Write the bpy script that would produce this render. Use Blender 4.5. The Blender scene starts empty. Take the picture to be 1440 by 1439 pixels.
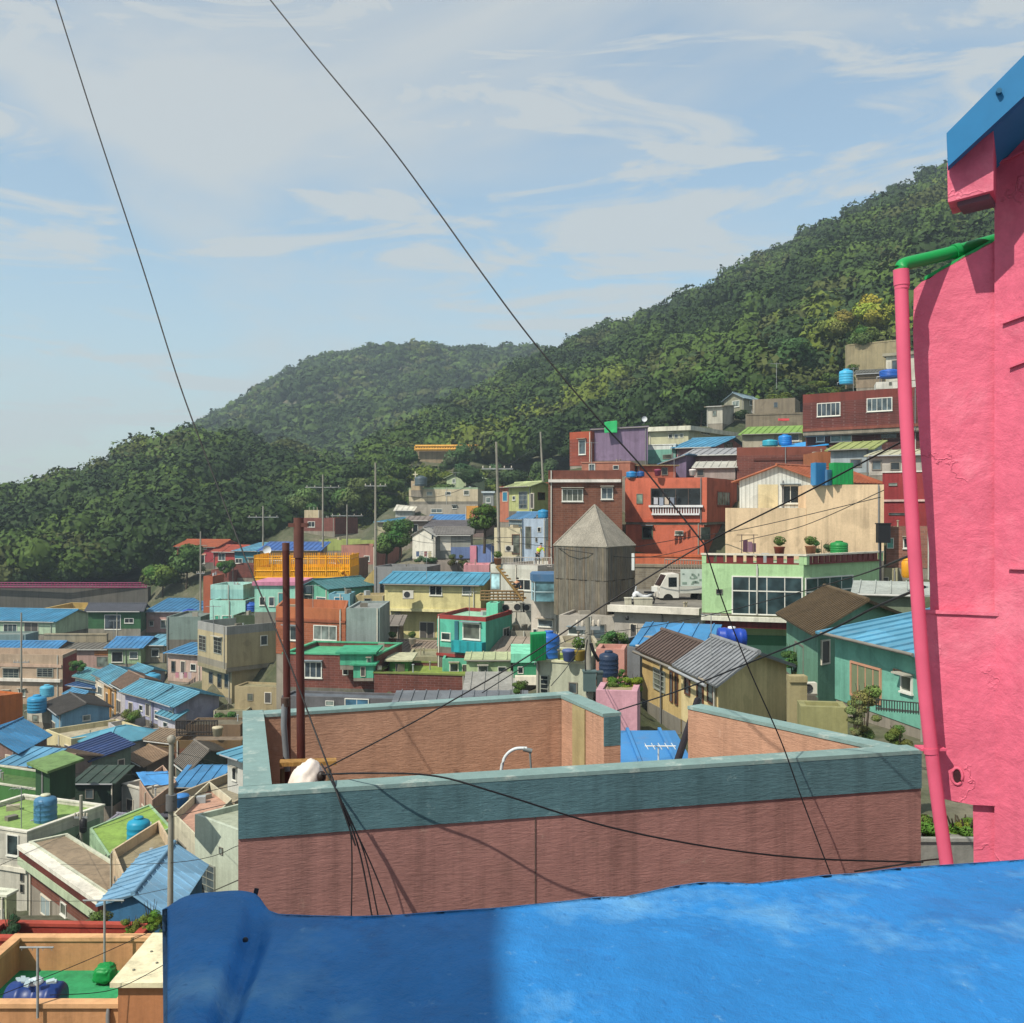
import bpy, math, random
import numpy as np
from mathutils import Vector, noise
random.seed(7)
sc = bpy.context.scene
col = sc.collection
F, HY, CX = 1440.0, 720.0, 720.0     # the lens: level camera, 53 degrees

# ---------------------------------------------------------------- camera
cd = bpy.data.cameras.new("camera"); cam = bpy.data.objects.new("camera", cd); col.objects.link(cam)
cam.location = (0, 0, 0); cam.rotation_euler = (math.radians(90), 0, 0)
cd.sensor_width = 36; cd.lens = 36; cd.clip_start = 0.05; cd.clip_end = 6000
sc.camera = cam

# ---------------------------------------------------------------- sky and sun
SUN_DIR = Vector((-0.72, -0.69, 0)).normalized()
SUN_EL = math.radians(50)
w = bpy.data.worlds.new("World"); sc.world = w; w.use_nodes = True
nt = w.node_tree; N = nt.nodes; L = nt.links
bg = N["Background"]; bg.inputs[1].default_value = 0.125
sky = N.new("ShaderNodeTexSky"); sky.sky_type = 'NISHITA'; sky.sun_disc = False
sky.sun_elevation = SUN_EL; sky.sun_rotation = math.atan2(SUN_DIR.x, SUN_DIR.y)
sky.air_density = 1.1; sky.dust_density = 1.0; sky.ozone_density = 2.0; sky.altitude = 100
tc = N.new("ShaderNodeTexCoord")
def wmap(rot, scl, loc):
    m = N.new("ShaderNodeMapping"); m.inputs['Rotation'].default_value = rot
    m.inputs['Scale'].default_value = scl; m.inputs['Location'].default_value = loc
    L.new(tc.outputs['Generated'], m.inputs[0]); return m
def wnoise(m, s, d, r, dist=0.0):
    n = N.new("ShaderNodeTexNoise"); n.inputs['Scale'].default_value = s; n.inputs['Detail'].default_value = d
    n.inputs['Roughness'].default_value = r; n.inputs['Distortion'].default_value = dist
    L.new(m.outputs[0], n.inputs[0]); return n
def wramp(src, p):
    r = N.new("ShaderNodeMapRange"); r.inputs[1].default_value = p[0]; r.inputs[2].default_value = p[1]
    r.inputs[3].default_value = p[2]; r.inputs[4].default_value = p[3]; L.new(src, r.inputs[0]); return r
def wmath(op, a, b):
    m = N.new("ShaderNodeMath"); m.operation = op; m.use_clamp = (op in ('ADD', 'MULTIPLY'))
    for i, v in enumerate((a, b)):
        if isinstance(v, float): m.inputs[i].default_value = v
        else: L.new(v, m.inputs[i])
    return m.outputs[0]
big = wramp(wnoise(wmap((0, math.radians(-24), 0), (0.9, 1.0, 3.0), (2.2, 0.9, 1.1)), 1.9, 5, 0.55, 0.6).outputs[0], (0.40, 0.62, 0.0, 0.95))
wisp = wramp(wnoise(wmap((0, math.radians(-26), 0), (1.2, 1.0, 6.5), (0.2, 5.0, 2.2)), 3.6, 9, 0.62, 0.9).outputs[0], (0.47, 0.62, 0.0, 1.0))
sep = N.new("ShaderNodeSeparateXYZ"); L.new(tc.outputs['Generated'], sep.inputs[0])
low = wramp(sep.outputs[2], (0.22, 0.0, 0.0, 0.5))
c1 = wmath('MAXIMUM', wmath('MULTIPLY', big.outputs[0], 0.8), wisp.outputs[0])
cl = wmath('MAXIMUM', c1, low.outputs[0])
cl = wmath('MULTIPLY', wmath('ADD', cl, 0.32), 0.86)
tn = N.new("ShaderNodeMixRGB"); tn.blend_type = 'MULTIPLY'; tn.inputs[0].default_value = 1; tn.inputs[2].default_value = (.80, 1.0, .98, 1); L.new(sky.outputs[0], tn.inputs[1])
mixc = N.new("ShaderNodeMixRGB"); L.new(cl, mixc.inputs[0]); L.new(tn.outputs[0], mixc.inputs[1])
mixc.inputs[2].default_value = (3.6, 3.75, 3.74, 1)
L.new(mixc.outputs[0], bg.inputs[0])

sd = bpy.data.lights.new("sun", 'SUN'); so = bpy.data.objects.new("sun", sd); col.objects.link(so)
sd.energy = 4.3; sd.angle = math.radians(0.55); sd.color = (1.0, 0.93, 0.79)
sdir = Vector((SUN_DIR.x*math.cos(SUN_EL), SUN_DIR.y*math.cos(SUN_EL), math.sin(SUN_EL)))
so.rotation_euler = sdir.to_track_quat('Z', 'Y').to_euler(); so.location = (-20, -10, 40)
sc.view_settings.view_transform = 'Standard'; sc.view_settings.look = 'None'
sc.view_settings.exposure = 0.46; sc.view_settings.gamma = 1; sc.view_settings.use_curve_mapping = False
sc.cycles.max_bounces = 6; sc.cycles.diffuse_bounces = 3; sc.cycles.glossy_bounces = 2; sc.cycles.transmission_bounces = 2
sc.cycles.volume_bounces = 0; sc.cycles.transparent_max_bounces = 6; sc.cycles.volume_step_rate = 4
sc.cycles.use_denoising = True

# ---------------------------------------------------------------- helpers
def P(px, py, d): return Vector(((px-CX)/F*d, d, (HY-py)/F*d))
def zz(py, d): return (HY-py)/F*d
def lin(c):
    if isinstance(c, str): c = [int(c[i:i+2], 16)/255 for i in (0, 2, 4)]
    return tuple((v/12.92 if v <= .04045 else ((v+.055)/1.055)**2.4) for v in c)
def tag(o, label=None, cat=None, group=None, kind=None):
    if label: o['label'] = label
    if cat: o['category'] = cat
    if group: o['group'] = group
    if kind: o['kind'] = kind
    return o
def empty(name, loc, label=None, cat=None, group=None):
    o = bpy.data.objects.new(name, None); o.location = loc; o.empty_display_size = 0.3; col.objects.link(o)
    return tag(o, label, cat, group)

def dm(px, d):
    if px >= 405 or d < 24: return d
    return float(np.interp(d, [24, 27, 30, 33, 36, 41, 45, 50, 57, 62, 66, 72, 80, 88, 98, 108, 122, 135, 142, 160], [24, 29, 38, 46, 53, 60, 66, 73, 82, 88, 92, 98, 105, 112, 120, 128, 137, 146, 150, 162]))
MC = {}
def nmat(key):
    m = bpy.data.materials.new(key); m.use_nodes = True
    t = m.node_tree; return m, t, t.nodes, t.links, t.nodes['Principled BSDF']
def NN(t, kind, **kw):
    n = t.nodes.new(kind)
    for k, v in kw.items():
        if k in n.inputs: n.inputs[k].default_value = v
        else: setattr(n, k, v)
    return n
def mulc(t, a, b, f=1.0, mode='MULTIPLY'):
    m = t.nodes.new("ShaderNodeMixRGB"); m.blend_type = mode; m.inputs[0].default_value = f
    for i, v in ((1, a), (2, b)):
        if isinstance(v, tuple): m.inputs[i].default_value = (*v, 1)[:4]
        else: t.links.new(v, m.inputs[i])
    return m.outputs[0]
def rampv(t, src, lo, hi, a, b):
    r = t.nodes.new("ShaderNodeMapRange"); r.inputs[1].default_value = lo; r.inputs[2].default_value = hi
    r.inputs[3].default_value = a; r.inputs[4].default_value = b; t.links.new(src, r.inputs[0]); return r.outputs[0]

def mat(kind, c, rough=0.85):
    """procedural surface of a kind in a base colour (hex sRGB)"""
    key = f"{kind}_{c}_{rough}"
    if key in MC: return MC[key]
    m, t, n, l, b = nmat(key)
    C = lin(c); lum = .3*C[0]+.6*C[1]+.1*C[2]; k_ = {'roof': .2, 'plaster': .07, 'brick': .12}.get(kind, 0); C = tuple(v*(1-k_)+lum*k_ for v in C); tc = n.new("ShaderNodeTexCoord"); geo = tc.outputs['Object']
    b.inputs['Roughness'].default_value = rough
    b.inputs['Specular IOR Level'].default_value = 0.3
    def noi(s, d, r, vec=None, dist=0):
        q = NN(t, "ShaderNodeTexNoise", Scale=s, Detail=d, Roughness=r, Distortion=dist); l.new(vec or geo, q.inputs[0]); return q.outputs[0]
    def mp(sx, sy, sz, rot=(0, 0, 0)):
        q = n.new("ShaderNodeMapping"); q.inputs['Scale'].default_value = (sx, sy, sz); q.inputs['Rotation'].default_value = rot; l.new(geo, q.inputs[0]); return q.outputs[0]
    def bump(h, s, dist):
        q = NN(t, "ShaderNodeBump", Strength=s, Distance=dist); l.new(h, q.inputs['Height']); l.new(q.outputs[0], b.inputs['Normal'])
    out = None
    if kind in ('plaster', 'concrete', 'brick', 'siding'):
        v = rampv(t, noi(0.5, 6, 0.65), .3, .7, .80, 1.10)
        st = rampv(t, noi(1.0, 7, 0.7, mp(2.2, 2.2, 0.14)), .46, .70, 1.0, .60 if kind == 'concrete' else .70)
        fi = rampv(t, noi(9, 3, 0.6), .3, .7, .93, 1.05)
        base = C
        if kind == 'brick':
            xyz = NN(t, "ShaderNodeSeparateXYZ"); l.new(geo, xyz.inputs[0])
            ad = NN(t, "ShaderNodeMath", operation='ADD'); l.new(xyz.outputs[0], ad.inputs[0]); l.new(xyz.outputs[1], ad.inputs[1])
            cb = NN(t, "ShaderNodeCombineXYZ"); l.new(ad.outputs[0], cb.inputs[0]); l.new(xyz.outputs[2], cb.inputs[1])
            br = n.new("ShaderNodeTexBrick"); l.new(cb.outputs[0], br.inputs[0])
            br.inputs['Color1'].default_value = (*C, 1); br.inputs['Color2'].default_value = (C[0]*.72, C[1]*.7, C[2]*.7, 1)
            br.inputs['Mortar'].default_value = (C[0]*.75+.05, C[1]*.8+.05, C[2]*.8+.05, 1)
            br.inputs['Scale'].default_value = 1; br.inputs['Brick Width'].default_value = .42; br.inputs['Row Height'].default_value = .15; br.inputs['Mortar Size'].default_value = .014
            base = br.outputs[0]
        if kind == 'siding':
            xyz = NN(t, "ShaderNodeSeparateXYZ"); l.new(geo, xyz.inputs[0])
            ad = NN(t, "ShaderNodeMath", operation='ADD'); l.new(xyz.outputs[0], ad.inputs[0]); l.new(xyz.outputs[1], ad.inputs[1])
            cb = NN(t, "ShaderNodeCombineXYZ"); l.new(ad.outputs[0], cb.inputs[0])
            wv = NN(t, "ShaderNodeTexWave", Scale=1.6, Distortion=0.0); l.new(cb.outputs[0], wv.inputs[0])
            base = mulc(t, C, rampv(t, wv.outputs[1], 0, .4, .72, 1.0))
        pt_ = rampv(t, noi(0.55, 2, 0.45, None, .8), .60, .62, 1.0, .86)
        o1 = mulc(t, base, v); o2 = mulc(t, mulc(t, o1, pt_), st); out = mulc(t, o2, fi)
        bump(noi(7, 4, .7), .35, .03)
    elif kind == 'roof':      # painted sheet metal, a little faded and rusty at the edges
        v = rampv(t, noi(0.5, 6, 0.65), .3, .72, .80, 1.15)
        st = rampv(t, noi(1.3, 5, 0.7), .56, .72, 0, .5)
        vo = NN(t, 'ShaderNodeTexVoronoi', Scale=1.0); l.new(mp(.75, .75, .05), vo.inputs[0]); sx = NN(t, 'ShaderNodeSeparateXYZ'); l.new(vo.outputs['Color'], sx.inputs[0]); v2 = rampv(t, sx.outputs[0], 0, 1, .78, 1.12); v = mulc(t, v, v2)
        o1 = mulc(t, C, v); q = t.nodes.new("ShaderNodeMixRGB"); l.new(st, q.inputs[0]); l.new(o1, q.inputs[1]); q.inputs[2].default_value = (C[0]*.5+.12, C[1]*.5+.10, C[2]*.5+.09, 1)
        out = mulc(t, q.outputs[0], (.84, .84, .84)); b.inputs['Roughness'].default_value = .55
        bump(noi(3, 3, .6), .2, .03)
    elif kind == 'tile':      # slate or asbestos sheet: many fine ridges
        v = rampv(t, noi(0.7, 7, 0.7), .3, .7, .70, 1.15)
        g = rampv(t, noi(5, 4, 0.7), .3, .7, .8, 1.15)
        out = mulc(t, mulc(t, C, v), g); bump(noi(6, 4, .7), .4, .04)
    elif kind == 'metal':
        v = rampv(t, noi(3, 6, 0.7), .3, .7, .65, 1.2)
        out = mulc(t, C, v); b.inputs['Roughness'].default_value = min(rough, .6); bump(noi(40, 3, .6), .2, .004)
    elif kind == 'wood':
        g = rampv(t, noi(3.0, 5, 0.7, mp(6, 6, .35)), .3, .7, .55, 1.3)
        v = rampv(t, noi(.9, 4, 0.7), .35, .7, .75, 1.15)
        out = mulc(t, mulc(t, C, g), v); bump(noi(4, 4, .7, mp(8, 8, .5)), .4, .02)
    elif kind == 'paint':     # smooth, for small objects
        v = rampv(t, noi(2.5, 4, 0.6), .3, .7, .88, 1.08)
        out = mulc(t, C, v); b.inputs['Roughness'].default_value = min(rough, .5)
    elif kind == 'ground':
        v = noi(.12, 8, .7); r = n.new("ShaderNodeValToRGB"); l.new(v, r.inputs[0])
        e = r.color_ramp.elements; e[0].position = .38; e[0].color = (.035, .05, .02, 1); e[1].position = .66; e[1].color = (.15, .135, .10, 1)
        e2 = r.color_ramp.elements.new(.5); e2.color = (.075, .08, .045, 1)
        g = rampv(t, noi(2.5, 6, .7), .3, .7, .65, 1.25); out = mulc(t, r.outputs[0], g); bump(noi(2, 6, .7), .6, .15)
    if out is None: b.inputs['Base Color'].default_value = (*C, 1)
    else: l.new(out, b.inputs['Base Color'])
    MC[key] = m; return m
def glassmat(c='23292e'):
    key = 'glass_'+c
    if key in MC: return MC[key]
    m, t, n, l, b = nmat(key); C = lin(c)
    tc = n.new("ShaderNodeTexCoord"); q = NN(t, "ShaderNodeTexNoise", Scale=1.3, Detail=2.0); l.new(tc.outputs['Object'], q.inputs[0])
    out = mulc(t, C, rampv(t, q.outputs[0], .35, .65, .45, 1.6)); l.new(out, b.inputs['Base Color'])
    b.inputs['Roughness'].default_value = .12; b.inputs['Specular IOR Level'].default_value = .45
    MC[key] = m; return m
def foliage(key, cols):
    if key in MC: return MC[key]
    m, t, n, l, b = nmat(key)
    at = n.new("ShaderNodeVertexColor"); at.layer_name = 'tint'
    l.new(at.outputs[0], b.inputs['Base Color']); b.inputs['Roughness'].default_value = .7; b.inputs['Specular IOR Level'].default_value = .15
    MC[key] = m; return m

class MB:
    """collects faces and links them as ONE mesh object"""
    def __init__(s): s.v = []; s.f = []; s.m = []; s.mi = 0; s.smooth = []
    def add(s, vs, fs, sm=False):
        o = len(s.v); s.v += [tuple(v) for v in vs]
        for f in fs: s.f.append(tuple(i+o for i in f)); s.m.append(s.mi); s.smooth.append(sm)
        return s
    def prism(s, poly, z0, z1):
        """closed prism over 2D polygon; z1 may be a list of heights per corner"""
        n = len(poly); Z1 = z1 if isinstance(z1, (list, tuple)) else [z1]*n; Z0 = z0 if isinstance(z0, (list, tuple)) else [z0]*n
        a = sum(poly[i][0]*poly[(i+1) % n][1]-poly[(i+1) % n][0]*poly[i][1] for i in range(n))
        vs = [(p[0], p[1], z) for p, z in zip(poly, Z0)]+[(p[0], p[1], z) for p, z in zip(poly, Z1)]
        fs = [tuple(range(n))[::-1], tuple(range(n, 2*n))]+[(i, (i+1) % n, n+(i+1) % n, n+i) for i in range(n)]
        if a < 0: fs = [f[::-1] for f in fs]
        return s.add(vs, fs)
    def box(s, c, sx, sy, sz, rz=0):
        """box centred in plan at c with its bottom at c.z"""
        ca, sa = math.cos(rz), math.sin(rz)
        pl = [(c[0]+ca*x-sa*y, c[1]+sa*x+ca*y) for x, y in ((-sx/2, -sy/2), (sx/2, -sy/2), (sx/2, sy/2), (-sx/2, sy/2))]
        return s.prism(pl, c[2], c[2]+sz)
    def obox(s, o, ex, ey, ez):
        """box from corner o along three vectors"""
        o, ex, ey, ez = map(Vector, (o, ex, ey, ez))
        vs = [o, o+ex, o+ex+ey, o+ey, o+ez, o+ex+ez, o+ex+ey+ez, o+ey+ez]
        fs = [(0, 3, 2, 1), (4, 5, 6, 7), (0, 1, 5, 4), (1, 2, 6, 5), (2, 3, 7, 6), (3, 0, 4, 7)]
        if ex.cross(ey).dot(ez) < 0: fs = [f[::-1] for f in fs]
        return s.add(vs, fs)
    def tube(s, pts, r, n=6, r2=None, cap=True):
        pts = [Vector(p) for p in pts]; k = len(pts); R = [r+(r2-r)*i/(k-1) if r2 is not None else r for i in range(k)]
        vs = []; 
        for i, p in enumerate(pts):
            t = (pts[min(i+1, k-1)]-pts[max(i-1, 0)]).normalized()
            u = t.cross(Vector((0.13, 0.31, 1)) if abs(t.z) < .95 else Vector((1, 0, 0))).normalized(); w_ = t.cross(u)
            vs += [p+(u*math.cos(2*math.pi*j/n)+w_*math.sin(2*math.pi*j/n))*R[i] for j in range(n)]
        fs = [(i*n+j, i*n+(j+1) % n, (i+1)*n+(j+1) % n, (i+1)*n+j) for i in range(k-1) for j in range(n)]
        s.add(vs, fs, True)
        if cap: s.add(vs[:n], [tuple(range(n))[::-1]]); s.add(vs[-n:], [tuple(range(n))])
        return s
    def lathe(s, c, prof, n=20):
        """prof: (radius, z) pairs from bottom to top"""
        c = Vector(c); vs = []
        for r, z in prof: vs += [c+Vector((r*math.cos(2*math.pi*j/n), r*math.sin(2*math.pi*j/n), z)) for j in range(n)]
        k = len(prof)
        fs = [(i*n+j, i*n+(j+1) % n, (i+1)*n+(j+1) % n, (i+1)*n+j) for i in range(k-1) for j in range(n)]
        s.add(vs, fs, True); s.add(vs[:n], [tuple(range(n))[::-1]]); s.add(vs[-n:], [tuple(range(n))]); return s
    def slab(s, p0, p1, p2, p3, th, ribs=0, rw=.05, rh=.05):
        """sloping sheet p0-p1 (low edge) p3-p2 (high edge), thickness th below, ribs running up the slope"""
        p0, p1, p2, p3 = map(Vector, (p0, p1, p2, p3))
        nrm = (p1-p0).cross(p3-p0).normalized()
        if nrm.z < 0: nrm = -nrm
        s.obox_from(p0, p1, p2, p3, nrm, th)
        for i in range(ribs):
            t = (i+.5)/ribs; a = p0.lerp(p1, t)+nrm*.003; b = p3.lerp(p2, t)+nrm*.003
            u = (p1-p0).normalized()*rw
            s.obox_from(a-u/2+nrm*rh, a+u/2+nrm*rh, b+u/2+nrm*rh, b-u/2+nrm*rh, nrm, rh)
        return s
    def obox_from(s, p0, p1, p2, p3, nrm, th):
        q = [p-nrm*th for p in (p0, p1, p2, p3)]
        vs = [p0, p1, p2, p3]+q
        fs = [(0, 1, 2, 3), (7, 6, 5, 4), (0, 4, 5, 1), (1, 5, 6, 2), (2, 6, 7, 3), (3, 7, 4, 0)]
        if (p1-p0).cross(p3-p0).dot(nrm) < 0: fs = [f[::-1] for f in fs]
        return s.add(vs, fs)
    def build(s, name, mats, parent=None, loc=None):
        if not isinstance(mats, (list, tuple)): mats = [mats]
        if parent is not None:
            L0 = parent.location.copy(); pp = parent.parent
            while pp is not None: L0 = L0+pp.location; pp = pp.parent
        else: L0 = Vector(loc) if loc is not None else Vector((0, 0, 0))
        me = bpy.data.meshes.new(name)
        me.from_pydata([(a-L0.x, b-L0.y, c-L0.z) for a, b, c in s.v], [], s.f)
        for m in mats: me.materials.append(m)
        me.polygons.foreach_set('material_index', s.m); me.polygons.foreach_set('use_smooth', s.smooth)
        o = bpy.data.objects.new(name, me); col.objects.link(o)
        if parent is not None: o.parent = parent
        else: o.location = L0
        return o
def smoothpts(pts, k=6):
    """Catmull-Rom through points"""
    pts = [Vector(p) for p in pts]; out = []
    for i in range(len(pts)-1):
        p0 = pts[max(i-1, 0)]; p1 = pts[i]; p2 = pts[i+1]; p3 = pts[min(i+2, len(pts)-1)]
        for j in range(k):
            t = j/k; out.append(.5*((2*p1)+(p2-p0)*t+(2*p0-5*p1+4*p2-p3)*t*t+(3*p1-p0-3*p2+p3)*t**3))
    return out+[pts[-1]]

# ---------------------------------------------------------------- the house builder
FRONTS = []; BASES = []        # ground samples: (x, y, z)
def hit(px, a, b):
    """where the sight column px meets the vertical plane through a, b"""
    k = (px-CX)/F; dx, dy = b.x-a.x, b.y-a.y
    s_ = (k*a.y-a.x)/(dx-k*dy); return Vector((a.x+s_*dx, a.y+s_*dy, 0)), s_
FRAME_W = 'cdcdc6'
def face_box(mb, a, b, nrm, x0, y0, x1, y1, lo, hi):
    h0, _ = hit(x0, a, b); h1, _ = hit(x1, a, b); dm = (h0.y+h1.y)/2
    z0, z1 = zz(y1, dm), zz(y0, dm); t = h1-h0
    mb.obox(Vector((h0.x, h0.y, z0))+nrm*lo, t, nrm*(hi-lo), Vector((0, 0, z1-z0)))
    return h0, h1, z0, z1
def window(root, a, b, nrm, x0, y0, x1, y1, kind='w', glass='23292e', fr=None, panes=None):
    if glass == '23292e' and kind != 'd': glass = random.choice(('23292e', '2f3a3c', '48545a', '69736f', '1c2226', '39424a', '555a52'))
    h0, _ = hit(x0, a, b); h1, _ = hit(x1, a, b); dm = (h0.y+h1.y)/2
    z0, z1 = zz(y1, dm), zz(y0, dm); W = (h1-h0).length; t = (h1-h0).normalized(); H = z1-z0
    if W < .05 or H < .05: return
    up = Vector((0, 0, 1)); o = Vector((h0.x, h0.y, z0))
    fc = fr or {'w': FRAME_W, 'b': '5a3a2c', 'd': 'c9c2b4', 'o': '77736b', 'g': '8c9088'}.get(kind, FRAME_W)
    bw = min(.065, W*.10, H*.10); pr = .055
    m = MB()
    m.obox(o-nrm*.02, t*W, nrm*(pr+.02), up*bw); m.obox(o+up*(H-bw)-nrm*.02, t*W, nrm*(pr+.02), up*bw)
    m.obox(o+up*bw-nrm*.02, t*bw, nrm*(pr+.02), up*(H-2*bw)); m.obox(o+up*bw+t*(W-bw)-nrm*.02, t*bw, nrm*(pr+.02), up*(H-2*bw))
    n_ = panes if panes is not None else (max(1, min(6, round(W/.75))) if kind in 'wg' else (2 if W > 1.2 and kind == 'd' else 1))
    for i in range(1, n_):
        m.obox(o+up*bw+t*(W*i/n_-bw*.3), t*bw*.6, nrm*(pr-.02), up*(H-2*bw))
    if kind == 'w' and W > .5: m.obox(o-up*.05-t*.04-nrm*.02, t*(W+.08), nrm*(pr+.05), up*.046)   # sill
    if kind == 'h': m.obox(o+up*(H*.6)+nrm*.01, t*W, nrm*.04, up*.06)
    if kind == 'g':
        for k in range(1, 4): m.obox(o+up*(H*k/4)+nrm*.05, t*W, nrm*.012, up*.03)
    name = 'door' if kind == 'd' else 'window'
    wo = m.build(name, mat('paint', fc), root)
    p = MB(); p.obox(o+up*bw+t*bw+nrm*.004, t*(W-2*bw), nrm*.02, up*(H-2*bw))
    p.build('pane' if kind != 'd' else 'door_panel', glassmat(glass) if kind != 'd' else mat('paint', '4d4a48' if glass == '23292e' else glass), wo)
def roofset(mb, base, tops, kind):
    pass
ROOTS = {}
def H(label, A, B, C, yt, yb, wall, roof, win=(), ex=(), name='house', cat='house', group=None, wm='plaster', fd='8a8378', low=9.0):
    assert label not in ROOTS, label
    A = (A[0], dm(B[0], A[1])); dB0 = B[1]; B = (B[0], dm(B[0], B[1]))
    if isinstance(C, tuple): C = (C[0], dm(B[0], C[1]))
    else: C = C*(1+.5*(B[1]/dB0-1))
    a = Vector(((A[0]-CX)/F*A[1], A[1], 0)); b = Vector(((B[0]-CX)/F*B[1], B[1], 0))
    t = (b-a).normalized(); nin = Vector((-t.y, t.x, 0))
    if nin.y < 0: nin = -nin
    if isinstance(C, (int, float)): c = b+nin*C; dd = a+nin*C
    else:
        c = Vector(((C[0]-CX)/F*C[1], C[1], 0)); dd = a+(c-b)
    zt = zz(yt, B[1]); zb = zz(yb, B[1])
    root = empty(name, (b.x, b.y, zb), label, cat, group)
    for q in (a, b, c, dd, (a+b)/2, (b+c)/2, (a*3+b)/4, (a+b*3)/4, (a+dd)/2): BASES.append((q.x, q.y, zb-.35))
    FRONTS.append((min(A[0], B[0]), max(A[0], B[0], C[0] if isinstance(C, tuple) else 0), min(A[1], B[1]), yb))
    cen = (a+b+c+dd)/4
    nF = -nin; tS = (c-b).normalized(); nS = Vector((tS.y, -tS.x, 0))
    if nS.dot(b-a) < 0: nS = -nS
    poly = [a, b, c, dd]; wmat = mat(wm, wall)
    rk = roof[0]
    f_ = MB(); fp = [q+(cen-q)*.012 for q in poly]; f_.prism(fp, zb-low, min(zb+.02, zt-(roof[2] if rk == 'flat' else 0)-.03)); f_.build('foundation', mat('concrete', fd), root)
    W = MB(); R = MB(); up = Vector((0, 0, 1))
    def at(q, z): return Vector((q.x, q.y, z))
    if rk == 'flat':        # ('flat', parapet colour or None, parapet height, floor colour[, coping colour])
        ph = roof[2]; W.prism(poly, zb, zt-ph)
        W.build('wall', wmat, root)
        fl = MB(); fl.prism([q+(cen-q)*.02 for q in poly], zt-ph, zt-ph+.05); fl.build('roof', mat('concrete', roof[3]), root)
        if ph > .05:
            th = .16; pp = MB(); inn = []
            for i in range(4):
                q = poly[i]; e1 = (poly[(i+1) % 4]-q).normalized(); e2 = (poly[i-1]-q).normalized(); inn.append(q+(e1+e2)*th*1.0)
            for i in range(4):
                j = (i+1) % 4; pp.prism([poly[i], poly[j], inn[j], inn[i]], zt-ph, zt)
            pp.build('parapet', mat(wm if roof[1] is None else 'plaster', roof[1] or wall), root)
            if len(roof) > 4:
                cp = MB(); out = [poly[i]-(inn[i]-poly[i])*.35 for i in range(4)]; inn2 = [inn[i]+(inn[i]-poly[i])*.2 for i in range(4)]
                for i in range(4):
                    j = (i+1) % 4; cp.prism([out[i], out[j], inn2[j], inn2[i]], zt, zt+.09)
                cp.build('coping', mat('plaster', roof[4]), root)
    elif rk == 'slab':      # ('slab', colour, thickness, overhang)
        W.prism(poly, zb, zt); W.build('wall', wmat, root)
        ov = roof[3]; out = []
        for i in range(4):
            q = poly[i]; e1 = (poly[(i+1) % 4]-q).normalized(); e2 = (poly[i-1]-q).normalized(); out.append(q-(e1+e2)*ov)
        R.prism(out, zt, zt+roof[2]); R.build('roof', mat('concrete', roof[1]), root)
    elif rk == 'gable':     # ('gable', 'F'|'S' ridge parallel to that face, rise, colour, overhang, surface)
        par, rise, rc, ov = roof[1:5]; sk = roof[5] if len(roof) > 5 else 'roof'
        if par == 'F': e = [(a, b), (dd, c)]; g = [(b, c), (a, dd)]
        else: e = [(b, c), (a, dd)]; g = [(a, b), (dd, c)]
        rise = min(rise, (.22 if par == 'F' and not isinstance(C, tuple) else (.27 if par == 'F' else .38))*min((e[0][0]-e[1][0]).length, (e[0][1]-e[1][1]).length)/2)
        # eaves e[0], e[1] run along the ridge; gables g
        (e0a, e0b), (e1a, e1b) = e
        ra = (e0a+e1a)/2; rb = (e0b+e1b)/2
        vs = [at(e0a, zb), at(e0b, zb), at(e1b, zb), at(e1a, zb), at(e0a, zt), at(e0b, zt), at(e1b, zt), at(e1a, zt), at(ra, zt+rise), at(rb, zt+rise)]
        W.add(vs, [(0, 1, 5, 4), (1, 2, 6, 9, 5), (2, 3, 7, 6), (3, 0, 4, 8, 7), (0, 3, 2, 1), (4, 5, 9, 8), (6, 7, 8, 9)])
        W.build('wall', wmat, root)
        al = (e0b-e0a).normalized(); Lr = (e0b-e0a).length+2*ov
        for (p, q) in e:
            outw = (p-ra); wd = outw.length; outw.normalize(); k = ov/wd
            lo1 = at(p, zt-rise*k+.06)+outw*ov-al*ov; lo2 = at(q, zt-rise*k+.06)+outw*ov+al*ov
            hi1 = at(ra, zt+rise+.06)-al*ov; hi2 = at(rb, zt+rise+.06)+al*ov
            R.slab(lo1, lo2, hi2, hi1, .07, ribs=max(3, int(Lr/(.55 if sk == 'roof' else .3))), rw=.06 if sk == 'roof' else .1, rh=.04)
        R.tube([at(ra, zt+rise+.08)-al*ov, at(rb, zt+rise+.08)+al*ov], .09, 6)
        R.build('roof', mat(sk, rc), root)
    elif rk == 'shed':      # ('shed', (za, zb, zc, zd) raises above top, colour, overhang, surface)
        hs, rc, ov = roof[1:4]; sk = roof[4] if len(roof) > 4 else 'roof'
        W.prism(poly, zb, [zt+h for h in hs]); W.build('wall', wmat, root)
        out = []; 
        e1 = (b-a).normalized(); e2 = (dd-a).normalized()
        gx = (hs[1]-hs[0])/(b-a).length; gy = (hs[3]-hs[0])/(dd-a).length
        sg = [(-1, -1), (1, -1), (1, 1), (-1, 1)]
        for q, h, (sx, sy) in zip(poly, hs, sg): out.append(at(q, zt+h+.07+ov*(sx*gx+sy*gy))+(e1*sx+e2*sy)*ov)
        if abs(gy) >= abs(gx): R.slab(out[0], out[1], out[2], out[3], .08, ribs=max(3, int((b-a).length/.55)))
        else: R.slab(out[1], out[2], out[3], out[0], .08, ribs=max(3, int((dd-a).length/.55)))
        R.build('roof', mat(sk, rc), root)
    elif rk == 'hip':
        rise, rc, ov = roof[1:4]; sk = roof[4] if len(roof) > 4 else 'roof'
        W.prism(poly, zb, zt); W.build('wall', wmat, root)
        out = [q-(cen-q).normalized()*ov*1.3 for q in poly]
        lw, ls = (b-a).length, (c-b).length
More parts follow.
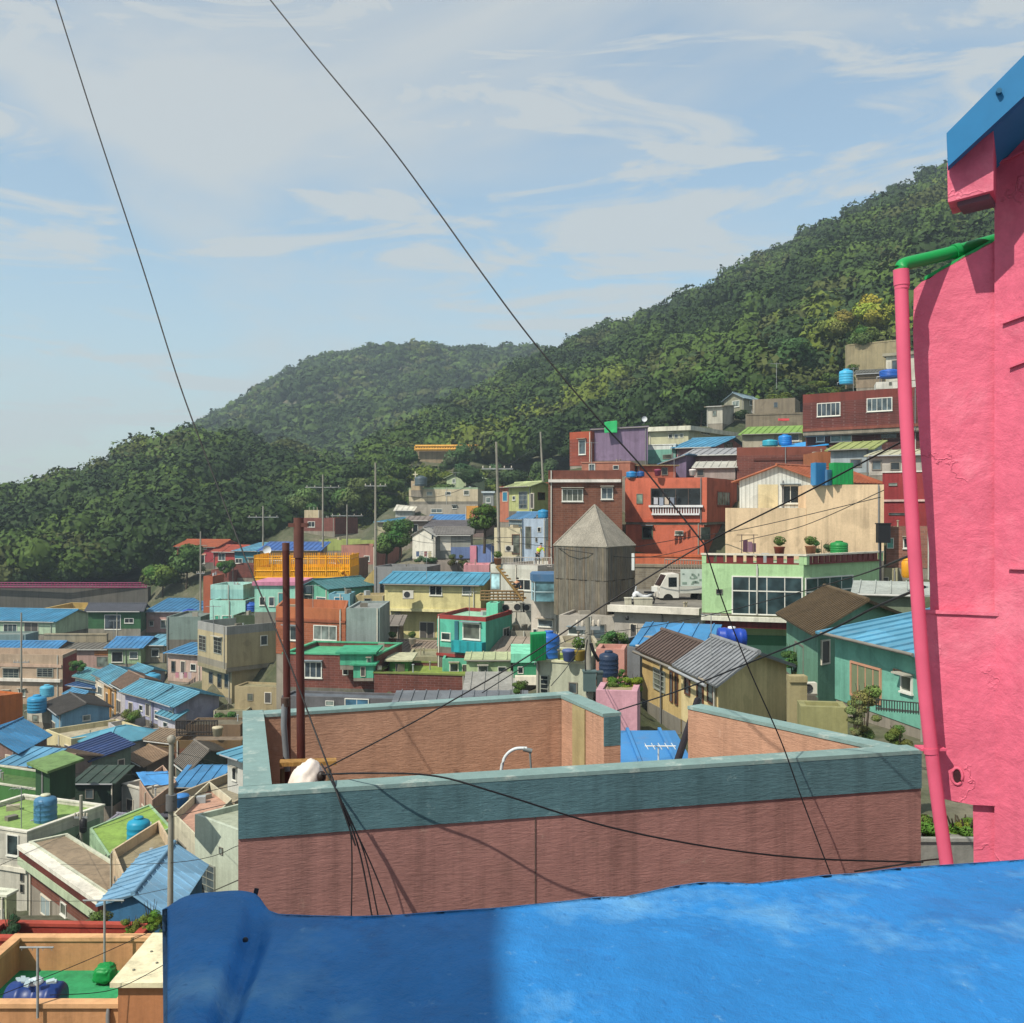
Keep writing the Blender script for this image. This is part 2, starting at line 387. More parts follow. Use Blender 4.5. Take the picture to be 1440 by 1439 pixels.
        if lw > ls: r0 = (a+dd)/2+t*ls*.5; r1 = (b+c)/2-t*ls*.5; sq = [(0, 1, 5, 4), (1, 2, 5), (2, 3, 4, 5), (3, 0, 4)]
        else: r0 = (a+b)/2+tS*lw*.5; r1 = (dd+c)/2-tS*lw*.5; sq = [(0, 1, 4), (1, 2, 5, 4), (2, 3, 5), (3, 0, 4, 5)]
        vs = [at(q, zt) for q in out]+[at(r0, zt+rise), at(r1, zt+rise)]
        vs2 = [v+up*.1 for v in vs]
        R.add(vs2, sq); R.add(vs, [(3, 2, 1, 0)]); R.add(vs[:4]+vs2[:4], [(i, (i+1) % 4, 4+(i+1) % 4, 4+i) for i in range(4)])
        R.tube([vs2[4], vs2[5]], .08, 6)
        for i, j in ((0, 4), (1, 4 if lw <= ls else 5), (2, 5), (3, 5 if lw <= ls else 4)): R.tube([vs2[i], vs2[j]], .06, 5)
        R.build('roof', mat(sk, rc), root)
    FC = {'F': (a, b, nF), 'S': (b, c, nS)}
    for wn in win:
        fc, x0, y0, x1, y1 = wn[:5]; kind = wn[5] if len(wn) > 5 else 'w'; kw = wn[6] if len(wn) > 6 else {}
        p, q, nr = FC[fc]; window(root, p, q, nr, x0, y0, x1, y1, kind, **kw)
    for e in ex:   # (face, x0, y0, x1, y1, colour, proud, part name[, material kind])
        fc, x0, y0, x1, y1, cc, pr, nm = e[:8]; p, q, nr = FC[fc]
        m = MB(); face_box(m, p, q, nr, x0, y0, x1, y1, -.02, pr); m.build(nm, mat(e[8] if len(e) > 8 else 'plaster', cc), root)
    hr = random.Random(len(ROOTS)*7+3)
    FL = (b-a).length; vis = zt-zb
    if FL > 1.6 and vis > 1.2:
        s_ = hr.choice((.04, .96, .93, .55)); q = a.lerp(b, s_)+nF*.07
        g_ = MB(); g_.tube([at(q, zb-low*.3), at(q, zt-.12), at(q-nF*.05, zt-.02)], .045, 6)
        g_.build('drain_pipe', mat('paint', hr.choice(('a9a9a2', '8c8a82', 'b9b4a8', '6f6f70'))), root)
    if rk in ('gable', 'shed') and FL > 1.5:
        if rk == 'gable' and roof[1] == 'F' or rk == 'shed' and roof[1][0] <= roof[1][3]:
            ov_ = (roof[4] if rk == 'gable' else roof[3])+.03; h_ = (0 if rk == 'gable' else (roof[1][0]+roof[1][1])/2); dz = -.14 if rk == 'gable' else -.02
            h0_ = (roof[1][0] if rk == 'shed' else 0); h1_ = (roof[1][1] if rk == 'shed' else 0)
            g_ = MB(); g_.tube([at(a+nF*ov_, zt+h0_+dz), at(b+nF*ov_, zt+h1_+dz)], .055, 6); g_.build('gutter', mat('paint', hr.choice(('8f9296', 'a8a8a4', '77736c'))), root)
    if FL > 2.5 and vis > 2.2 and hr.random() < .6:
        g_ = MB(); g_.obox(at(a, zb-low*.5)-nF*.01+t*.02, t*(FL-.04), nF*.04, Vector((0, 0, low*.5+.45))); g_.build('plinth', mat('concrete', hr.choice(('77736a', '6a665e', '857f72'))), root)
    if 'bright green floor' in label: pass
    elif rk == 'flat' and isinstance(C, (int, float)) and C > 2.5 or rk == 'flat' and not isinstance(C, (int, float)):
        for k in range(hr.randint(1, 3)):
            g_ = MB(); u_, v_ = hr.uniform(.15, .85), hr.uniform(.3, .8); q = a+(b-a)*u_+(dd-a)*v_; zf = zt-roof[2]+.05; c_ = hr.choice(('8f8a80', '9aa0a4', '6f6a60', 'a39a86'))
            if hr.random() < .5: g_.tube([at(q, zf), at(q, zf+.5)], .05, 6); g_.tube([at(q, zf+.48), at(q, zf+.54)], .09, 6); g_.build('roof_vent', mat('paint', c_), root)
            else: g_.box(at(q, zf), hr.uniform(.3, .7), hr.uniform(.25, .5), hr.uniform(.2, .5), hr.uniform(0, 1.5)); g_.build('roof_box', mat('paint', c_), root)
    nw = 0
    for wn in win:
        if len(wn) < 6 or wn[5] in 'wgb':
            if hr.random() < .38 and wn[0] == 'F' and wn[3]-wn[1] > 5:
                h0, _ = hit(wn[1]-1, a, b); h1, _ = hit(wn[3]+1, a, b); z_ = zz(wn[2]-1.2, (h0.y+h1.y)/2)
                g_ = MB(); g_.obox(at(h0, z_), h1-h0, nF*.32, Vector((0, 0, .045))); g_.build('window_hood', mat('paint', hr.choice(('a9a59a', '7f8c94', '9a8f80'))), root)
    ROOTS[label] = (root, a, b, c, dd, zb, zt, nF, nS)
    return ROOTS[label]
# ================================================================ the village
BL = '1d84b5'; TB = '2a9ab0'; LB = '3fa0cc'
# ---- far left
H('low house with bright blue metal roof and pale green wall beside the stone wall', (-70, 112), (78, 108), 8, 874, 893, 'a9c0a4',
  ('gable', 'F', 1.1, '1f86b4', .35), [('F', 34, 876, 54, 893, 'd'), ('F', 5, 878, 24, 890)], name='house')
H('beige flat house with yellow-edged parapet between the blue roof and the dark green house', (62, 122), (128, 122), 8, 857, 888, '8f8677',
  ('flat', 'b7994f', .8, '9c8a5a', 'c8a860'), [('F', 72, 868, 82, 878), ('F', 98, 868, 108, 878)])
H('dark green house with charcoal roof and one large white-framed window', (124, 105), (198, 105), (206, 111), 859, 890, '2f5b39',
  ('gable', 'F', 1.6, '4a4c55', .45, 'tile'), [('F', 147, 865, 170, 886, 'w', {'panes': 1}), ('F', 175, 870, 188, 877)])
H('pink house with narrow blue eave behind the grey-green wall', (206, 110), (292, 110), 8, 861, 890, 'b9938c',
  ('shed', (0, 0, .9, .9), '2b7fb3', .3), [('F', 210, 874, 216, 881), ('F', 226, 872, 240, 884), ('F', 250, 872, 262, 884)])
H('blank grey-green block rising over a blue roof near the tan house', (234, 84), (282, 84), 6, 868, 906, '75857f', ('flat', None, .3, '6f7a76'), low=8)
H('pale green house with blue roof and two square windows', (152, 96), (198, 96), 6, 911, 934, '93ad86', ('gable', 'F', .9, '2c83c0', .4),
  [('F', 157, 917, 173, 932, 'w', {'panes': 1}), ('F', 182, 917, 194, 927, 'w', {'panes': 1})])
H('small beige house with pale blue awning roof beside the brick strip wall', (202, 98), (232, 98), 5, 908, 932, '9c907c', ('shed', (0, 0, .5, .5), '5aa5c4', .4), [('F', 213, 914, 224, 924)])
H('pinkish house under a flat wide blue roof above the tan balcony block', (-40, 96), (72, 96), 6, 917, 932, 'b3988a', ('gable', 'F', .9, '2580bb', .4),
  [('F', 36, 918, 42, 924), ('F', 60, 917, 66, 925)])
H('tan two-storey block with long windows and a deep red end wall', (-80, 88), (88, 86), (108, 92), 922, 992, 'a9937d', ('flat', None, .9, '8a6f5e'),
  [('F', 4, 941, 27, 954, 'g'), ('F', 52, 940, 75, 953, 'g'), ('F', 4, 972, 14, 982), ('F', 26, 970, 36, 980)],
  ex=[('F', -60, 954, 87, 958, 'd5cfc6', .35, 'balcony_ledge'), ('F', -60, 934, 87, 938, 'b89c88', .12, 'ledge'), ('S', 88.5, 922.5, 107.5, 968, '8c2f26', .03, 'painted_end')], low=8)
H('low pink house with an orange strip and dark door by the red end wall', (76, 98), (152, 98), 6, 914, 942, 'ae8f87', ('shed', (0, 0, .4, .4), '6b6862', .3, 'tile'),
  [('F', 136, 924, 152, 938, 'o')], ex=[('F', 133, 914, 153, 922, 'b06f3c', .06, 'panel')])
H('bright orange blank-walled block with a blue-roofed house below', (-220, 61), (-90, 57), (32, 61), 990, 1040, 'b4601c', ('flat', None, .2, '9a5b34'), low=9)
# ---- terraced row houses, eaves to the left, gables to the right
def row(label, A, B, C, yt, yb, wall, gw, roof, win=(), rise=1.0):
    return H(label, A, B, C, yt, yb, wall, ('gable', 'F', rise, roof, .4), win)
H('small house with teal roof at the foot of the tan block', (106, 84), (140, 80), (172, 84), 958, 985, '8fa3a2', ('gable', 'F', .9, '4a9aa8', .35), [('S', 150, 962, 160, 972)])
H('row house with teal roof uppermost in the teal-roofed row', (134, 80), (152, 76), (196, 80), 955, 998, 'c5b9a6', ('gable', 'F', 1.0, '4596b4', .4), [('F', 138, 966, 144, 978)])
H('row house with teal roof and ochre columns below the uppermost of the row', (146, 76), (166, 71), (212, 76), 966, 1012, 'b08d62', ('gable', 'F', 1.0, '4a9ab6', .45),
  [('F', 149, 975, 153, 1000, 'd'), ('F', 158, 975, 163, 1000, 'd')], ex=[('F', 154, 968, 157, 1010, 'b98636', .15, 'column'), ('F', 163, 968, 165, 1012, 'b98636', .15, 'column')])
H('row house with brown sheet roof between two teal roofs', (160, 72), (180, 68), (224, 73), 971, 1016, 'b5afb4', ('gable', 'F', 1.0, '7a6659', .35, 'tile'), [('F', 164, 985, 170, 1005, 'd')])
H('lavender row house with wide teal roof in the middle of the row', (176, 67.5), (214, 64), (262, 68), 981, 1022, '9fa0bd', ('gable', 'F', 1.25, '4b9bb8', .5),
  [('F', 181, 988, 187, 1003, 'd'), ('F', 196, 992, 201, 1000), ('F', 205, 990, 211, 1008, 'd')])
H('lavender row house with teal roof and grey lilac gable nearest the tan house', (212, 64.5), (247, 61), (308, 65), 992, 1036, '9a9cb6', ('gable', 'F', 1.1, '4b9bb8', .45),
  [('F', 238, 1000, 244, 1018, 'd'), ('F', 218, 1000, 224, 1012)])
H('light blue house with dark slate roof and wide gable facing the valley', (66, 68), (86, 63), (154, 66), 1004, 1046, '6f9dbb', ('gable', 'F', 1.9, '54504d', .35, 'tile'),
  [('S', 116, 1006, 127, 1014), ('F', 72, 1015, 78, 1036, 'd')])
H('white house with broad turquoise hipped roof in front of the light blue gable', (104, 58), (152, 56), 4.5, 1051, 1082, 'b7b8b2', ('hip', .8, '4298b4', .35),
  [('F', 112, 1052, 122, 1068, 'w'), ('F', 127, 1055, 139, 1066, 'w'), ('F', 142, 1053, 150, 1066)])
H('narrow cream house with tall doorways left of the turquoise hipped roof', (64, 60), (100, 57), 5, 1040, 1082, 'c8bd93', ('flat', None, .5, 'a59c86'),
  [('F', 68, 1050, 74, 1076, 'd'), ('F', 80, 1048, 86, 1076, 'o'), ('F', 91, 1048, 98, 1078, 'd')])
H('grey parapet-walled terrace house beside the turquoise hipped roof', (152, 62), (178, 58), (242, 61), 1034, 1066, 'a3a0a2', ('flat', 'a8a4a4', .9, '8c8580'),
  ex=[('F', 155, 1036, 171, 1052, 'd3cfc6', .1, 'panel')])
H('mauve house with peaked blue roof and pale door at the left edge', (-50, 52), (25, 50), (66, 54), 1056, 1092, '7e645b', ('gable', 'S', .9, '1f7fb5', .4),
  [('F', 8, 1062, 17, 1082, 'd', {'glass': '93a093'}), ('S', 40, 1056, 52, 1061)])
H('low house with brown slate roof beside the green block', (-30, 50), (50, 48), 5, 1090, 1104, '8d7f76', ('gable', 'F', .7, '7b6a5a', .35, 'tile'))
H('vivid green wall house with two white hooded windows', (-60, 46), (52, 44), (68, 47), 1112, 1156, '3d6f34', ('flat', None, .5, '4f6b3c', 'b7b6a4'),
  [('F', 4, 1138, 17, 1150, 'w'), ('F', 32, 1138, 45, 1150, 'w')])
H('tall dark green rooftop room with pale green flat roof', (50, 43), (70, 42), (106, 43.5), 1084, 1136, '24492a', ('slab', '6d8a55', .15, .5), low=8)
H('grey-green house with dark blue roof edge below the white courtyard', (98, 54), (128, 51), (184, 53), 1070, 1102, '6a7f72', ('shed', (0, 0, .5, .5), '27427a', .3),
  [('S', 165, 1068, 175, 1082, 'd')])
H('brown gabled house with bare plaster end behind the green tank terrace', (84, 49), (110, 46), (182, 49), 1138, 1176, '8d7c67', ('gable', 'F', 1.3, '6f6870', .3, 'tile'))
H('house with brown slate roof above the sky-blue tarp', (184, 56), (206, 54), (262, 56), 1075, 1096, '6f655a', ('gable', 'F', 1.4, '8b7560', .45, 'tile'))
H('house with grey-green gable between brown roof and small blue awnings', (248, 50), (266, 48), (318, 52), 1084, 1106, '4d5b57', ('gable', 'F', 1.3, '6d6760', .3, 'tile'))
H('rust-brown brick terrace wall house under the dark iron railing', (246, 54), (340, 54), 6, 1042, 1086, '7a4a2e', ('flat', '6d5636', .6, '7d7062'), wm='brick')
H('narrow white house with sky-blue eave at the brown parapet edge', (320, 44), (345, 43), 5, 1068, 1122, 'b8b9b4', ('shed', (0, 0, .6, .6), '4a9fc0', .5),
  [('F', 327, 1080, 333, 1098, 'w')])
H('low house under two bright blue corrugated sheets left of the parapet', (248, 46), (320, 46), 2.6, 1106, 1126, '8c6a5d', ('shed', (0, 0, .4, .4), '2a86c2', .4),
  [('F', 252, 1109, 268, 1120, 'o')])
H('pinkish two-storey house with open roof terrace behind the near pole', (196, 46), (214, 43), (248, 46), 1126, 1190, 'a98877', ('flat', 'b0917c', .7, '8f8676'),
  [('F', 200, 1136, 207, 1156, 'd'), ('S', 228, 1140, 238, 1164, 'o')])
H('grey roof house with wooden rooftop clutter right of the near pole', (244, 42), (330, 41), 5, 1128, 1160, '9c907c', ('flat', 'a99b83', .6, '8a8371'),
  [('F', 252, 1136, 262, 1146, 'o'), ('F', 300, 1140, 314, 1152)])
H('pink-floored terrace house with sloping white parapet right of the near pole', (244, 37), (276, 35), (326, 39), 1176, 1218, 'b9b29c', ('flat', 'c2bba3', .5, 'b08a78'),
  [('F', 250, 1186, 262, 1206, 'o')])
H('white house with grey-green shaded side and bracketed parapet', (-80, 37.5), (38, 36), (146, 39.5), 1172, 1285, 'b9b6aa', ('flat', 'c6c2b4', .22, '7e9a55', 'd0cdc0'),
  [('F', 10, 1174, 27, 1204, 'w'), ('F', 29, 1228, 34, 1240, 'o'), ('F', 29, 1244, 34, 1256, 'o')],
  ex=[('S', 40, 1168, 140, 1215, '7d927c', .03, 'side_panel'), ('F', -40, 1216, 38, 1222, 'cfcbbd', .1, 'ledge')], low=9)  # side_panel paints the shade of that side as a grey-green colour
H('red brick house with long white-topped balcony parapet', (40, 35), (156, 32), 1.6, 1262, 1330, '73402f', ('flat', 'b9bca8', .15, '8a7a66'),
  [('F', 58, 1262, 72, 1290, 'd', {'glass': '8d9a9c'}), ('F', 86, 1270, 94, 1288)], wm='brick',
  ex=[('F', 41, 1239, 155, 1250, 'a9b89a', .55, 'balcony_slab'), ('F', 41, 1221, 155, 1227, 'd4d0c4', .57, 'balcony_rail'), ('F', 42, 1227.3, 154, 1238.7, '5f2c24', .50, 'balcony_balusters', 'siding')])
H('pale green house with lime roof floor holding a turquoise tank', (126, 37.5), (152, 35), (242, 37.6), 1204, 1268, '8fae8b', ('flat', None, .12, '7f9c4a'),
  ex=[('F', 128, 1206, 150, 1266, 'a9c3a0', .02, 'corner_panel')], low=9)
H('beige balcony house with dark red balusters below the lime roof', (158, 32.5), (176, 31), (246, 32.6), 1242, 1300, 'b79f82', ('flat', 'c0ab8d', .5, '8a8068'),
  [('F', 162, 1248, 174, 1256, 'o'), ('S', 178, 1250, 200, 1262, 'o', {'glass': '4a1d1c'})])
H('whitish green house wall with barred window against the brown parapet', (274, 33), (345, 32), 6, 1172, 1330, 'b2bcab', ('flat', None, .3, '9aa18f'),
  [('F', 279, 1214, 303, 1256, 'g', {'panes': 2}), ('F', 309, 1192, 314, 1202, 'o')], low=9)
H('house with faded sky-blue roof and deep blue gable beyond the green sack', (146, 29.6), (236, 29.2), (284, 31), 1288, 1335, '2b5f86', ('gable', 'S', 1.2, '6ea6cc', .28), low=8)
H('dark red walled roof terrace just beyond the orange terrace', (-30, 26.6), (190, 26.5), 1.1, 1326, 1380, '8e2f22', ('flat', '9a3425', .9, '6e4a3c', 'a4402f'),
  ex=[('F', 120, 1340, 122, 1362, '8a2f24', .05, 'pipe')], low=8)
H('orange terrace with bright green floor and sandy parapet', (-90, 21), (172, 21), 3.4, 1417, 1500, 'b97a4e', ('flat', 'c08a5c', .75, '2f8f5c', 'd2a070'), low=8, name='house')
H('orange stairhead box with riveted cream roof sheet', (166, 20.6), (238, 20.6), 2.2, 1386, 1475, 'b0744a', ('slab', 'ddd3b2', .1, .12), low=8)
# ---- mid left: foot of the woods
H('crimson red house with long tiled roof under the woods', (249, 142), (305, 140), 7, 769, 796, 'a23a44', ('gable', 'F', 1.1, 'a3593d', .4, 'tile'),
  [('F', 256, 769, 262, 773), ('F', 268, 769, 276, 773), ('F', 283, 769, 291, 773), ('F', 272, 781, 288, 793)], ex=[('F', 270, 779, 290, 781, 'c99a80', .1, 'lintel')])
H('smaller coral red house with one white window beside the long crimson one', (300, 138), (332, 136), 6, 776, 797, 'a8403f', ('gable', 'F', .9, 'a85444', .4, 'tile'),
  [('F', 307, 779, 317, 789)])
H('teal house with pale blue roof and white trim behind the wires', (330, 132), (364, 130), 6, 776, 797, '2d6f80', ('shed', (0, 0, .9, .9), '4f9fc0', .4),
  [('F', 331, 786, 341, 793), ('F', 349, 786, 361, 793)])
H('beige house under the deep blue flat roof behind the rusty posts', (366, 126), (448, 126), 6, 775, 792, 'a8957c', ('shed', (0, 0, .8, .8), '2b64b4', .4),
  [('F', 382, 781, 396, 789), ('F', 412, 781, 424, 789)])
H('small brick house carrying a plain cream rooftop box', (427, 158), (471, 156), 7, 729, 752, '7a3f35', ('flat', None, .3, '8a7a66'),
  [('F', 433, 734, 443, 742)], wm='brick')
H('windowless cream rooftop room on the small brick house', (428, 160), (449, 160), 3, 718, 729, 'c2b392', ('flat', None, .1, 'b0a080'), low=2)
H('long low house with yellow-green terrace edge left of the tall pole', (448, 138), (552, 138), 6, 760, 775, '9aa55c', ('flat', None, .3, '8a8a66'))
H('mauve pink house below the yellow-green terrace', (480, 122), (528, 120), 6, 768, 800, '9b6a60', ('flat', None, .4, '8a6a60'), [('F', 512, 782, 520, 790)])
H('dark brick terrace house behind the teal house', (326, 122), (366, 122), 5, 795, 813, '7c3b30', ('flat', None, .3, '806a5c'), wm='brick')
H('weathered red brick block with shrubs on top near the terracotta screen', (297, 120), (330, 120), 5, 802, 828, '8b4436', ('flat', None, .3, '806a5c'), wm='brick')
H('terracotta wall with arched pattern standing left of the mint roof room', (286, 92), (299, 92), 4, 811, 872, 'a4563a', ('flat', None, .2, '906a50'))
H('mint house with pink eave under the yellow steel platform', (358, 96), (420, 96), 6, 824, 868, '8cc6b4', ('slab', 'c07d98', .35, .2),
  [('F', 365, 840, 373, 852), ('F', 378, 840, 386, 853), ('F', 391, 834, 400, 862, 'd', {'glass': '3f7a80'})])
H('sea green gabled house with barred window under the platform', (424, 97), (462, 95), 6, 828, 860, '5fa58c', ('gable', 'S', 1.3, '3d7f86', .3),
  [('F', 428, 838, 440, 853, 'g'), ('F', 445, 840, 459, 851, 'w', {'panes': 1})], ex=[('F', 426, 824, 441, 834, '33444c', .3, 'awning')])
H('turquoise house with pale roof room stacked over a mint terrace', (296, 82), (342, 82), (362, 87), 823, 843, '8fc0bd', ('flat', 'a3cfc8', .5, '8fa8a0'), low=1)
H('pale mint terrace house with green shutters behind the tan house', (295, 79), (345, 79), (364, 84), 845, 882, '9fd4c6', ('flat', '9fd4c6', .8, '7fa89c'),
  [('F', 302, 866, 308, 880, 'd', {'glass': '3f9a80'}), ('F', 312, 866, 326, 878, 'w', {'glass': '3f8a78'})])
H('dark moss green rooftop block behind the tan house parapet', (328, 74), (378, 74), 3, 866, 886, '3c4a32', ('flat', None, .2, '50554a'), low=1)
H('tan two-storey house with overhanging upper floor and sharp corner', (278, 71), (319, 66), (394, 70), 882, 940, 'a89a78', ('flat', '8f8f8c', .75, '85847c'),
  [('F', 280, 894, 290, 916, 'g'), ('F', 301, 897, 312, 920, 'g'), ('S', 366, 894, 376, 908)],
  ex=[('F', 279, 937, 319, 942, '8d8468', .1, 'ledge')], low=.4)
H('lower storey of the sharp-cornered tan house with three tall dark windows', (284, 71), (326, 67), (392, 70.5), 940, 990, 'a39573', ('flat', None, .1, '85847c'),
  [('F', 294, 945, 300, 962, 'o'), ('F', 306, 948, 312, 968, 'o'), ('F', 316, 948, 322, 968, 'o'), ('S', 371, 942, 378, 953)])
# ---- centre
H('orange brick house with two white barred windows behind the rusty posts', (388, 75), (486, 73), (490, 80), 857, 925, 'a0562f', ('flat', 'a8603a', .8, '8f7a66'),
  [('F', 399, 881, 418, 901, 'w'), ('F', 441, 880, 474, 901, 'w')], ex=[('F', 388, 872, 486, 875, '8a4a30', .08, 'ledge')], wm='brick')
H('blank bluish grey block right of the orange brick house', (487, 73), (534, 73), 6, 856, 916, '8a9694', ('flat', None, .2, '858a88'))
H('long dark red brick house with green roof strip behind the posts', (398, 66), (530, 65), 6, 923, 980, '7d4236', ('flat', None, .3, '4fa078', '4aa079'),
  [('F', 428, 931, 453, 954, 'w', {'panes': 3}), ('F', 482, 939, 490, 950)], wm='brick')
H('small jade green porch room on the long dark red brick house', (478, 64.5), (524, 64.5), 3, 920, 936, '4aa886', ('slab', '3f9b78', .12, .25), [('F', 516, 926, 522, 933)], low=.3)
H('jade green doorway bay below the porch room', (497, 64), (525, 64), 1.2, 936, 954, '4fae8c', ('slab', '44a07c', .1, .2), [('F', 507, 938, 514, 952, 'd')], low=.2)
H('low dark red brick annex with mossy roof edge', (526, 64), (657, 63), 5, 951, 985, '753d32', ('flat', None, .25, '7f9040', '6d7a3a'), [('F', 531, 937, 537, 942, 'o')], wm='brick')
H('small leaf green rooftop hut on the brick annex', (548, 66), (574, 66), 3, 930, 953, '3f7a36', ('slab', 'b9b79a', .1, .3), [('F', 556, 934, 564, 946, 'o')], low=.5)
H('olive beige low wall house between brick annex and brown roof', (572, 70), (622, 70), 4, 924, 950, '9b9576', ('flat', None, .2, '8a866c'))
H('long low house with brown slate roof under the yellow house', (516, 76), (622, 74), 5, 922, 934, '877c6c', ('gable', 'F', 1.7, '7d7064', .35, 'tile'), low=5)
H('bluish low house with one white window peeping over the brown parapet', (396, 52), (560, 51), 1.6, 984, 1010, '5d5c60', ('flat', None, .15, '5a6068'),
  [('F', 485, 983, 519, 994, 'w', {'glass': '3b5f78'}), ('F', 458, 986, 470, 993)])
H('dark blue-grey shed roof strip behind the brown parapet', (560, 50), (735, 50), 1.6, 988, 1012, '4c5258', ('shed', (0, 0, .15, .15), '6a7078', .3))
H('pale yellow two-storey house with overhanging upper floor and sky-blue roof', (541, 88), (676, 86), 6, 822, 861, 'cdc389', ('gable', 'F', 1.15, '2e93b8', .4),
  [('F', 604, 824, 622, 838, 'w'), ('F', 650, 823, 663, 837, 'w'), ('F', 567, 831, 581, 841, 'b')], ex=[('F', 541, 857, 676, 861, 'd8cf98', .12, 'ledge')], low=.1)
H('lower storey of the pale yellow house with barred door and small lattice window', (545, 89.2), (676, 87.2), 6, 861, 907, 'c8bd83', ('flat', None, .1, '9a9a80'),
  [('F', 555, 863, 563, 883, 'w'), ('F', 590, 875, 611, 906, 'd')])
H('turquoise two-storey house with red cornice and recessed balcony window', (615, 68), (683, 66), (720, 71), 869, 925, '4fae98', ('flat', '8f3430', .28, '8fb8a0'),
  [('F', 621, 890, 634, 901, 'w', {'panes': 1}), ('F', 651, 877, 676, 900, 'w', {'panes': 1}), ('S', 707, 883, 716, 897)],
  ex=[('F', 640, 902, 683, 918, '1f8f9a', .45, 'balcony_rail', 'siding'), ('F', 615, 921, 683, 925, '8f3430', .12, 'ledge'), ('F', 640, 874, 645, 918, '2b6f80', .08, 'door')])
H('mint green chimney room on the turquoise house roof', (684, 69), (700, 69), (709, 72), 849, 870, '6fd0b0', ('flat', None, .1, '7fc0a6'), low=.6)
H('jade ground-floor house under the turquoise house', (622, 66), (662, 66), 4, 927, 952, '58ab90', ('flat', None, .2, '7fa890'), [('F', 632, 933, 645, 946), ('F', 650, 935, 657, 950, 'd')])
H('pale lime low house with two dark windows', (656, 63), (718, 63), 2.2, 929, 953, 'a7bb8c', ('shed', (0, 0, .12, .12), 'a7b08c', .15, 'tile'), [('F', 672, 937, 686, 947, 'w', {'panes': 1}), ('F', 700, 938, 712, 946, 'w', {'panes': 1})])
H('grey sheet-roofed shed in front of the pale lime house', (656, 56), (724, 56), 3, 972, 985, '6a6a68', ('shed', (0, 0, .45, .45), '8b8a86', .2, 'tile'))
H('small house with jade fascia beside the tall green cabinet', (722, 58), (756, 58), 4, 932, 958, '2f8560', ('slab', '7fcfb0', .5, .15), [('F', 728, 938, 736, 948)], ex=[('F', 724, 950, 755, 962, 'ddd6c4', .5, 'awning')])
H('whitish green house with window guard in front of the blue tank', (754, 44), (824, 43), (838, 47), 935, 1000, 'a9ac98', ('flat', None, .2, '9aa84a', 'c4c2a4'),
  [('F', 760, 950, 772, 976, 'g'), ('F', 800, 960, 812, 976, 'o')])
H('white stepped house with air conditioner ledge behind the wooden stair', (690, 74), (756, 72), 6, 796, 900, 'b8b6ac', ('flat', 'c2c0b8', .3, 'a09c90'),
  [('F', 727, 815, 747, 831), ('F', 706, 884, 716, 896), ('F', 690, 806, 704, 830, 'o', {'glass': '8fb0b8'})])
H('white bay house with blue-glass bow window left of the wooden tower', (747, 68), (786, 67), 6, 848, 905, 'c0b7ac', ('flat', None, .1, 'a8a094'),
  [('F', 757, 872, 778, 882), ('F', 750, 885, 756, 896)])
H('grey house wall under the wooden tower', (786, 58), (868, 57), 6, 868, 930, 'a39c92', ('flat', None, .2, '97928a'), [('F', 799, 883, 822, 893), ('F', 833, 878, 852, 900, 'o')])
H('grey walled street terrace left of the yellow house', (526, 98), (600, 97), 5, 798, 850, '7f8082', ('flat', None, .5, '75726c'), [('F', 534, 818, 541, 836, 'o')])
H('grey retaining house with planter edge above the yellow house', (598, 104), (690, 103), 5, 792, 830, '8a8078', ('flat', None, .5, '75726c'))
H('white gabled house above the sloping street planters', (580, 112), (612, 109), (618, 114), 754, 788, 'cfccc0', ('gable', 'S', 1.0, '8a8a88', .3, 'tile'), [('F', 607, 752, 611, 760)])
H('grey house with slate roof and white door joined to the white gable', (612, 110), (662, 110), 6, 752, 786, '8f9088', ('gable', 'F', 1.0, '6d6a68', .35, 'tile'),
  [('F', 619, 754, 634, 775, 'd', {'glass': 'c8c4b8'})], ex=[('F', 634, 770, 662, 786, '6478a4', .1, 'mural_band')])
H('periwinkle painted wall house with pink pillar', (662, 106), (694, 105), 5, 768, 802, '6579ab', ('flat', None, .2, '7f86a0'), ex=[('F', 662, 768, 671, 800, 'c07a8c', .2, 'pillar')])
H('pink capped low house above the yellow house roof', (652, 98), (688, 98), 4, 795, 812, 'c98d96', ('flat', None, .2, 'c98d96'))
H('house with long slate roof behind the grey slate house', (598, 124), (680, 122), 6, 742, 756, '7c6a66', ('gable', 'F', 1.4, '5f5c60', .3, 'tile'))
H('house under the brightest mid-distance blue roof near the church-like block', (598, 134), (676, 132), 6, 733, 745, '6d6f78', ('gable', 'F', 1.2, '2a7fc4', .4))
H('beige house with light blue flat roof right of the tall pole', (531, 132), (572, 130), 6, 735, 757, '9c977c', ('shed', (0, 0, .5, .5), '4a9fc0', .4), [('F', 553, 739, 562, 746)])
H('grey-brown roofed house between light blue roof and bright blue roof', (570, 128), (602, 128), 6, 733, 764, '85796f', ('shed', (0, 0, .5, .5), '7a706a', .3, 'tile'), [('F', 580, 738, 588, 750)])
H('long cream two-storey block with green roof edge and rooftop cross', (575, 152), (672, 150), (680, 156), 686, 710, 'b8ab90', ('flat', '8ba080', .25, '86a07a'),
  [('F', 600, 692, 608, 697), ('F', 626, 692, 634, 697), ('F', 652, 690, 660, 697)], low=.2)
H('grey ground storey of the long cream block', (577, 151), (672, 149), 6, 710, 732, '9a9388', ('flat', None, .1, '8a8478'), [('F', 606, 716, 622, 722), ('F', 636, 712, 642, 716)])
H('cream stair tower on the long cream block', (578, 151.5), (594, 151.5), 3, 677, 690, 'bca888', ('flat', None, .2, 'a89878'), low=1)
H('pale hip-roofed cottage among trees above the cream block', (628, 176), (656, 174), 6, 672, 690, '9fae88', ('gable', 'S', 1.9, 'a7b78c', .4), [('F', 636, 674, 641, 680)])
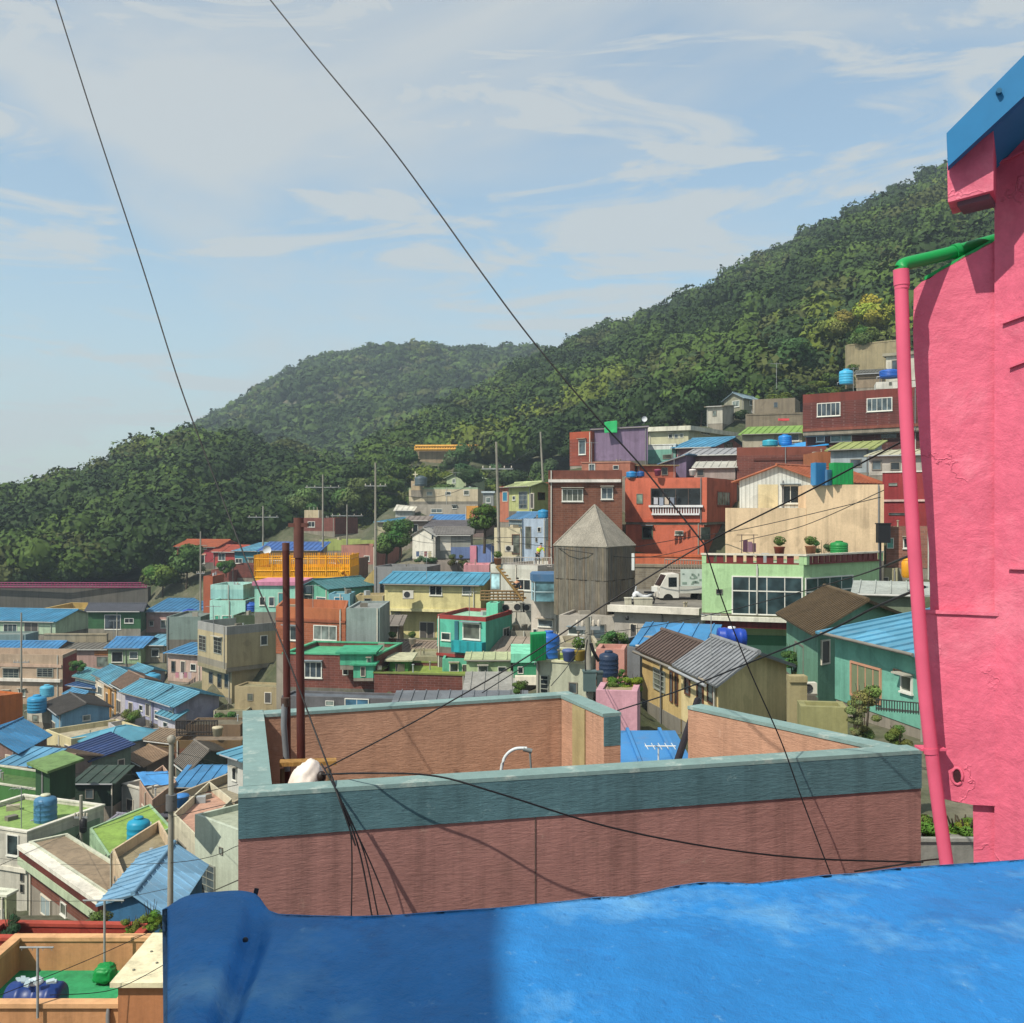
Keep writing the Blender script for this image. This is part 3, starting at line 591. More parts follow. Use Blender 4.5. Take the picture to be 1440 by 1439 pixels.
H('white-roofed shed left of the cream block', (556, 146), (580, 146), 4, 719, 728, 'a8aaa8', ('shed', (0, 0, .5, .8), 'd8d2c0', .3))
H('mustard and coral painted wall house below the cream block', (655, 128), (672, 127), 4, 712, 730, 'c08a3a', ('flat', None, .2, 'a07a50'), ex=[('F', 664, 718, 672, 730, 'b8705a', .1, 'panel')])
H('grey house with pale roof right of the cream block', (679, 140), (694, 140), 5, 694, 735, '8d8f8a', ('slab', 'b9c3c6', .25, .2), [('F', 683, 700, 690, 708)])
H('coral roofed narrow house beside the pole with a blue door', (703, 112), (717, 110), 5, 686, 735, 'b06a50', ('shed', (0, 0, .5, .5), 'c06045', .3), [('F', 707, 692, 714, 706, 'd', {'glass': '2d6f8c'})])
H('lime yellow house with layered eaves left of the brown brick house', (716, 104), (748, 100), (771, 101.5), 683, 726, 'a9ae72', ('gable', 'F', 1.7, 'bdc889', .5),
  [('F', 721, 698, 725, 704), ('F', 730, 692, 742, 716, 'g'), ('S', 756, 693, 766, 704, 'b'), ('F', 746, 694, 751, 716, 'd')])
H('house with faded blue roof over a cluttered porch below the lime yellow house', (716, 96), (748, 90), (774, 93), 730, 742, '7f8e93', ('gable', 'F', 1.6, '4f8fc0', .35))
H('powder blue narrow house with tiny windows left of the brick house', (734, 86), (767, 85), (774, 90), 730, 796, '9fb0c4', ('flat', None, .15, '8f9aa4'),
  [('F', 739, 741, 747, 772, 'o'), ('F', 756, 742, 761, 749), ('F', 753, 756, 756, 763)])
H('cream shop house with brown door by the tall pole', (695, 88), (734, 87), 6, 743, 786, 'c2b799', ('flat', None, .2, 'b8ad92'), [('F', 720, 752, 732, 780, 'b')])
H('dark grey-green passage house between powder blue house and brick house', (768, 84), (790, 84), 5, 730, 760, '5f6f72', ('flat', None, .2, '6a7070'), [('F', 777, 733, 786, 752, 'd', {'glass': '2f5a78'})])
H('brown brick house with white cornice line and two white windows', (771, 74.2), (875, 74), 8, 662, 800, '7d4a34', ('flat', '6f3f33', .55, '7a6a60'),
  [('F', 790, 688, 820, 706, 'w', {'panes': 4}), ('F', 845, 686, 862, 703, 'w', {'panes': 2})], ex=[('F', 771, 675, 873, 679, 'd8d2cc', .25, 'cornice')], wm='brick')
H('salmon pink low house between brown brick house and purple house', (818, 86), (886, 85), 5, 651, 670, 'a56a56', ('flat', None, .2, '9a7a6a', 'b9806c'), [('F', 828, 653, 837, 664, 'w', {'panes': 1}), ('F', 862, 655, 870, 661, 'w', {'panes': 1})])
H('dusty purple blank-walled house with green tarp corner', (831, 98), (911, 97.6), 7, 601, 655, '84708c', ('shed', (-.25, 0, 0, -.25), '8a7a92', .1), low=8)
H('orange-red brick house front joined to the purple house', (801, 99), (831, 97.5), 6, 607, 655, '93412c', ('flat', 'a04a30', .7, '8a6a5a'),
  [('F', 814, 619, 824, 640, 'w')], wm='brick')
H('orange coral house with white balustrade balcony', (879, 82), (994, 80), (1046, 90), 672, 735, 'c6654a', ('flat', 'c6654a', .75, '9a6a56'),
  [('F', 895, 695, 904, 709, 'o', {'glass': '6f8478'}), ('F', 915, 687, 986, 712, 'o', {'panes': 4, 'fr': '5a4a44'}), ('S', 1008, 692, 1026, 712, 'w', {'fr': '8c3f33'})],
  ex=[('F', 879, 731, 994, 735, 'bf5a3e', .06, 'ledge')], low=.2)
H('lower storey of the orange coral house with moss-framed window', (880, 82.1), (990, 80.15), (1042, 90), 735, 797, 'c6654a', ('flat', None, .1, '9a6a56'),
  [('F', 903, 741, 918, 758, 'w', {'fr': '5c6a58'}), ('F', 949, 747, 961, 753, 'w', {'panes': 1}), ('S', 985, 742, 998, 760, 'o')])
H('rooftop coral room with blue barrels behind the orange parapet', (896, 88), (950, 88), 3, 656, 676, 'a85a44', ('slab', '8a7a5c', .1, .3), [('F', 930, 658, 939, 669, 'o')], low=1)
H('pale aqua house with white terrace edge right of the purple house', (892, 106), (950, 104), (962, 108), 626, 652, '6fa898', ('flat', 'd0d6d2', .45, '9ab0a8', 'dfe3df'), [('F', 932, 640, 945, 646, 'o')])
H('cream and green house with slanting white roof slab and small window row', (912, 116), (968, 114), (1032, 124), 606, 640, 'b4b294', ('slab', 'cfcdbd', .5, .5),
  [('F', 940, 611, 946, 617), ('F', 948, 611, 954, 617), ('F', 956, 610, 961, 616), ('S', 985, 605, 998, 612)])
H('pink house under the long sky-blue sloping roof', (952, 104), (1002, 102), (1052, 110), 628, 660, 'b98288', ('gable', 'F', 1.1, '2f93c0', .5), [('S', 1018, 622, 1030, 632, 'o')])
H('dusty pink house with grey sheet roof behind the orange house', (966, 94), (1058, 92), 6, 640, 672, 'a07872', ('shed', (0, 0, .9, .9), '8f9094', .5, 'tile'),
  [('F', 1024, 655, 1034, 660, 'o')])
H('pale sheet-covered lean-to on the dusty pink house', (976, 89), (1034, 88), 3, 658, 674, '9a8f8a', ('shed', (0, 0, .6, .6), 'a9a8a0', .2, 'tile'), [('F', 980, 661, 990, 670, 'o')])
H('house with blue canopy and ochre awning behind the orange parapet', (930, 92), (965, 91), 4, 652, 672, '70607c', ('shed', (0, .7, .7, 0), '4f7fa4', .3))
H('reddish brown brick house with long plain parapet', (1036, 88), (1162, 86), 7, 628, 690, '733b30', ('flat', '7a4032', .7, '7a6a60'), ex=[('F', 1060, 645, 1150, 648, '5d3028', .08, 'ledge')], wm='brick', low=8)
H('cream house with moss green roof left of the dark red brick house', (1044, 104), (1128, 102), (1136, 108), 610, 640, 'a8a08c', ('shed', (0, 0, 1.2, 1.2), '76964a', .4, 'tile'), [('F', 1112, 611, 1124, 621, 'w', {'panes': 1})])
H('dark red brick house with two boxed white windows on the upper floor', (1129, 90), (1300, 84), 9, 544, 604, '6a2f28', ('flat', '71332b', .75, '7a6a60'),
  [('F', 1149, 567, 1182, 586, 'w', {'panes': 5}), ('F', 1219, 560, 1255, 579, 'w', {'panes': 5})], ex=[('F', 1129, 600, 1300, 604, '7c4436', .12, 'ledge')], wm='brick', low=.2)
H('lower dark brick storey with wide teal windows', (1133, 90.6), (1300, 84.6), 9, 604, 650, '5b2b26', ('flat', None, .1, '7a6a60'),
  [('F', 1148, 612, 1160, 622, 'w'), ('F', 1168, 609, 1198, 622, 'w', {'glass': '4a6a6c'}), ('F', 1238, 604, 1262, 618, 'b')], wm='brick')
H('white house with pale ledge on the slope above the dark red brick house', (1246, 106), (1300, 104), 6, 498, 534, 'bdb9ac', ('slab', '8f8a7a', .3, .3), [('F', 1254, 507, 1264, 524, 'o')], low=10)
H('brown sheet-roofed hut with turquoise hood above the dark red brick house', (1204, 102), (1240, 101), 4, 524, 545, '8a7a66', ('gable', 'F', .6, '5a5a55', .3, 'tile'), low=6)
H('white roof edge box with one small vent right of the hut', (1232, 96), (1290, 95), 3, 536, 546, 'c6c4bc', ('flat', None, .2, 'b0aea6'), [('F', 1250, 538, 1254, 542, 'o')], low=1)
H('small grey hillside house with pale blue gable roof under the trees', (1018, 140), (1046, 136), (1072, 141), 560, 584, '8d8c78', ('gable', 'S', 1.2, '7c97a6', .4), [('F', 1030, 564, 1040, 573), ('S', 1054, 564, 1060, 571)], low=8)
H('brown hillside ruin wall house left of the dark red brick house', (1058, 128), (1118, 126), 5, 560, 600, '7c7160', ('flat', None, .3, '6f6a50'), [('F', 1088, 566, 1094, 574, 'o')], low=8)
H('white farmhouse corner just left of the big dark tree', (994, 132), (1016, 131), 5, 572, 596, 'b0aca0', ('shed', (0, 0, .5, .5), 'a89a84', .3), [('F', 1002, 578, 1008, 586, 'o')], low=6)
H('grey house with olive roof and white stair by the pink pipe', (1168, 78), (1224, 76), (1240, 80), 632, 665, '98a2a8', ('shed', (0, 0, .8, .8), '8a935a', .4, 'tile'), [('F', 1196, 646, 1212, 658, 'o')])
H('orange daubed corner wall between brick parapet and olive roof', (1150, 80), (1176, 80), 4, 636, 660, 'a0603a', ('flat', None, .2, '8a6a50'))
H('pale cluttered porch house behind the pink pipe', (1222, 72), (1310, 70), 5, 640, 668, 'a8a49c', ('shed', (0, 0, .6, .6), 'a9a78f', .3, 'tile'), [('F', 1226, 648, 1240, 662, 'o'), ('F', 1252, 650, 1266, 662, 'o')])
H('deep red house with white ledge between beige wall and pink pipe', (1241, 68), (1310, 66), 6, 664, 742, '8c2c30', ('flat', None, .4, '8a6a60', 'd0ccc6'),
  [('F', 1250, 680, 1262, 684, 'o'), ('F', 1250, 722, 1274, 725, 'o')], ex=[('F', 1241, 703, 1310, 706, 'c9a8a2', .1, 'ledge')])
H('pinkish brick ground floor with white windows beside the black pole', (1246, 62), (1310, 61), 5, 742, 800, '93604e', ('flat', None, .2, '8a7060'), [('F', 1247, 757, 1257, 772, 'w', {'glass': '4f8a80'}), ('F', 1270, 757, 1290, 772)], wm='brick')
H('white plank-sided house with orange gable trim', (1040, 66), (1152, 65), (1240, 71), 676, 725, 'c9ccc8', ('gable', 'S', 1.5, 'bb6030', .35), [('F', 1098, 683, 1125, 709, 'w', {'panes': 2})],
  ex=[('F', 1066, 682, 1094, 716, 'cdbf98', .05, 'panel')], wm='siding', low=2)
rt_ = H('large blank sandy beige wall house stepping up to the right', (1134, 61.1), (1243, 60.4), 5, 682, 800, 'd8bc98', ('flat', None, .2, 'b8a27c'), low=3)
w1 = MB(); w1.prism([Vector(((px-CX)/F*d, d, 0)) for px, d in ((1020, 62), (1133.6, 61.15), (1133.6, 66), (1020, 67))], zz(802, 61), zz(715, 61.5)); w1.build('lower_wing', mat('plaster', 'd8bc98'), rt_[0])
H('light green house with red balustrade and long glazed front', (987, 53), (1130, 51.5), (1238, 56), 795, 866, 'a0c490', ('flat', None, .1, '98a890'),
  [('F', 1029, 811, 1129, 866, 'h', {'panes': 4, 'glass': '2c3c40'}), ('S', 1132, 811, 1199, 862, 'h', {'panes': 4, 'glass': '2c4a4a'}), ('F', 1007, 829, 1016, 836, 'o')],
  ex=[('F', 987, 868, 1130, 874, 'd0cfc0', .35, 'ledge'), ('S', 1130, 868, 1160, 874, 'd0cfc0', .35, 'ledge'), ('F', 992, 874, 1128, 884, '6f2a28', .1, 'tiled_band', 'siding')], low=.1)
H('lower storey of the light green house with shaded green wall', (989, 54), (1126, 53), (1230, 57), 884, 950, '9dbd8a', ('flat', None, .1, '98a890'), [('F', 1110, 896, 1126, 930, 'o')],
  ex=[('F', 1030, 894, 1110, 908, '3f8560', .03, 'panel'), ('F', 1030, 908, 1108, 945, '7fbfa0', .04, 'panel')])
H('white wall house with round wheel ornament under the street deck', (864, 57), (988, 55), 4, 864, 925, 'a09a92', ('flat', None, .1, '97938a'),
  [('F', 903, 882, 928, 890), ('F', 951, 880, 972, 890), ('F', 886, 878, 896, 900, 'd')], ex=[('F', 858, 853, 986, 862, 'd2ccc0', .5, 'deck_edge')])
H('grey yard house left of the cream house with planted terrace', (842, 46), (900, 45), 5, 912, 985, '6a6c70', ('flat', None, .3, '6f6a5c'), low=5)
H('pink block wall house with vegetable boxes on top', (838, 27), (896, 26.8), 1.3, 973, 1045, 'c08e9c', ('flat', None, .12, '9a8a70'), low=4)
H('salmon walled little house with pot plants behind the pole', (838, 40), (878, 39.8), 1.6, 914, 965, 'ba8478', ('flat', None, .3, 'a08070'))
H('house under the vivid blue corrugated roof behind the cream house', (896, 47), (992, 46), 3.2, 911, 945, '8f9068', ('shed', (0, 0, .55, .55), '1f86c4', .3), low=5)
H('cream row house with dark brown sheet roof and tall dark doors', (903, 41.5), (958, 37.2), (1022, 40), 934, 1030, 'b39a64', ('gable', 'F', .9, '5a4c46', .35, 'tile'), [('F', 920, 942, 936, 972, 'g', {'panes': 1}), ('F', 943, 944, 947, 988, 'b'), ('F', 950, 946, 954, 992, 'b')], low=4)
H('cream house with grey corrugated roof and a broad sandy gable wall', (958, 35.6), (1010, 32), (1106, 35.5), 958, 1045, 'c9b685', ('gable', 'F', .95, '7d8084', .4, 'tile'),
  [('F', 964, 950, 971, 978, 'b'), ('F', 981, 955, 990, 1000, 'b'), ('F', 996, 958, 1005, 990, 'b')], low=5)
H('teal green house with olive slate roof and long shaded eave', (1106, 42), (1150, 36), (1272, 40), 884, 1000, '66967f', ('gable', 'F', .8, '5b4c38', .6, 'tile'),
  [('F', 1118, 905, 1130, 960, 'o'), ('S', 1154, 900, 1166, 935, 'd')], low=5)
H('mint teal house with bright sky-blue roof by the pink pipe', (1174, 33), (1306, 28), 4.5, 920, 1030, '68a896', ('shed', (0, 0, .75, .75), '4a9fc4', .45),
  [('F', 1197, 935, 1240, 985, 'd', {'fr': 'b98a72', 'glass': '6f7a60', 'panes': 4}), ('F', 1268, 950, 1284, 974, 'w'), ('F', 1258, 942, 1268, 948, 'o', {'fr': 'b98a72'})], low=4)
H('mossy concrete step house in front of the teal house', (1126, 27), (1192, 26.8), .9, 996, 1050, '8c8a5c', ('flat', None, .15, '8a8868'), low=4)

H('pink-beige house with overlapping blue roofs left of the tan house', (236, 78), (284, 76), 3, 922, 962, 'b89f92', ('shed', (0, 0, .5, .5), '2e86bd', .35), [('F', 241, 930, 247, 946, 'o'), ('F', 254, 930, 261, 950, 'd'), ('F', 268, 934, 276, 944)])
H('grey-teal wall house tucked between the two blue roofs at the far left', (-60, 101), (36, 101), 3, 893, 916, '6f8583', ('flat', None, .2, '7a8480'))
H('low mossy garden house between the iron railing and the tan house', (300, 63), (346, 63), 2.4, 1000, 1030, '8f8b72', ('flat', None, .3, '7d7a5c'), [('F', 326, 1006, 334, 1022, 'o')])
H('dim brown house filling the gap behind the rust-brown terrace wall', (262, 57), (338, 57), 2.4, 1020, 1045, '75604a', ('flat', None, .2, '6d6656'))
H('low grey-brown house behind the slate roof under the tall pole', (440, 112), (500, 111), 4, 786, 812, '8a6a5c', ('flat', None, .3, '7a6a60'), [('F', 462, 792, 472, 802)])
H('small blue-shuttered house under the platform stair', (462, 90), (492, 90), 3, 836, 858, '6fa6b8', ('flat', None, .2, '8aa8a8'), [('F', 470, 840, 482, 850, 'w', {'glass': '2a6a88'})])
H('white lattice house strip with yellow posts beside the yellow platform foot', (500, 92), (540, 92), 3, 838, 860, 'b0a074', ('flat', None, .2, 'a09070'), [('F', 512, 828+14, 522, 856, 'o')])
H('brownish low house with grey sheet roof at the grey-green block foot', (520, 82), (562, 82), 3, 880, 912, '8b7c6c', ('shed', (0, 0, .4, .4), '77706a', .3, 'tile'), [('F', 526, 888, 534, 904, 'd')])
H('flat concrete house with plant pots between turquoise and white stepped houses', (718, 70), (752, 70), 3, 888, 920, 'a5a090', ('flat', None, .3, '8f8a7a'), [('F', 726, 896, 738, 908)])
H('ochre stained low house behind the royal blue tank', (790, 50), (842, 50), 3, 905, 940, 'a89f88', ('flat', None, .3, '8f8a6a'), [('F', 806, 912, 816, 926, 'o')])
H('grey brick low house under the white truck deck behind the salmon wall', (872, 50), (905, 50), 3, 925, 960, '84807c', ('flat', None, .3, '77736a'), [('F', 882, 932, 892, 950, 'd')])
H('faded yellow house with flat roof between the light green house and the pink pipe', (1204, 62), (1262, 61), 4, 800, 850, '9b9576', ('flat', None, .3, '8a8672'), [('F', 1216, 812, 1228, 826), ('F', 1240, 812, 1250, 836, 'd')])
H('low tin-roofed shed behind the dark slate roof near the pink pipe', (1206, 47), (1300, 46), 3, 838, 870, '6f7a66', ('shed', (0, 0, .3, .3), '9aa09c', .3, 'tile'))

H('low white service block holding two blue tanks beside the orange block', (38, 68), (84, 66), 2.5, 1002, 1020, 'b5b2a6', ('flat', None, .08, '9a968a'), [('F', 46, 1006, 54, 1016, 'o')])
H('low tan yard house below the lower storey of the tan house', (330, 65), (400, 64), 2, 968, 1008, 'a0916f', ('flat', None, .2, '8d866a'), [('F', 348, 976, 356, 986, 'o'), ('F', 372, 974, 382, 990, 'd')])
H('house with navy awning roof between the tan block and the teal-roofed row', (98, 82), (134, 80), 3, 968, 990, '7c8890', ('shed', (0, 0, .4, .4), '2f5f96', .35), [('F', 106, 972, 114, 980)])
H('very dark green lean-to right of the tall green rooftop room', (104, 46), (160, 46), 2.5, 1102, 1134, '24382b', ('shed', (0, 0, .3, .3), '33483a', .2), [('F', 120, 1110, 132, 1124, 'o')])
H('grey lilac roofed house with dark blue edge beside the turquoise tank', (140, 41), (184, 40.5), 3, 1174, 1200, '8f9098', ('gable', 'F', .7, '7b7a86', .3, 'tile'), [('F', 150, 1180, 158, 1190)])
H('white balcony house under the yellow tub left of the blue tarp', (172, 47), (200, 46), 2.5, 1112, 1150, 'b4b4ac', ('flat', None, .3, '8a8a84', 'c2beb2'), [('F', 178, 1124, 188, 1142, 'd')])
H('yellow-green edged little house at the far lower left corner', (-60, 31.2), (9, 31), .5, 1262, 1320, 'a9b08a', ('flat', None, .1, '7c9aa0', 'c9cbb8'), [('F', -6, 1278, 6, 1296, 'w')])
H('small ochre house with tiled roof beneath the iron railing', (206, 58), (246, 57), 3, 1044, 1066, '9c8558', ('gable', 'F', .7, '80705e', .3, 'tile'), [('F', 216, 1050, 224, 1060)])
H('pale pink back house above the grey parapet-walled terrace', (150, 64), (178, 64), 2.5, 1020, 1036, 'b89a94', ('shed', (0, 0, .3, .3), '8a8078', .3, 'tile'))
H('narrow white house with green door between teal hip roof and green block', (30, 52), (62, 51), 2.5, 1088, 1106, 'b4b6a8', ('flat', None, .15, '8a8a7c'), [('F', 40, 1092, 46, 1104, 'd', {'glass': '3a6a4a'})])
H('brown-roofed outhouse beside the turquoise-tank terrace', (236, 39), (262, 38.6), 2, 1162, 1186, '97836c', ('shed', (0, 0, .3, .3), '7a6a58', .25, 'tile'), [('F', 242, 1168, 250, 1180, 'o')])
H('grey cement house with square dark opening left of the barred-window house', (246, 35.5), (272, 35), 2, 1224, 1262, '8f8c80', ('flat', None, .15, '84806f'), [('F', 252, 1232, 262, 1250, 'o')])

H('small house with brown sheet roof against the turquoise house side wall', (690, 66), (744, 65.4), 3, 924, 932, '8a8074', ('shed', (0, 0, .75, .75), '8c8278', .2, 'tile'))

H('upper teal-roofed cottage behind the top of the stepped row', (178, 84), (198, 80), (232, 83), 950, 975, 'a7a8b4', ('gable', 'F', .8, '4a98b4', .35), [('S', 210, 952, 218, 962)])
H('small teal-roofed lean-to stepping down in front of the lavender row', (222, 62), (246, 60), (262, 61.5), 1012, 1030, 'b5b2bc', ('shed', (0, 0, .3, .3), '4a9ab6', .3), [('F', 230, 1016, 236, 1024)])
H('tiny white house with blue roof left of the light blue gable', (92, 74), (112, 72), (134, 74), 980, 1000, 'b9b8b0', ('gable', 'F', .6, '3f8fbc', .3), [('F', 98, 984, 104, 994, 'd')])
H('cream house with small blue roof above the vivid green wall', (0, 49), (44, 48.5), 2.4, 1078, 1100, 'b7ad92', ('shed', (0, 0, .4, .4), '4a94bc', .3), [('F', 10, 1082, 18, 1092), ('F', 28, 1082, 36, 1096, 'd')])
# ================================================================ ground and hills
def gpt(px, d, y): BASES.append(((px-CX)/F*d, d, zz(y, d)))
for px in (-900, -300, 100, 400, 720, 1000, 1300, 1700, 2300): 
    BASES.append(((px-CX)/F*4, 4, -8.5)); BASES.append(((px-CX)/F*12, 12, -9.5 if px < 700 else -8))
for px in (-900, -300): gpt(px, 80, 1150); gpt(px, 125, 905); gpt(px, 22, 1500)
for px in (1500, 1900): gpt(px, 30, 1000); gpt(px, 60, 790); gpt(px, 90, 640)
for px, d, y in ((-300, 148, 862), (0, 147, 862), (150, 147, 862), (215, 147, 858), (260, 149, 835), (400, 150, 800), (500, 150, 790), (560, 170, 745), (450, 175, 745), (600, 200, 690), (700, 190, 690),
                 (585, 216, 646), (650, 216, 646), (760, 214, 646), (740, 150, 690), (860, 150, 640), (960, 150, 620), (1090, 145, 596), (1200, 130, 560), (1300, 125, 545), (1600, 120, 520), (2200, 120, 520),
                 (700, 130, 730), (620, 175, 705), (-900, 150, 850), (2, 16, 1600), (300, 16, 1600)): gpt(px, d, y)
BP = np.array(BASES)
def ground_z(x, y):
    d2 = (BP[:, 0]-x)**2+(BP[:, 1]-y)**2+.6; w_ = d2**-1.9; return float((w_*BP[:, 2]).sum()/w_.sum())
cols_ = list(range(-900, -40, 40))+list(range(-40, 1480, 14))+list(range(1480, 2301, 40)); deps = [0.5, 3]+[6*(260/6)**(i/89) for i in range(90)]
vs = []; 
for d in deps:
    for px in cols_:
        x = (px-CX)/F*d*1.0 if d > 3 else (px-CX)/F*3
        z = ground_z(x, d)+.25*noise.noise(Vector((x*.2, d*.2, 0)))
        for (xa, xb, dh, yb_) in FRONTS:
            if xa-14 < px < xb+14 and dh-26 < d < dh+.5: z = min(z, zz(yb_+3, d))
        vs.append((x, d, z))
for d, z in ((420, -22), (1200, -32), (5000, -40)):
    for px in cols_: vs.append(((px-CX)/F*d, d, z))
nc = len(cols_); fs = [(i*nc+j, i*nc+j+1, (i+1)*nc+j+1, (i+1)*nc+j) for i in range(len(deps)+2) for j in range(nc-1)]
g = MB().add(vs, fs, True).build('ground', mat('ground', '6a6050')); tag(g, kind='structure')

rng = np.random.default_rng(5)
def ico(sub):
    import bmesh
    bm = bmesh.new(); bmesh.ops.create_icosphere(bm, subdivisions=sub, radius=1)
    v = np.array([q.co[:] for q in bm.verts]); f = np.array([[q.index for q in p.verts] for p in bm.faces]); bm.free(); return v, f
ICO = ico(2)
def crown_template(nl, ls, seed, flat=1.0, shape='round'):
    """leaf clumps spread through a lumpy crown of radius about 1: returns verts, faces(quads), shade"""
    r = np.random.default_rng(seed); lob = r.normal(size=(9, 3)); lob[:, 2] = np.abs(lob[:, 2])*.8-.15; lob /= np.linalg.norm(lob, axis=1)[:, None]
    d = r.normal(size=(nl, 3)); d /= np.linalg.norm(d, axis=1)[:, None]
    amp = np.max(np.exp(-((1-d@lob.T)*5.5)), axis=1)
    rad = (.62+.40*amp)*(r.uniform(.84, 1.03, nl))
    if shape == 'pine': 
        k = (d[:, 2]+1)/2; layer = np.round(k*5)/5; d[:, 2] = layer*2-1+r.normal(0, .05, nl); rad = rad*(1.12-.85*layer)*np.where(layer < .1, .4, 1); c = np.stack([d[:, 0]*rad, d[:, 1]*rad, d[:, 2]*1.05], 1)
    else: c = d*rad[:, None]; c[:, 2] *= flat
    nrm = d*1.5+r.normal(size=(nl, 3))*.42+np.array([0, 0, .35]); nrm /= np.linalg.norm(nrm, axis=1)[:, None]
    a = np.cross(nrm, r.normal(size=(nl, 3))); a /= np.linalg.norm(a, axis=1)[:, None]; b = np.cross(nrm, a)
    s1 = (ls*r.uniform(.6, 1.35, nl))[:, None]; s2 = s1*r.uniform(.5, .9, nl)[:, None]
    off = r.normal(0, .22, (nl, 4))[:, :, None]*ls*nrm[:, None, :]
    q = np.stack([c-a*s1*.5-b*s2*.35, c+a*s1*.4-b*s2*.5, c+a*s1*.55+b*s2*.4, c-a*s1*.35+b*s2*.55], 1)+off
    return q.reshape(-1, 3), r.uniform(.82, 1.18, nl)
def clusters(name, items, templates, mats_, core=.62, parent=None, loc=None):
    """items: (x,y,z,r,h_scale,tmpl,tint) -> one mesh of leaf quads (+ a rough inner core)"""
    V = []; Fq = []; C = []; o = 0; T3 = []
    V3 = []; C3 = []; F3 = []
    cv, cf = ICO
    for (x, y, z, r, hs, k, tint) in items:
        q, sh = templates[k]; a = rng.uniform(0, 6.283); ca, sa = math.cos(a), math.sin(a)
        rx = q[:, 0]*ca-q[:, 1]*sa; ry = q[:, 0]*sa+q[:, 1]*ca
        V.append(np.stack([x+rx*r, y+ry*r, z+q[:, 2]*r*hs], 1))
        t = np.array(tint)[None, :]*sh[:, None]; C.append(np.repeat(t, 4, axis=0))
        if core:
            w_ = cv*(core*rng.uniform(.85, 1.1, len(cv)))[:, None]; V3.append(np.stack([x+w_[:, 0]*r, y+w_[:, 1]*r, z+w_[:, 2]*r*hs-.05*r], 1)); C3.append(np.repeat(np.array(tint)[None, :]*.8, len(cv), 0))
            F3.append(cf+o*0)
    V = np.concatenate(V); C = np.concatenate(C); nq = len(V)//4
    loops = np.arange(nq*4); starts = np.arange(nq)*4; tot = np.full(nq, 4)
    if core:
        base = len(V); n1 = len(cv); f3 = np.concatenate([f+base+i*n1 for i, f in enumerate(F3)]); V = np.concatenate([V]+V3); C = np.concatenate([C]+C3)
        starts = np.concatenate([starts, nq*4+np.arange(len(f3))*3]); tot = np.concatenate([tot, np.full(len(f3), 3)]); loops = np.concatenate([loops, f3.ravel()])
    L0 = Vector((0, 0, 0))
    if parent is not None: L0 = parent.location
    elif loc is not None: L0 = Vector(loc)
    V = V-np.array(L0)[None, :]
    me = bpy.data.meshes.new(name); me.vertices.add(len(V)); me.vertices.foreach_set('co', V.astype(np.float32).ravel())
    me.loops.add(len(loops)); me.loops.foreach_set('vertex_index', loops.astype(np.int32))
    me.polygons.add(len(starts)); me.polygons.foreach_set('loop_start', starts.astype(np.int32)); me.polygons.foreach_set('loop_total', tot.astype(np.int32))
    ca_ = me.color_attributes.new('tint', 'FLOAT_COLOR', 'POINT'); C4 = np.concatenate([C, np.ones((len(C), 1))], 1); ca_.data.foreach_set('color', C4.astype(np.float32).ravel())
    me.update(calc_edges=True); me.materials.append(mats_)
    ob = bpy.data.objects.new(name, me); col.objects.link(ob)
    if parent is not None: ob.parent = parent
    else: ob.location = L0
    return ob
FOL = foliage('foliage', None)
TH = [crown_template(330, .17, 70+i, .9) for i in range(7)]
TN = [crown_template(700, .15, 10+i, .85) for i in range(6)]+[crown_template(420, .16, 30+i, 1.0, 'pine') for i in range(2)]
TFAR = [crown_template(60, .42, 50+i, .8) for i in range(5)]
PAL = [(.020, .042, .010), (.029, .056, .012), (.042, .076, .014), (.056, .096, .016), (.056, .070, .018), (.030, .056, .018), (.096, .128, .018)]
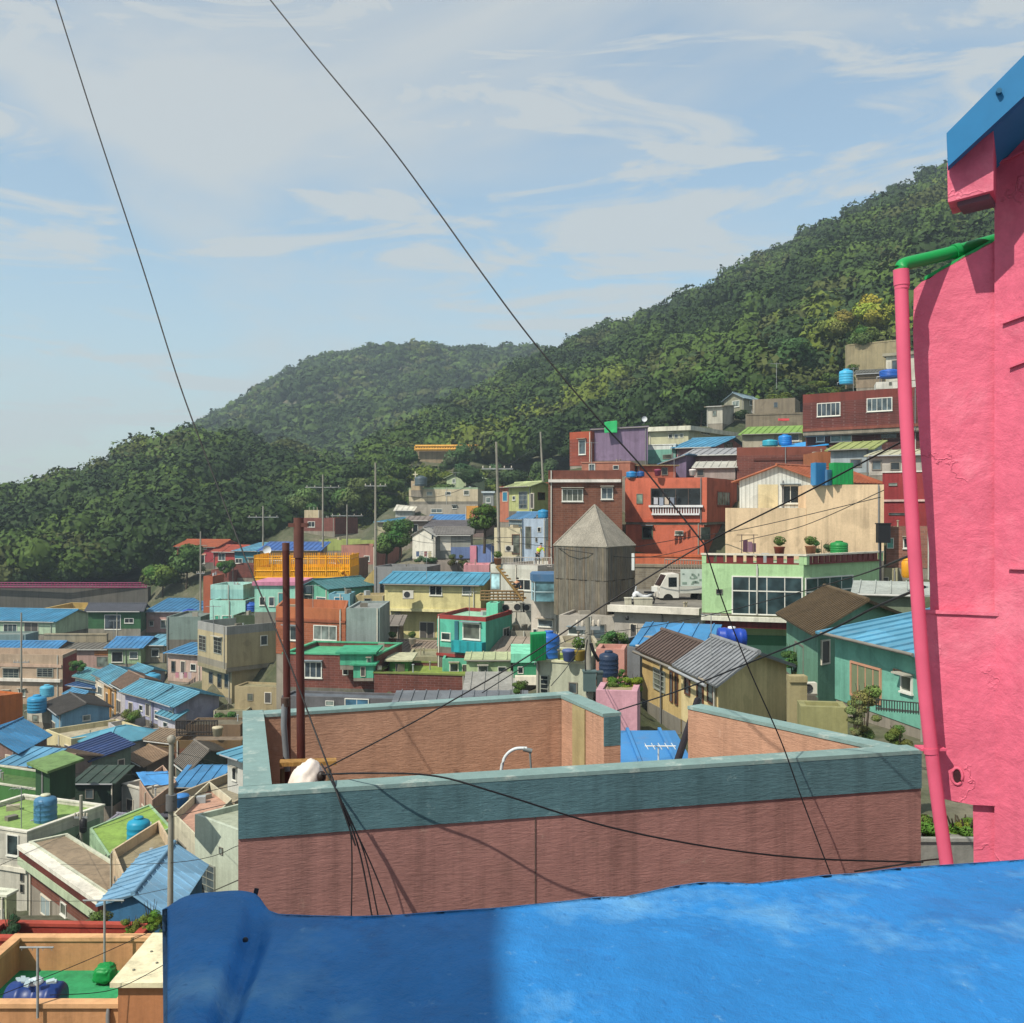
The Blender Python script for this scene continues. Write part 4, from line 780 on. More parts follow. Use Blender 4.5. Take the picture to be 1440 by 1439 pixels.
def hill(name, fname, flabel, px_, dbase, ybase, drid, yrid, crown, tmpl, ncol, nrow, zr, back=60, pal=PAL, lift=.35, clear=None):
    pxs = np.linspace(px_[0], px_[-1], ncol*2); I = lambda p, a: float(np.interp(p, px_, a))
    prof = []; T = 22
    def surf(p, t):
        db, dr = I(p, dbase), I(p, drid); d = db+(dr-db)*t
        z0, z1 = zz(I(p, ybase), db), zz(I(p, yrid), dr); z = z0+(z1-z0)*(t**.92)
        x = (p-CX)/F*d; amp = zr*math.sin(math.pi*min(max(t, 0), 1))
        return x, d, z+amp*noise.noise(Vector((x*.018, d*.018, 3)))+amp*.5*noise.noise(Vector((x*.05, d*.05, 9)))
    vs = []; nc = len(pxs)
    for i in range(T+1):
        for p in pxs: vs.append(surf(p, i/T))
    for k, dz in ((1, 10), (3, 45), (6, 120)):
        for p in pxs:
            x, d, z = surf(p, 1); d2 = d+back*k; vs.append(((p-CX)/F*d2, d2, z-dz))
    fs = [(i*nc+j, i*nc+j+1, (i+1)*nc+j+1, (i+1)*nc+j) for i in range(T+3) for j in range(nc-1)]
    h = MB().add(vs, fs, True).build(name, mat('ground', '3d4228')); tag(h, kind='structure')
    items = []
    for i in range(nrow+1):
        for j in range(ncol):
            t = min(1.03, max(0, (i+rng.uniform(-.5, .5))/nrow)); p = px_[0]+(px_[-1]-px_[0])*(j+.5+rng.uniform(-.6, .6))/ncol
            x, d, z = surf(p, min(t, 1.0))
            if clear and clear(p, t, x, d, z): continue
            r = crown*(rng.uniform(.5, 1.15) if rng.uniform() < .78 else rng.uniform(1.2, 1.75)); nzv = noise.noise(Vector((x*.03, d*.03, 1)))
            k = int(min(len(pal)-1, max(0, (nzv*1.3+.40)*len(pal)*.75+rng.uniform(-1.6, 1.6))))
            kk = int(rng.integers(0, len(tmpl)))
            items.append((x, d, z+r*lift+rng.uniform(-.2, .3)*r, r, rng.uniform(.8, 1.15), kk, pal[k]))
    fo = clusters(fname, items, tmpl, FOL); tag(fo, flabel, 'forest', kind='stuff')
    return surf
SR = hill('hill', 'hillside_forest', 'dense mixed green forest covering the right hillside up to the ridge',
     [520, 600, 700, 800, 900, 1000, 1100, 1200, 1300, 1440, 1700], [225, 222, 212, 190, 172, 156, 148, 150, 140, 134, 128], [668, 655, 650, 640, 618, 592, 575, 520, 510, 500, 480],
     [300, 330, 370, 390, 392, 386, 380, 370, 360, 350, 340], [650, 604, 550, 502, 466, 421, 367, 316, 266, 218, 130], 3.3, TH, 88, 46, 9, lift=.5)
SL = hill('hill.001', 'hillside_forest', 'dark green forest on the low hill at the left above the stone wall',
     [-300, 0, 100, 200, 300, 400, 500, 560, 620], [152, 152, 153, 155, 158, 165, 180, 196, 208], [832, 826, 816, 800, 786, 762, 735, 705, 690],
     [230, 238, 246, 258, 268, 270, 270, 270, 270], [775, 724, 694, 644, 630, 655, 674, 678, 682], 3.1, TH, 62, 34, 5, lift=.5)
SM = hill('hill.002', 'hillside_forest', 'hazy bluish forest covering the distant rounded hill in the middle',
     [170, 280, 340, 420, 480, 540, 600, 650, 700, 760, 820, 950], [400]*12, [668]*12,
     [700]*12, [650, 603, 571, 519, 501, 496, 488, 498, 494, 495, 508, 528], 3.6, TFAR, 92, 60, 14)

BARK = mat('wood', '4a4034')
def tree(label, px, ybase, d, h, r, tint, k=0, name='tree', cat='tree', group=None, hs=1.0, nl=2, trunk=.16):
    d = dm(px, d); base = P(px, ybase, d)
    if 'ridge' in label or 'sky' in label: base = Vector((SL if px < 400 else SR)(px, .985)); h, r, trunk = 5.6*(1 if px < 400 else 1.25), 2.2*(1 if px < 400 else 1.3), .14
    root = empty(name, base, label, cat, group)
    m = MB(); top = base+Vector((0, 0, h)); cz = base.z+h-r*hs*.8
    m.tube([base-Vector((0, 0, .8)), base+Vector((r*.04, 0, (cz-base.z)*.5)), Vector((base.x, base.y, cz))], trunk, 7, trunk*.45)
    for i in range(5):
        a = i*1.3+k; b0 = Vector((base.x, base.y, base.z+(cz-base.z)*(.55+.09*i)))
        m.tube([b0, b0+Vector((math.cos(a)*r*.35, math.sin(a)*r*.35, r*.25)), b0+Vector((math.cos(a)*r*.62, math.sin(a)*r*.62, r*.55))], trunk*.45, 5, trunk*.12)
    m.build('trunk', BARK, root)
    its = [(base.x, base.y, cz, r*.78, hs, k % 6 if k < 90 else 6, tint)]
    for i in range(nl*3):
        a = rng.uniform(0, 6.283); e = rng.uniform(-.5, .75); rr = r*rng.uniform(.35, .55)
        its.append((base.x+math.cos(a)*r*.55*(1-abs(e)*.4), base.y+math.sin(a)*r*.55*(1-abs(e)*.4), cz+e*r*hs*.75, rr, hs, int(rng.integers(0, 6)), tuple(c*rng.uniform(.8, 1.25) for c in tint)))
    clusters('crown', its, TN, FOL, core=.5, parent=root); return root
for a in (
    ('broad dark green tree standing above the cream and green house with slanting roof', 985, 604, 150, 8.5, 5.0, (0.035, 0.072, 0.023), 0),
    ('large rounded deep green tree on the slope left of the dark red brick house', 1112, 545, 150, 8, 4.6, (0.041, 0.087, 0.026), 1),
    ('yellow-green blooming tree on the slope left of the pink pipe', 1236, 478, 148, 6.5, 4.0, (0.218, 0.230, 0.025), 2),
    ('lighter yellow-green bushy tree below the blooming tree', 1176, 486, 150, 5, 3.3, (0.149, 0.184, 0.029), 3),
    ('mid green tree behind the hillside retaining wall by the pink pipe', 1214, 512, 138, 5, 2.6, (0.072, 0.123, 0.029), 4),
    ('round light green tree at the end of the magenta-railed stone wall', 228, 838, 131, 5.0, 3.0, (0.081, 0.138, 0.029), 5),
    ('sprawling green tree below the crimson red house', 262, 822, 130, 5.5, 3.2, (0.058, 0.109, 0.029), 1),
    ('bushy green tree left of the white gabled house', 562, 788, 116, 4.4, 2.4, (0.058, 0.116, 0.029), 2),
    ('smaller green tree left of the bushy one beside the tall pole', 543, 790, 116, 3.2, 1.9, (0.065, 0.123, 0.029), 3),
    ('leafy green tree between the slate roofs and the cream shop house', 681, 768, 104, 4.2, 2.0, (0.063, 0.115, 0.023), 0),
    ('tall rounded tree in front of the yellow road barrier', 642, 680, 205, 7.5, 3.6, (0.046, 0.090, 0.032), 4),
    ('tall green tree left of the yellow road barrier', 566, 676, 200, 7.5, 3.8, (0.051, 0.099, 0.029), 5),
    ('green tree right of the rounded tree below the road barrier', 706, 690, 190, 4.6, 2.8, (0.058, 0.102, 0.035), 1),
    ('low green tree behind the lime yellow house', 765, 680, 185, 4.6, 3.0, (0.051, 0.094, 0.032), 2),
    ('olive green tree above the small brick house with cream box', 500, 730, 172, 6.5, 4.0, (0.080, 0.116, 0.035), 3),
    ('pale green bushy tree on the slope above the blue flat roof', 430, 745, 165, 6.5, 3.8, (0.080, 0.131, 0.043), 0),
    ('dark tree overhanging the pale hip-roofed cottage', 660, 700, 172, 6, 3.0, (0.043, 0.087, 0.029), 4),
    ('dark flat-topped pine on the left ridge above the stone wall', 100, 738, 238, 8.5, 2.6, (0.029, 0.058, 0.023), 0),
    ('ragged pine breaking the left ridge line', 168, 700, 252, 9, 2.6, (0.032, 0.058, 0.026), 1),
    ('wide-crowned pine on the left ridge under the long wire', 262, 676, 264, 9, 3.2, (0.032, 0.061, 0.026), 2),
    ('leaning pine on the skyline halfway up the right ridge', 1082, 396, 376, 9, 3.2, (0.029, 0.055, 0.023), 3),
    ('spreading pine on the skyline left of the pink beam', 1312, 296, 356, 12, 4.2, (0.029, 0.055, 0.023), 4),
    ('tufted pine on the right skyline above the blooming tree', 1256, 320, 364, 9, 3.2, (0.029, 0.055, 0.023), 5),
    ): tree(*a)
def shrub(label, px, ybase, d, w_, h, tint, k=0, name='shrub', cat='shrub', group=None):
    k_ = dm(px, d)/d; d *= k_; w_ *= k_; h *= k_; base = P(px, ybase, d); root = empty(name, base, label, cat, group)
    m = MB()
    for i in range(5):
        a = i*1.26; m.tube([base-Vector((0, 0, .7)), base+Vector((math.cos(a)*w_*.15, math.sin(a)*w_*.15, h*.5)), base+Vector((math.cos(a)*w_*.3, math.sin(a)*w_*.3, h*.85))], .02, 5, .006)
    m.build('stem', BARK, root)
    its = [(base.x+rng.uniform(-.36, .36)*w_, base.y+rng.uniform(-.2, .2)*w_, base.z+h*rng.uniform(.02, .72), min(w_, h)*rng.uniform(.18, .36), 1, int(rng.integers(0, 6)), tuple(c*rng.uniform(.8, 1.25) for c in tint)) for _ in range(11)]
    clusters('foliage', its, TN, FOL, core=.45, parent=root); return root
for a in (
    ('green shrub with small leaves in the courtyard of the lavender houses', 184, 1016, 63, 1.1, 1.0, (0.092, 0.138, 0.029)),
    ('shrub growing between the iron railing and the lavender gable', 318, 1022, 60, 1.4, 1.0, (0.058, 0.116, 0.029)),
    ('yellowish shrub on the wall by the tan house', 389, 962, 70, 1.2, 1.3, (0.115, 0.149, 0.023)),
    ('tall light green shrub in front of the deep blue gable', 212, 1322, 27, .55, 1.2, (0.115, 0.184, 0.023)),
    ('shorter light green bush left of the tall one by the blue gable', 186, 1322, 27, .5, .7, (0.103, 0.161, 0.023)),
    ('dark green bush right of the tall light green shrub', 229, 1320, 27.5, .35, .8, (0.058, 0.116, 0.029)),
    ('dark potted conifer at the corner of the red walled terrace', 14, 1335, 27, .5, 1.2, (0.029, 0.065, 0.029)),
    ('climbing shrub by the brick balcony house door', 136, 1330, 28.5, .7, 1.2, (0.072, 0.102, 0.029)),
    ('dry leafy shrub on the teal house courtyard wall', 1216, 1040, 27, .8, 1.7, (0.138, 0.149, 0.046)),
    ('second spindly shrub with pale leaves by the teal house door', 1204, 1036, 26.5, .5, 1.2, (0.161, 0.172, 0.069)),
    ('green shrub in the gap between green house and cream gable', 1116, 955, 40, .9, 1.6, (0.058, 0.116, 0.029)),
    ('flowering pot shrub with green leaves behind the parapet corner', 1262, 1050, 22, .5, .5, (0.081, 0.115, 0.023)),
    ('row of garden chives on the salmon wall', 866, 914, 42, 1.6, .9, (0.072, 0.131, 0.043)),
    ('yellow-green vegetable plant on the pink block wall', 888, 972, 28, .55, .5, (0.161, 0.184, 0.023)),
    ('leafy vegetable plant in the box on the pink block wall', 868, 970, 28, .55, .4, (0.069, 0.138, 0.023)),
    ('potted green plants on the green house terrace', 1155, 778, 56, 1.9, .8, (0.058, 0.116, 0.043)),
    ('mossy shrub on the green lime roof edge', 870, 955, 38, .8, .4, (0.057, 0.138, 0.023)),
    ('shrub spilling over the mauve brick steps above the terracotta wall', 318, 806, 118, 1.8, 1.6, (0.058, 0.116, 0.029)),
    ('planter shrubs along the ramp below the white gabled house', 600, 795, 104, 3, 1.2, (0.058, 0.109, 0.043)),
    ('small green shrub on the lower planter beside the blue mural', 644, 795, 103, 2, 1.3, (0.072, 0.087, 0.029)),
    ('green bush in a box on the whitish green house ledge', 731, 975, 43, .6, .6, (0.069, 0.115, 0.023)),
    ('dark green climber on the balcony house under the lime roof', 208, 1236, 32, 1.6, .7, (0.087, 0.131, 0.029)),
    ('creeping bush on the grey ledge at the cluttered teal roof', 110, 945, 84, 1.6, 1.0, (0.058, 0.131, 0.029)),
    ): shrub(*a)
for i, (px, y, dd_) in enumerate(((1304, 1190, 9.0), (1345, 1190, 9.1), (1359, 1190, 9.05), (1314, 1188, 9.15))):
    shrub(['dense green garden plant at the corner between brown wall and pink pipe', 'green garden plant with yellow flowers right of the pink pipe',
           'tallest green garden plant nearest the pink wall edge', 'bright green plant just behind the pink pipe'][i], px, y, dd_, .26, .30, (0.069, 0.149, 0.023) if i != 1 else (0.115, 0.184, 0.023))
hedge_its = []
for i in range(70):
    p = P(rng.uniform(480, 800), rng.uniform(662, 706), rng.uniform(170, 205)); hedge_its.append((p.x, p.y, p.z, rng.uniform(1.5, 3.2), .8, int(rng.integers(0, 6)), PAL[int(rng.integers(1, 7))]))
for i in range(40):
    p = P(rng.uniform(1000, 1260), 0, 1); px = rng.uniform(1040, 1240); y = np.interp(px, [1040, 1100, 1160, 1240], [572, 556, 536, 515])+rng.uniform(-8, 22); p = P(px, y, rng.uniform(134, 146)); hedge_its.append((p.x, p.y, p.z, rng.uniform(.8, 1.8), .7, int(rng.integers(0, 6)), PAL[int(rng.integers(3, 7))]))
for i in range(90):
    px = rng.uniform(340, 600); y = rng.uniform(700, 762); p = P(px, y, np.interp(y, [655, 762], [215, 163])); hedge_its.append((p.x, p.y, p.z, rng.uniform(1.4, 3.0), .8, int(rng.integers(0, 6)), PAL[int(rng.integers(1, 7))]))
tag(clusters('undergrowth', hedge_its, TN, FOL), 'scrubby green undergrowth on the slopes between village and forest', 'undergrowth', kind='stuff')
# ================================================================ foreground
def plastermat(name, c, bumps, rough=.8, mott=(.88, 1.1), spots=None, samt=.8, cracks=0, drips=0):
    if name in MC: return MC[name]
    m, t, n, l, b = nmat(name); C = lin(c); tc = n.new("ShaderNodeTexCoord"); b.inputs['Roughness'].default_value = rough; b.inputs['Specular IOR Level'].default_value = .3
    def noi(s, d, r, scl=(1, 1, 1), dist=0):
        mp = n.new("ShaderNodeMapping"); mp.inputs['Scale'].default_value = scl; l.new(tc.outputs['Object'], mp.inputs[0])
        q = NN(t, "ShaderNodeTexNoise", Scale=s, Detail=d, Roughness=r, Distortion=dist); l.new(mp.outputs[0], q.inputs[0]); return q.outputs[0]
    o = mulc(t, C, rampv(t, noi(1.7, 6, .65), .3, .7, *mott))
    o = mulc(t, o, rampv(t, noi(14, 4, .7), .35, .7, .90, 1.06))
    if spots:
      for sc_, lo, hi, cc in (spots if isinstance(spots, list) else [spots]):
        q = t.nodes.new("ShaderNodeMixRGB"); l.new(rampv(t, noi(sc_, 5, .7), lo, hi, 0, samt), q.inputs[0]); l.new(o, q.inputs[1]); q.inputs[2].default_value = (*lin(cc), 1); o = q.outputs[0]
    if drips: o = mulc(t, o, rampv(t, noi(2.2, 6, .7, (2.6, 2.6, .10)), .50, .72, 1.0, 1-drips))
    prev = None
    if cracks:
        nv_ = noi(2.0, 5, .62); ms = NN(t, "ShaderNodeMath", operation='SUBTRACT'); l.new(nv_, ms.inputs[0]); ms.inputs[1].default_value = .52
        ab = NN(t, "ShaderNodeMath", operation='ABSOLUTE'); l.new(ms.outputs[0], ab.inputs[0]); gate = rampv(t, noi(1.1, 3, .5, (1, 1, 1)), .50, .60, 0, 1)
        ck = rampv(t, ab.outputs[0], 0, .012, 1, 0); mg = NN(t, "ShaderNodeMath", operation='MULTIPLY'); l.new(ck, mg.inputs[0]); l.new(gate, mg.inputs[1])
        q = NN(t, "ShaderNodeBump", Strength=cracks, Distance=.02); l.new(mg.outputs[0], q.inputs['Height']); prev = q.outputs[0]
        o = mulc(t, o, rampv(t, mg.outputs[0], 0, 1, 1, .93))
    l.new(o, b.inputs['Base Color'])
    for (s, d, r, scl, st, dist, ds) in bumps:
        q = NN(t, "ShaderNodeBump", Strength=st, Distance=dist); l.new(noi(s, d, r, scl, ds), q.inputs['Height'])
        if prev: l.new(prev, q.inputs['Normal'])
        prev = q.outputs[0]
    l.new(prev, b.inputs['Normal']); MC[name] = m; return m
BROWN_SHADED = plastermat('scratched_brown_shaded', '966d67', [(3, 3, .6, (1, 1, 1), .4, .03, 0), (10, 6, .75, (1.1, 1.1, 6), .75, .014, .4), (60, 3, .6, (1, 1, 1.5), .5, .003, 0)], .9, (.80, 1.1), [(1.4, .56, .74, '7f6058'), (6, .64, .76, 'b39a8c')], samt=.5, drips=.30)  # same brown paint, darkened: shade of the outer front wall put into its colour
BROWN = plastermat('scratched_brown', 'b48c76', [(3, 3, .6, (1, 1, 1), .4, .03, 0), (10, 6, .75, (1.1, 1.1, 6), .75, .014, .4), (60, 3, .6, (1, 1, 1.5), .5, .003, 0)], .9, (.80, 1.1), [(1.4, .56, .74, '8a6a5c'), (6, .64, .76, 'c4a898')], samt=.45, drips=.22)
TEAL = plastermat('scratched_teal', '4e6e76', [(3, 3, .6, (1, 1, 1), .4, .03, 0), (10, 6, .75, (1.1, 1.1, 6), .75, .014, .4), (60, 3, .6, (1, 1, 1.5), .5, .003, 0)], .9, (.78, 1.15), [(2.2, .60, .75, '3d5a60'), (7, .62, .74, '8da0a0')], samt=.5, drips=.25)
COPE = plastermat('coping_teal', '76908f', [(20, 4, .7, (1, 1, 1), .5, .006, 0)], .9, (.8, 1.1), [(5, .55, .7, 'a8b2ac'), (14, .6, .7, '66807f')])
PINK = plastermat('pink_plaster', 'cc6079', [(1.1, 4, .55, (1, 1, 1), .5, .10, 0), (4.2, 6, .68, (1, 1, 1.2), .42, .035, .35), (26, 4, .7, (1, 1, 1), .45, .006, 0), (70, 3, .6, (1, 1, 1), .5, .003, 0)], .62, (.90, 1.06), [(3.4, .64, .78, 'c04f6b'), (1.6, .55, .75, 'e08a9c'), (11, .66, .74, 'b2415c')], samt=.5, cracks=.5, drips=.12)
BLUE = plastermat('blue_plaster', '2273b6', [(2.6, 4, .6, (1, 1, 1), .7, .05, .5), (22, 4, .7, (1, 1, 1), .6, .008, .4), (120, 3, .7, (1, 1, 1), .9, .0025, 0)], .6, (.84, 1.12), [(1.8, .52, .70, '7aaac8'), (9, .58, .68, '1f5f9c'), (26, .64, .74, '7fa8c6'), (60, .60, .68, '1d5a94')], samt=.55)
ZT = -1.77
def xy(px, d): return Vector(((px-CX)/F*d, d, 0))
outer = [xy(343, 9.1), xy(335, 6.43), xy(1295, 7.61), xy(975, 9.62)]
th = .16
root = empty('house', (outer[1].x, outer[1].y, -6), 'brown plastered terrace house with teal-banded parapet open to the sky', 'house')
def wallseg(p, q, inward, ext0=0., ext1=0., zb=-7.5, band=True, t_=th, wmt=None):
    """parapet from p to q (outer line), thickness inward"""
    u = (q-p).normalized(); n = Vector((-u.y, u.x, 0)); n = n if n.dot(inward-p) > 0 else -n
    a, b = p-u*ext0, q+u*ext1
    m = MB(); m.prism([a, b, b+n*t_, a+n*t_], zb, ZT-.03); m.build('wall', wmt or BROWN, root)
    c = MB(); c.prism([a-n*.012, b-n*.012, b+n*(t_+.008), a+n*(t_+.008)], ZT-.028, ZT); c.build('coping', COPE, root)
    if band: k = MB(); k.prism([a-n*.010, b-n*.010, b-n*.0005, a-n*.0005], ZT-.285, ZT-.03); k.build('painted_band', TEAL, root)
    return a, b, n
cen = xy(800, 8.4)
a, b, n = wallseg(outer[1], outer[2], cen, wmt=BROWN_SHADED)
wallseg(outer[0], outer[1]+Vector((0, th+.006, 0)), cen)
pb = xy(800, 10.08)
wallseg(outer[0]+Vector((th+.006, 0.0, 0)), pb, cen, band=False)
wallseg(pb+Vector((.01, -.004, 0))+Vector((0, -.004, 0)), xy(872, 9.02), xy(800, 9.0), band=False, ext0=-.17)
m = MB(); e = xy(872, 9.02); u = (e-pb).normalized(); nn_ = Vector((u.y, -u.x, 0)); nn_ = nn_ if nn_.dot(xy(800, 9)-pb) > 0 else -nn_
m.prism([e+u*.002, e+u*.012, e+u*.012+nn_*th, e+u*.002+nn_*th], ZT-.285, ZT-.03); m.build('painted_band', TEAL, root)
mm = MB(); mm.prism([e+u*.002, e+u*.010, e+u*.010+nn_*th, e+u*.002+nn_*th], ZT-2, ZT-.287); mm.build('end_face', BROWN, root)
ZT -= .004; rw0 = xy(985, 9.44); wallseg(rw0, outer[2]+(outer[2]-rw0).normalized()*(-.15), cen+Vector((0, -2, 0)), band=False); ZT += .004
m = MB(); pm = pb.lerp(e, .42); pn = pb.lerp(e, .66); m.prism([pm+nn_*(th+.001), pn+nn_*(th+.001), pn+nn_*(th+.012), pm+nn_*(th+.012)], ZT-1.05, ZT-.035); m.build('patch', mat('concrete', 'a89a72'), root)
fl = MB(); fl.prism([outer[0]+Vector((.1, -.1, 0)), outer[1]+Vector((.1, .1, 0)), outer[2]+Vector((-.3, .1, 0)), xy(985, 9.4), xy(860, 9.0), xy(795, 9.95)], ZT-1.15, ZT-1.02); fl.build('floor', mat('concrete', '8f7f70'), root)
bk = MB(); bk.prism([outer[0]+Vector((.2, -.2, 0)), outer[1]+Vector((.2, .2, 0)), outer[2]+Vector((-.4, .2, 0)), xy(980, 9.3)], -7.5, ZT-1.16); bk.build('lower_wall', BROWN, root)

def thing(name, label, cat, loc, parts, group=None):
    r = empty(name, loc, label, cat, group)
    for nm, mb, mt in parts: mb.build(nm, mt, r)
    return r
jx = hit(752, outer[1], outer[2])[0]; m = MB(); u_ = (outer[2]-outer[1]).normalized(); nf = Vector((u_.y, -u_.x, 0)); m.obox(Vector((jx.x, jx.y, -3.2))+nf*.001, u_*.006, nf*.004, Vector((0, 0, 1.14))); m.build('joint', mat('concrete', '5a4a44'), root)
# rusty posts
RUST = mat('metal', '4b2420', .7); RUST2 = mat('metal', '5a3a34', .7)
for px, ytop, px2, r_, lab, tp in ((402, 766, 405, .029, 'shorter rusty steel post standing inside the brown parapet', 0), (420, 731, 425, .033, 'taller dark rusty steel post with a sleeved top inside the brown parapet', 1)):
    top = P(px, ytop, 8.0 if tp else 8.25); bot = Vector((P(px2, 1085, top.y).x, top.y, ZT-1.0))
    q = MB(); q.tube([bot, top], r_, 12)
    pr = [('shaft', q, RUST)]
    s_ = MB(); s_.tube([top-Vector((0, 0, .30 if tp else .05)), top+Vector((0, 0, .012))], r_*1.22 if tp else r_*1.05, 12)
    if tp: s_.obox(top+Vector((-.075, -.03, -.06)), Vector((.15, 0, 0)), Vector((0, .05, 0)), Vector((0, 0, .03)))
    pr.append(('sleeve', s_, RUST2))
    if not tp:
        g_ = MB(); g_.tube([P(400, 990, 8.18), P(399, 1020, 8.17), P(404, 1085, 8.17)], .024, 10); pr.append(('conduit', g_, mat('metal', '6d7176')))
        k_ = MB(); k_.tube([P(401, 982, 8.19), P(401, 994, 8.19)], .034, 10); pr.append(('clamp', k_, mat('metal', '4a3a34')))
    thing('steel_post', lab, 'post', bot, pr)
q = MB(); q.obox(P(393, 1079, 7.7), Vector((.42, .05, 0)), Vector((-.02, .11, 0)), Vector((0, 0, .03))); o = q.build('wooden_board', mat('wood', 'a07a45'), loc=P(393, 1079, 7.7)); tag(o, 'short tan wooden board lying behind the white sack', 'board')
for k_ in range(2): q = MB(); q.tube([P(397+66*k_, 1082, 7.75), P(397+66*k_, 1150, 7.75)], .018, 6); q.build('leg', mat('wood', '6a5a44'), o)
# white sack
v, f = ico(4); vv = []
for p in v:
    p = Vector(p); e_ = 1+.12*noise.noise(p*1.7+Vector((3, 1, 0)))-.16*abs(noise.noise(Vector((p.x*3.2, p.y*3.2, p.z*1.1))))-.07*abs(noise.noise(Vector((p.x*8, p.y*8, p.z*3))))+.05; x, y, z = p*e_
    c = P(430, 1096, 7.15); t_ = (z+1)*.5
    vv.append((c.x+x*(.15-.05*t_)+(t_-.5)*.07, c.y+y*.12, c.z+z*.155-.02))
m = MB().add(vv, [tuple(i) for i in f], True); o = m.build('cloth_sack', mat('paint', 'd6ccc4', .9), loc=P(430, 1096, 7.15)); tag(o, 'crumpled white cloth sack resting behind the parapet at the foot of the posts', 'sack')
m = MB().add([(a_*.032+P(452, 1093, 7.02).x, b_*.03+P(452, 1093, 7.02).y, c_*.04+P(452, 1093, 7.02).z) for a_, b_, c_ in v], [tuple(i) for i in f], True); o2 = m.build('insulator_knob', mat('paint', '2a2220', .5), loc=P(452, 1093, 7.02)); tag(o2, 'small dark cable fitting beside the white sack', 'fitting')
# bent white pipe
m = MB(); m.tube(smoothpts([P(704, 1110, 7.5), P(705, 1083, 7.5), P(711, 1064, 7.5), P(724, 1054, 7.5), P(741, 1053, 7.5)], 5), .012, 8)
o = thing('bent_pipe', 'bent white hooked pipe rising behind the front parapet', 'pipe', P(704, 1110, 7.5), [('pipe', m, mat('paint', 'bcc4c8')), ('nozzle', MB().tube([P(736, 1054, 7.5), P(748, 1057, 7.5)], .017, 8).tube([P(745, 1056, 7.5), P(747, 1085, 7.5)], .009, 6), mat('paint', '6f7678'))])
# dark leaning bars
for i, (p, q_, r_) in enumerate(((P(948, 1085, 9.3), P(981, 985, 10.2), .035), (P(970, 1085, 9.6), P(987, 1030, 9.9), .03))):
    m = MB(); m.tube([p, q_], r_, 8); o = m.build('steel_bar', mat('metal', '1f1a20'), loc=p); tag(o, ['long black steel bar leaning in the gap of the brown parapet', 'short dark bar against the end of the peach right parapet wall'][i], 'bar')
H('low lean-to with vivid blue corrugated roof seen through the parapet gap', (850, 13.5), (1000, 13.5), 3.5, 1146, 1190, '7d7a70', ('shed', (0, 0, .26, .26), '1f7fc2', .1), low=4)
m = MB(); m.tube([P(926, 1052, 14), P(926, 1110, 14)], .013, 6); m2 = MB(); m2.tube([P(907, 1050, 14), P(950, 1050, 14)], .011, 6)
for k_ in range(5): p = P(909+9.5*k_, 1050, 14); m2.tube([p-Vector((0, .18, 0)), p+Vector((0, .18, 0))], .006, 5)
thing('television_antenna', 'small white television antenna on the vivid blue lean-to roof', 'antenna', P(926, 1110, 14), [('mast', m, mat('paint', 'b9c0c4')), ('boom', m2, mat('paint', 'c4cacc'))])

# pink wall
pa, pbv = xy(1285, 5.8), xy(1405, 5.62); pt = (pbv-pa).normalized(); pn_ = Vector((-pt.y, pt.x, 0)); pn_ = pn_ if pn_.y > 0 else -pn_
def pl(px, py, off=0., A=None, B=None):
    h, _ = hit(px, A or pa, B or pbv); return Vector((h.x, h.y, zz(py, h.y)))+pn_*off
def extr(mb, pts, dv):
    n_ = len(pts); vs_ = [p for p in pts]+[p+dv for p in pts]
    ar = sum((pts[i].x*pts[(i+1) % n_].z-pts[(i+1) % n_].x*pts[i].z) for i in range(n_))
    fs_ = [tuple(range(n_)), tuple(range(n_, 2*n_))[::-1]]+[(i, n_+i, n_+(i+1) % n_, (i+1) % n_) for i in range(n_)]
    if ar < 0: fs_ = [f[::-1] for f in fs_]
    mb.add(vs_, fs_); return mb
root = empty('house', (2.4, 5.6, -6), 'hot pink plastered house with bright blue fascia at the right edge', 'house')
ol = [(1285, 408), (1284, 470), (1286, 520), (1289, 560), (1293, 620), (1298, 680), (1303, 730), (1307, 780), (1308, 862), (1307, 900), (1310, 960), (1316, 1010), (1320, 1060), (1328, 1124), (1345, 1129), (1368, 1131), (1369, 1180), (1371, 1700), (1405, 1700), (1405, 335), (1396, 341), (1385, 345), (1372, 355), (1356, 361), (1340, 372), (1322, 381), (1308, 392), (1296, 397)]
extr(MB(), [pl(*q) for q in ol], pn_*.30).build('fin_wall', PINK, root)
# shallow step: the lower part of the fin stands slightly proud
extr(MB(), [pl(*q)-pn_*.001 for q in [(1296, 859), (1301, 920), (1309, 1000), (1317, 1060), (1327, 1122), (1367, 1130), (1404, 1132), (1404, 864), (1350, 862)]], -pn_*.035).build('plaster_step', PINK, root)
ma, mb_ = pbv+Vector((-.035, -.02, 0)), xy(1600, 4.95); mt_ = (mb_-ma).normalized(); mn = Vector((mt_.y, -mt_.x, 0)); mn = mn if mn.x < 0 else -mn
M = MB(); zt0, zt1 = zz(165, ma.y), zz(-10, mb_.y)
M.prism([ma, mb_, mb_-mn*.3+Vector((.5, 1.5, 0)), ma-mn*.3+Vector((0.2, .3, 0))], -9, [zt0, zt1, zt1, zt0]); M.build('wall', PINK, root)
for i, (x0, y0, x1, y1) in enumerate(((1404.5, 233, 1446, 213), (1411, 457, 1450, 443), (1421, 519, 1450, 508), (1420, 801, 1450, 802))):
    h0, _ = hit(x0, ma, mb_); h1, _ = hit(x1, ma, mb_); p0 = Vector((h0.x, h0.y, zz(y0, h0.y))); p1 = Vector((h1.x, h1.y, zz(y1, h1.y)))
    q = MB(); q.obox(p0+mn*.001, p1-p0, mn*.018, Vector((0, 0, .012))); q.build('plaster_ridge', PINK, root)
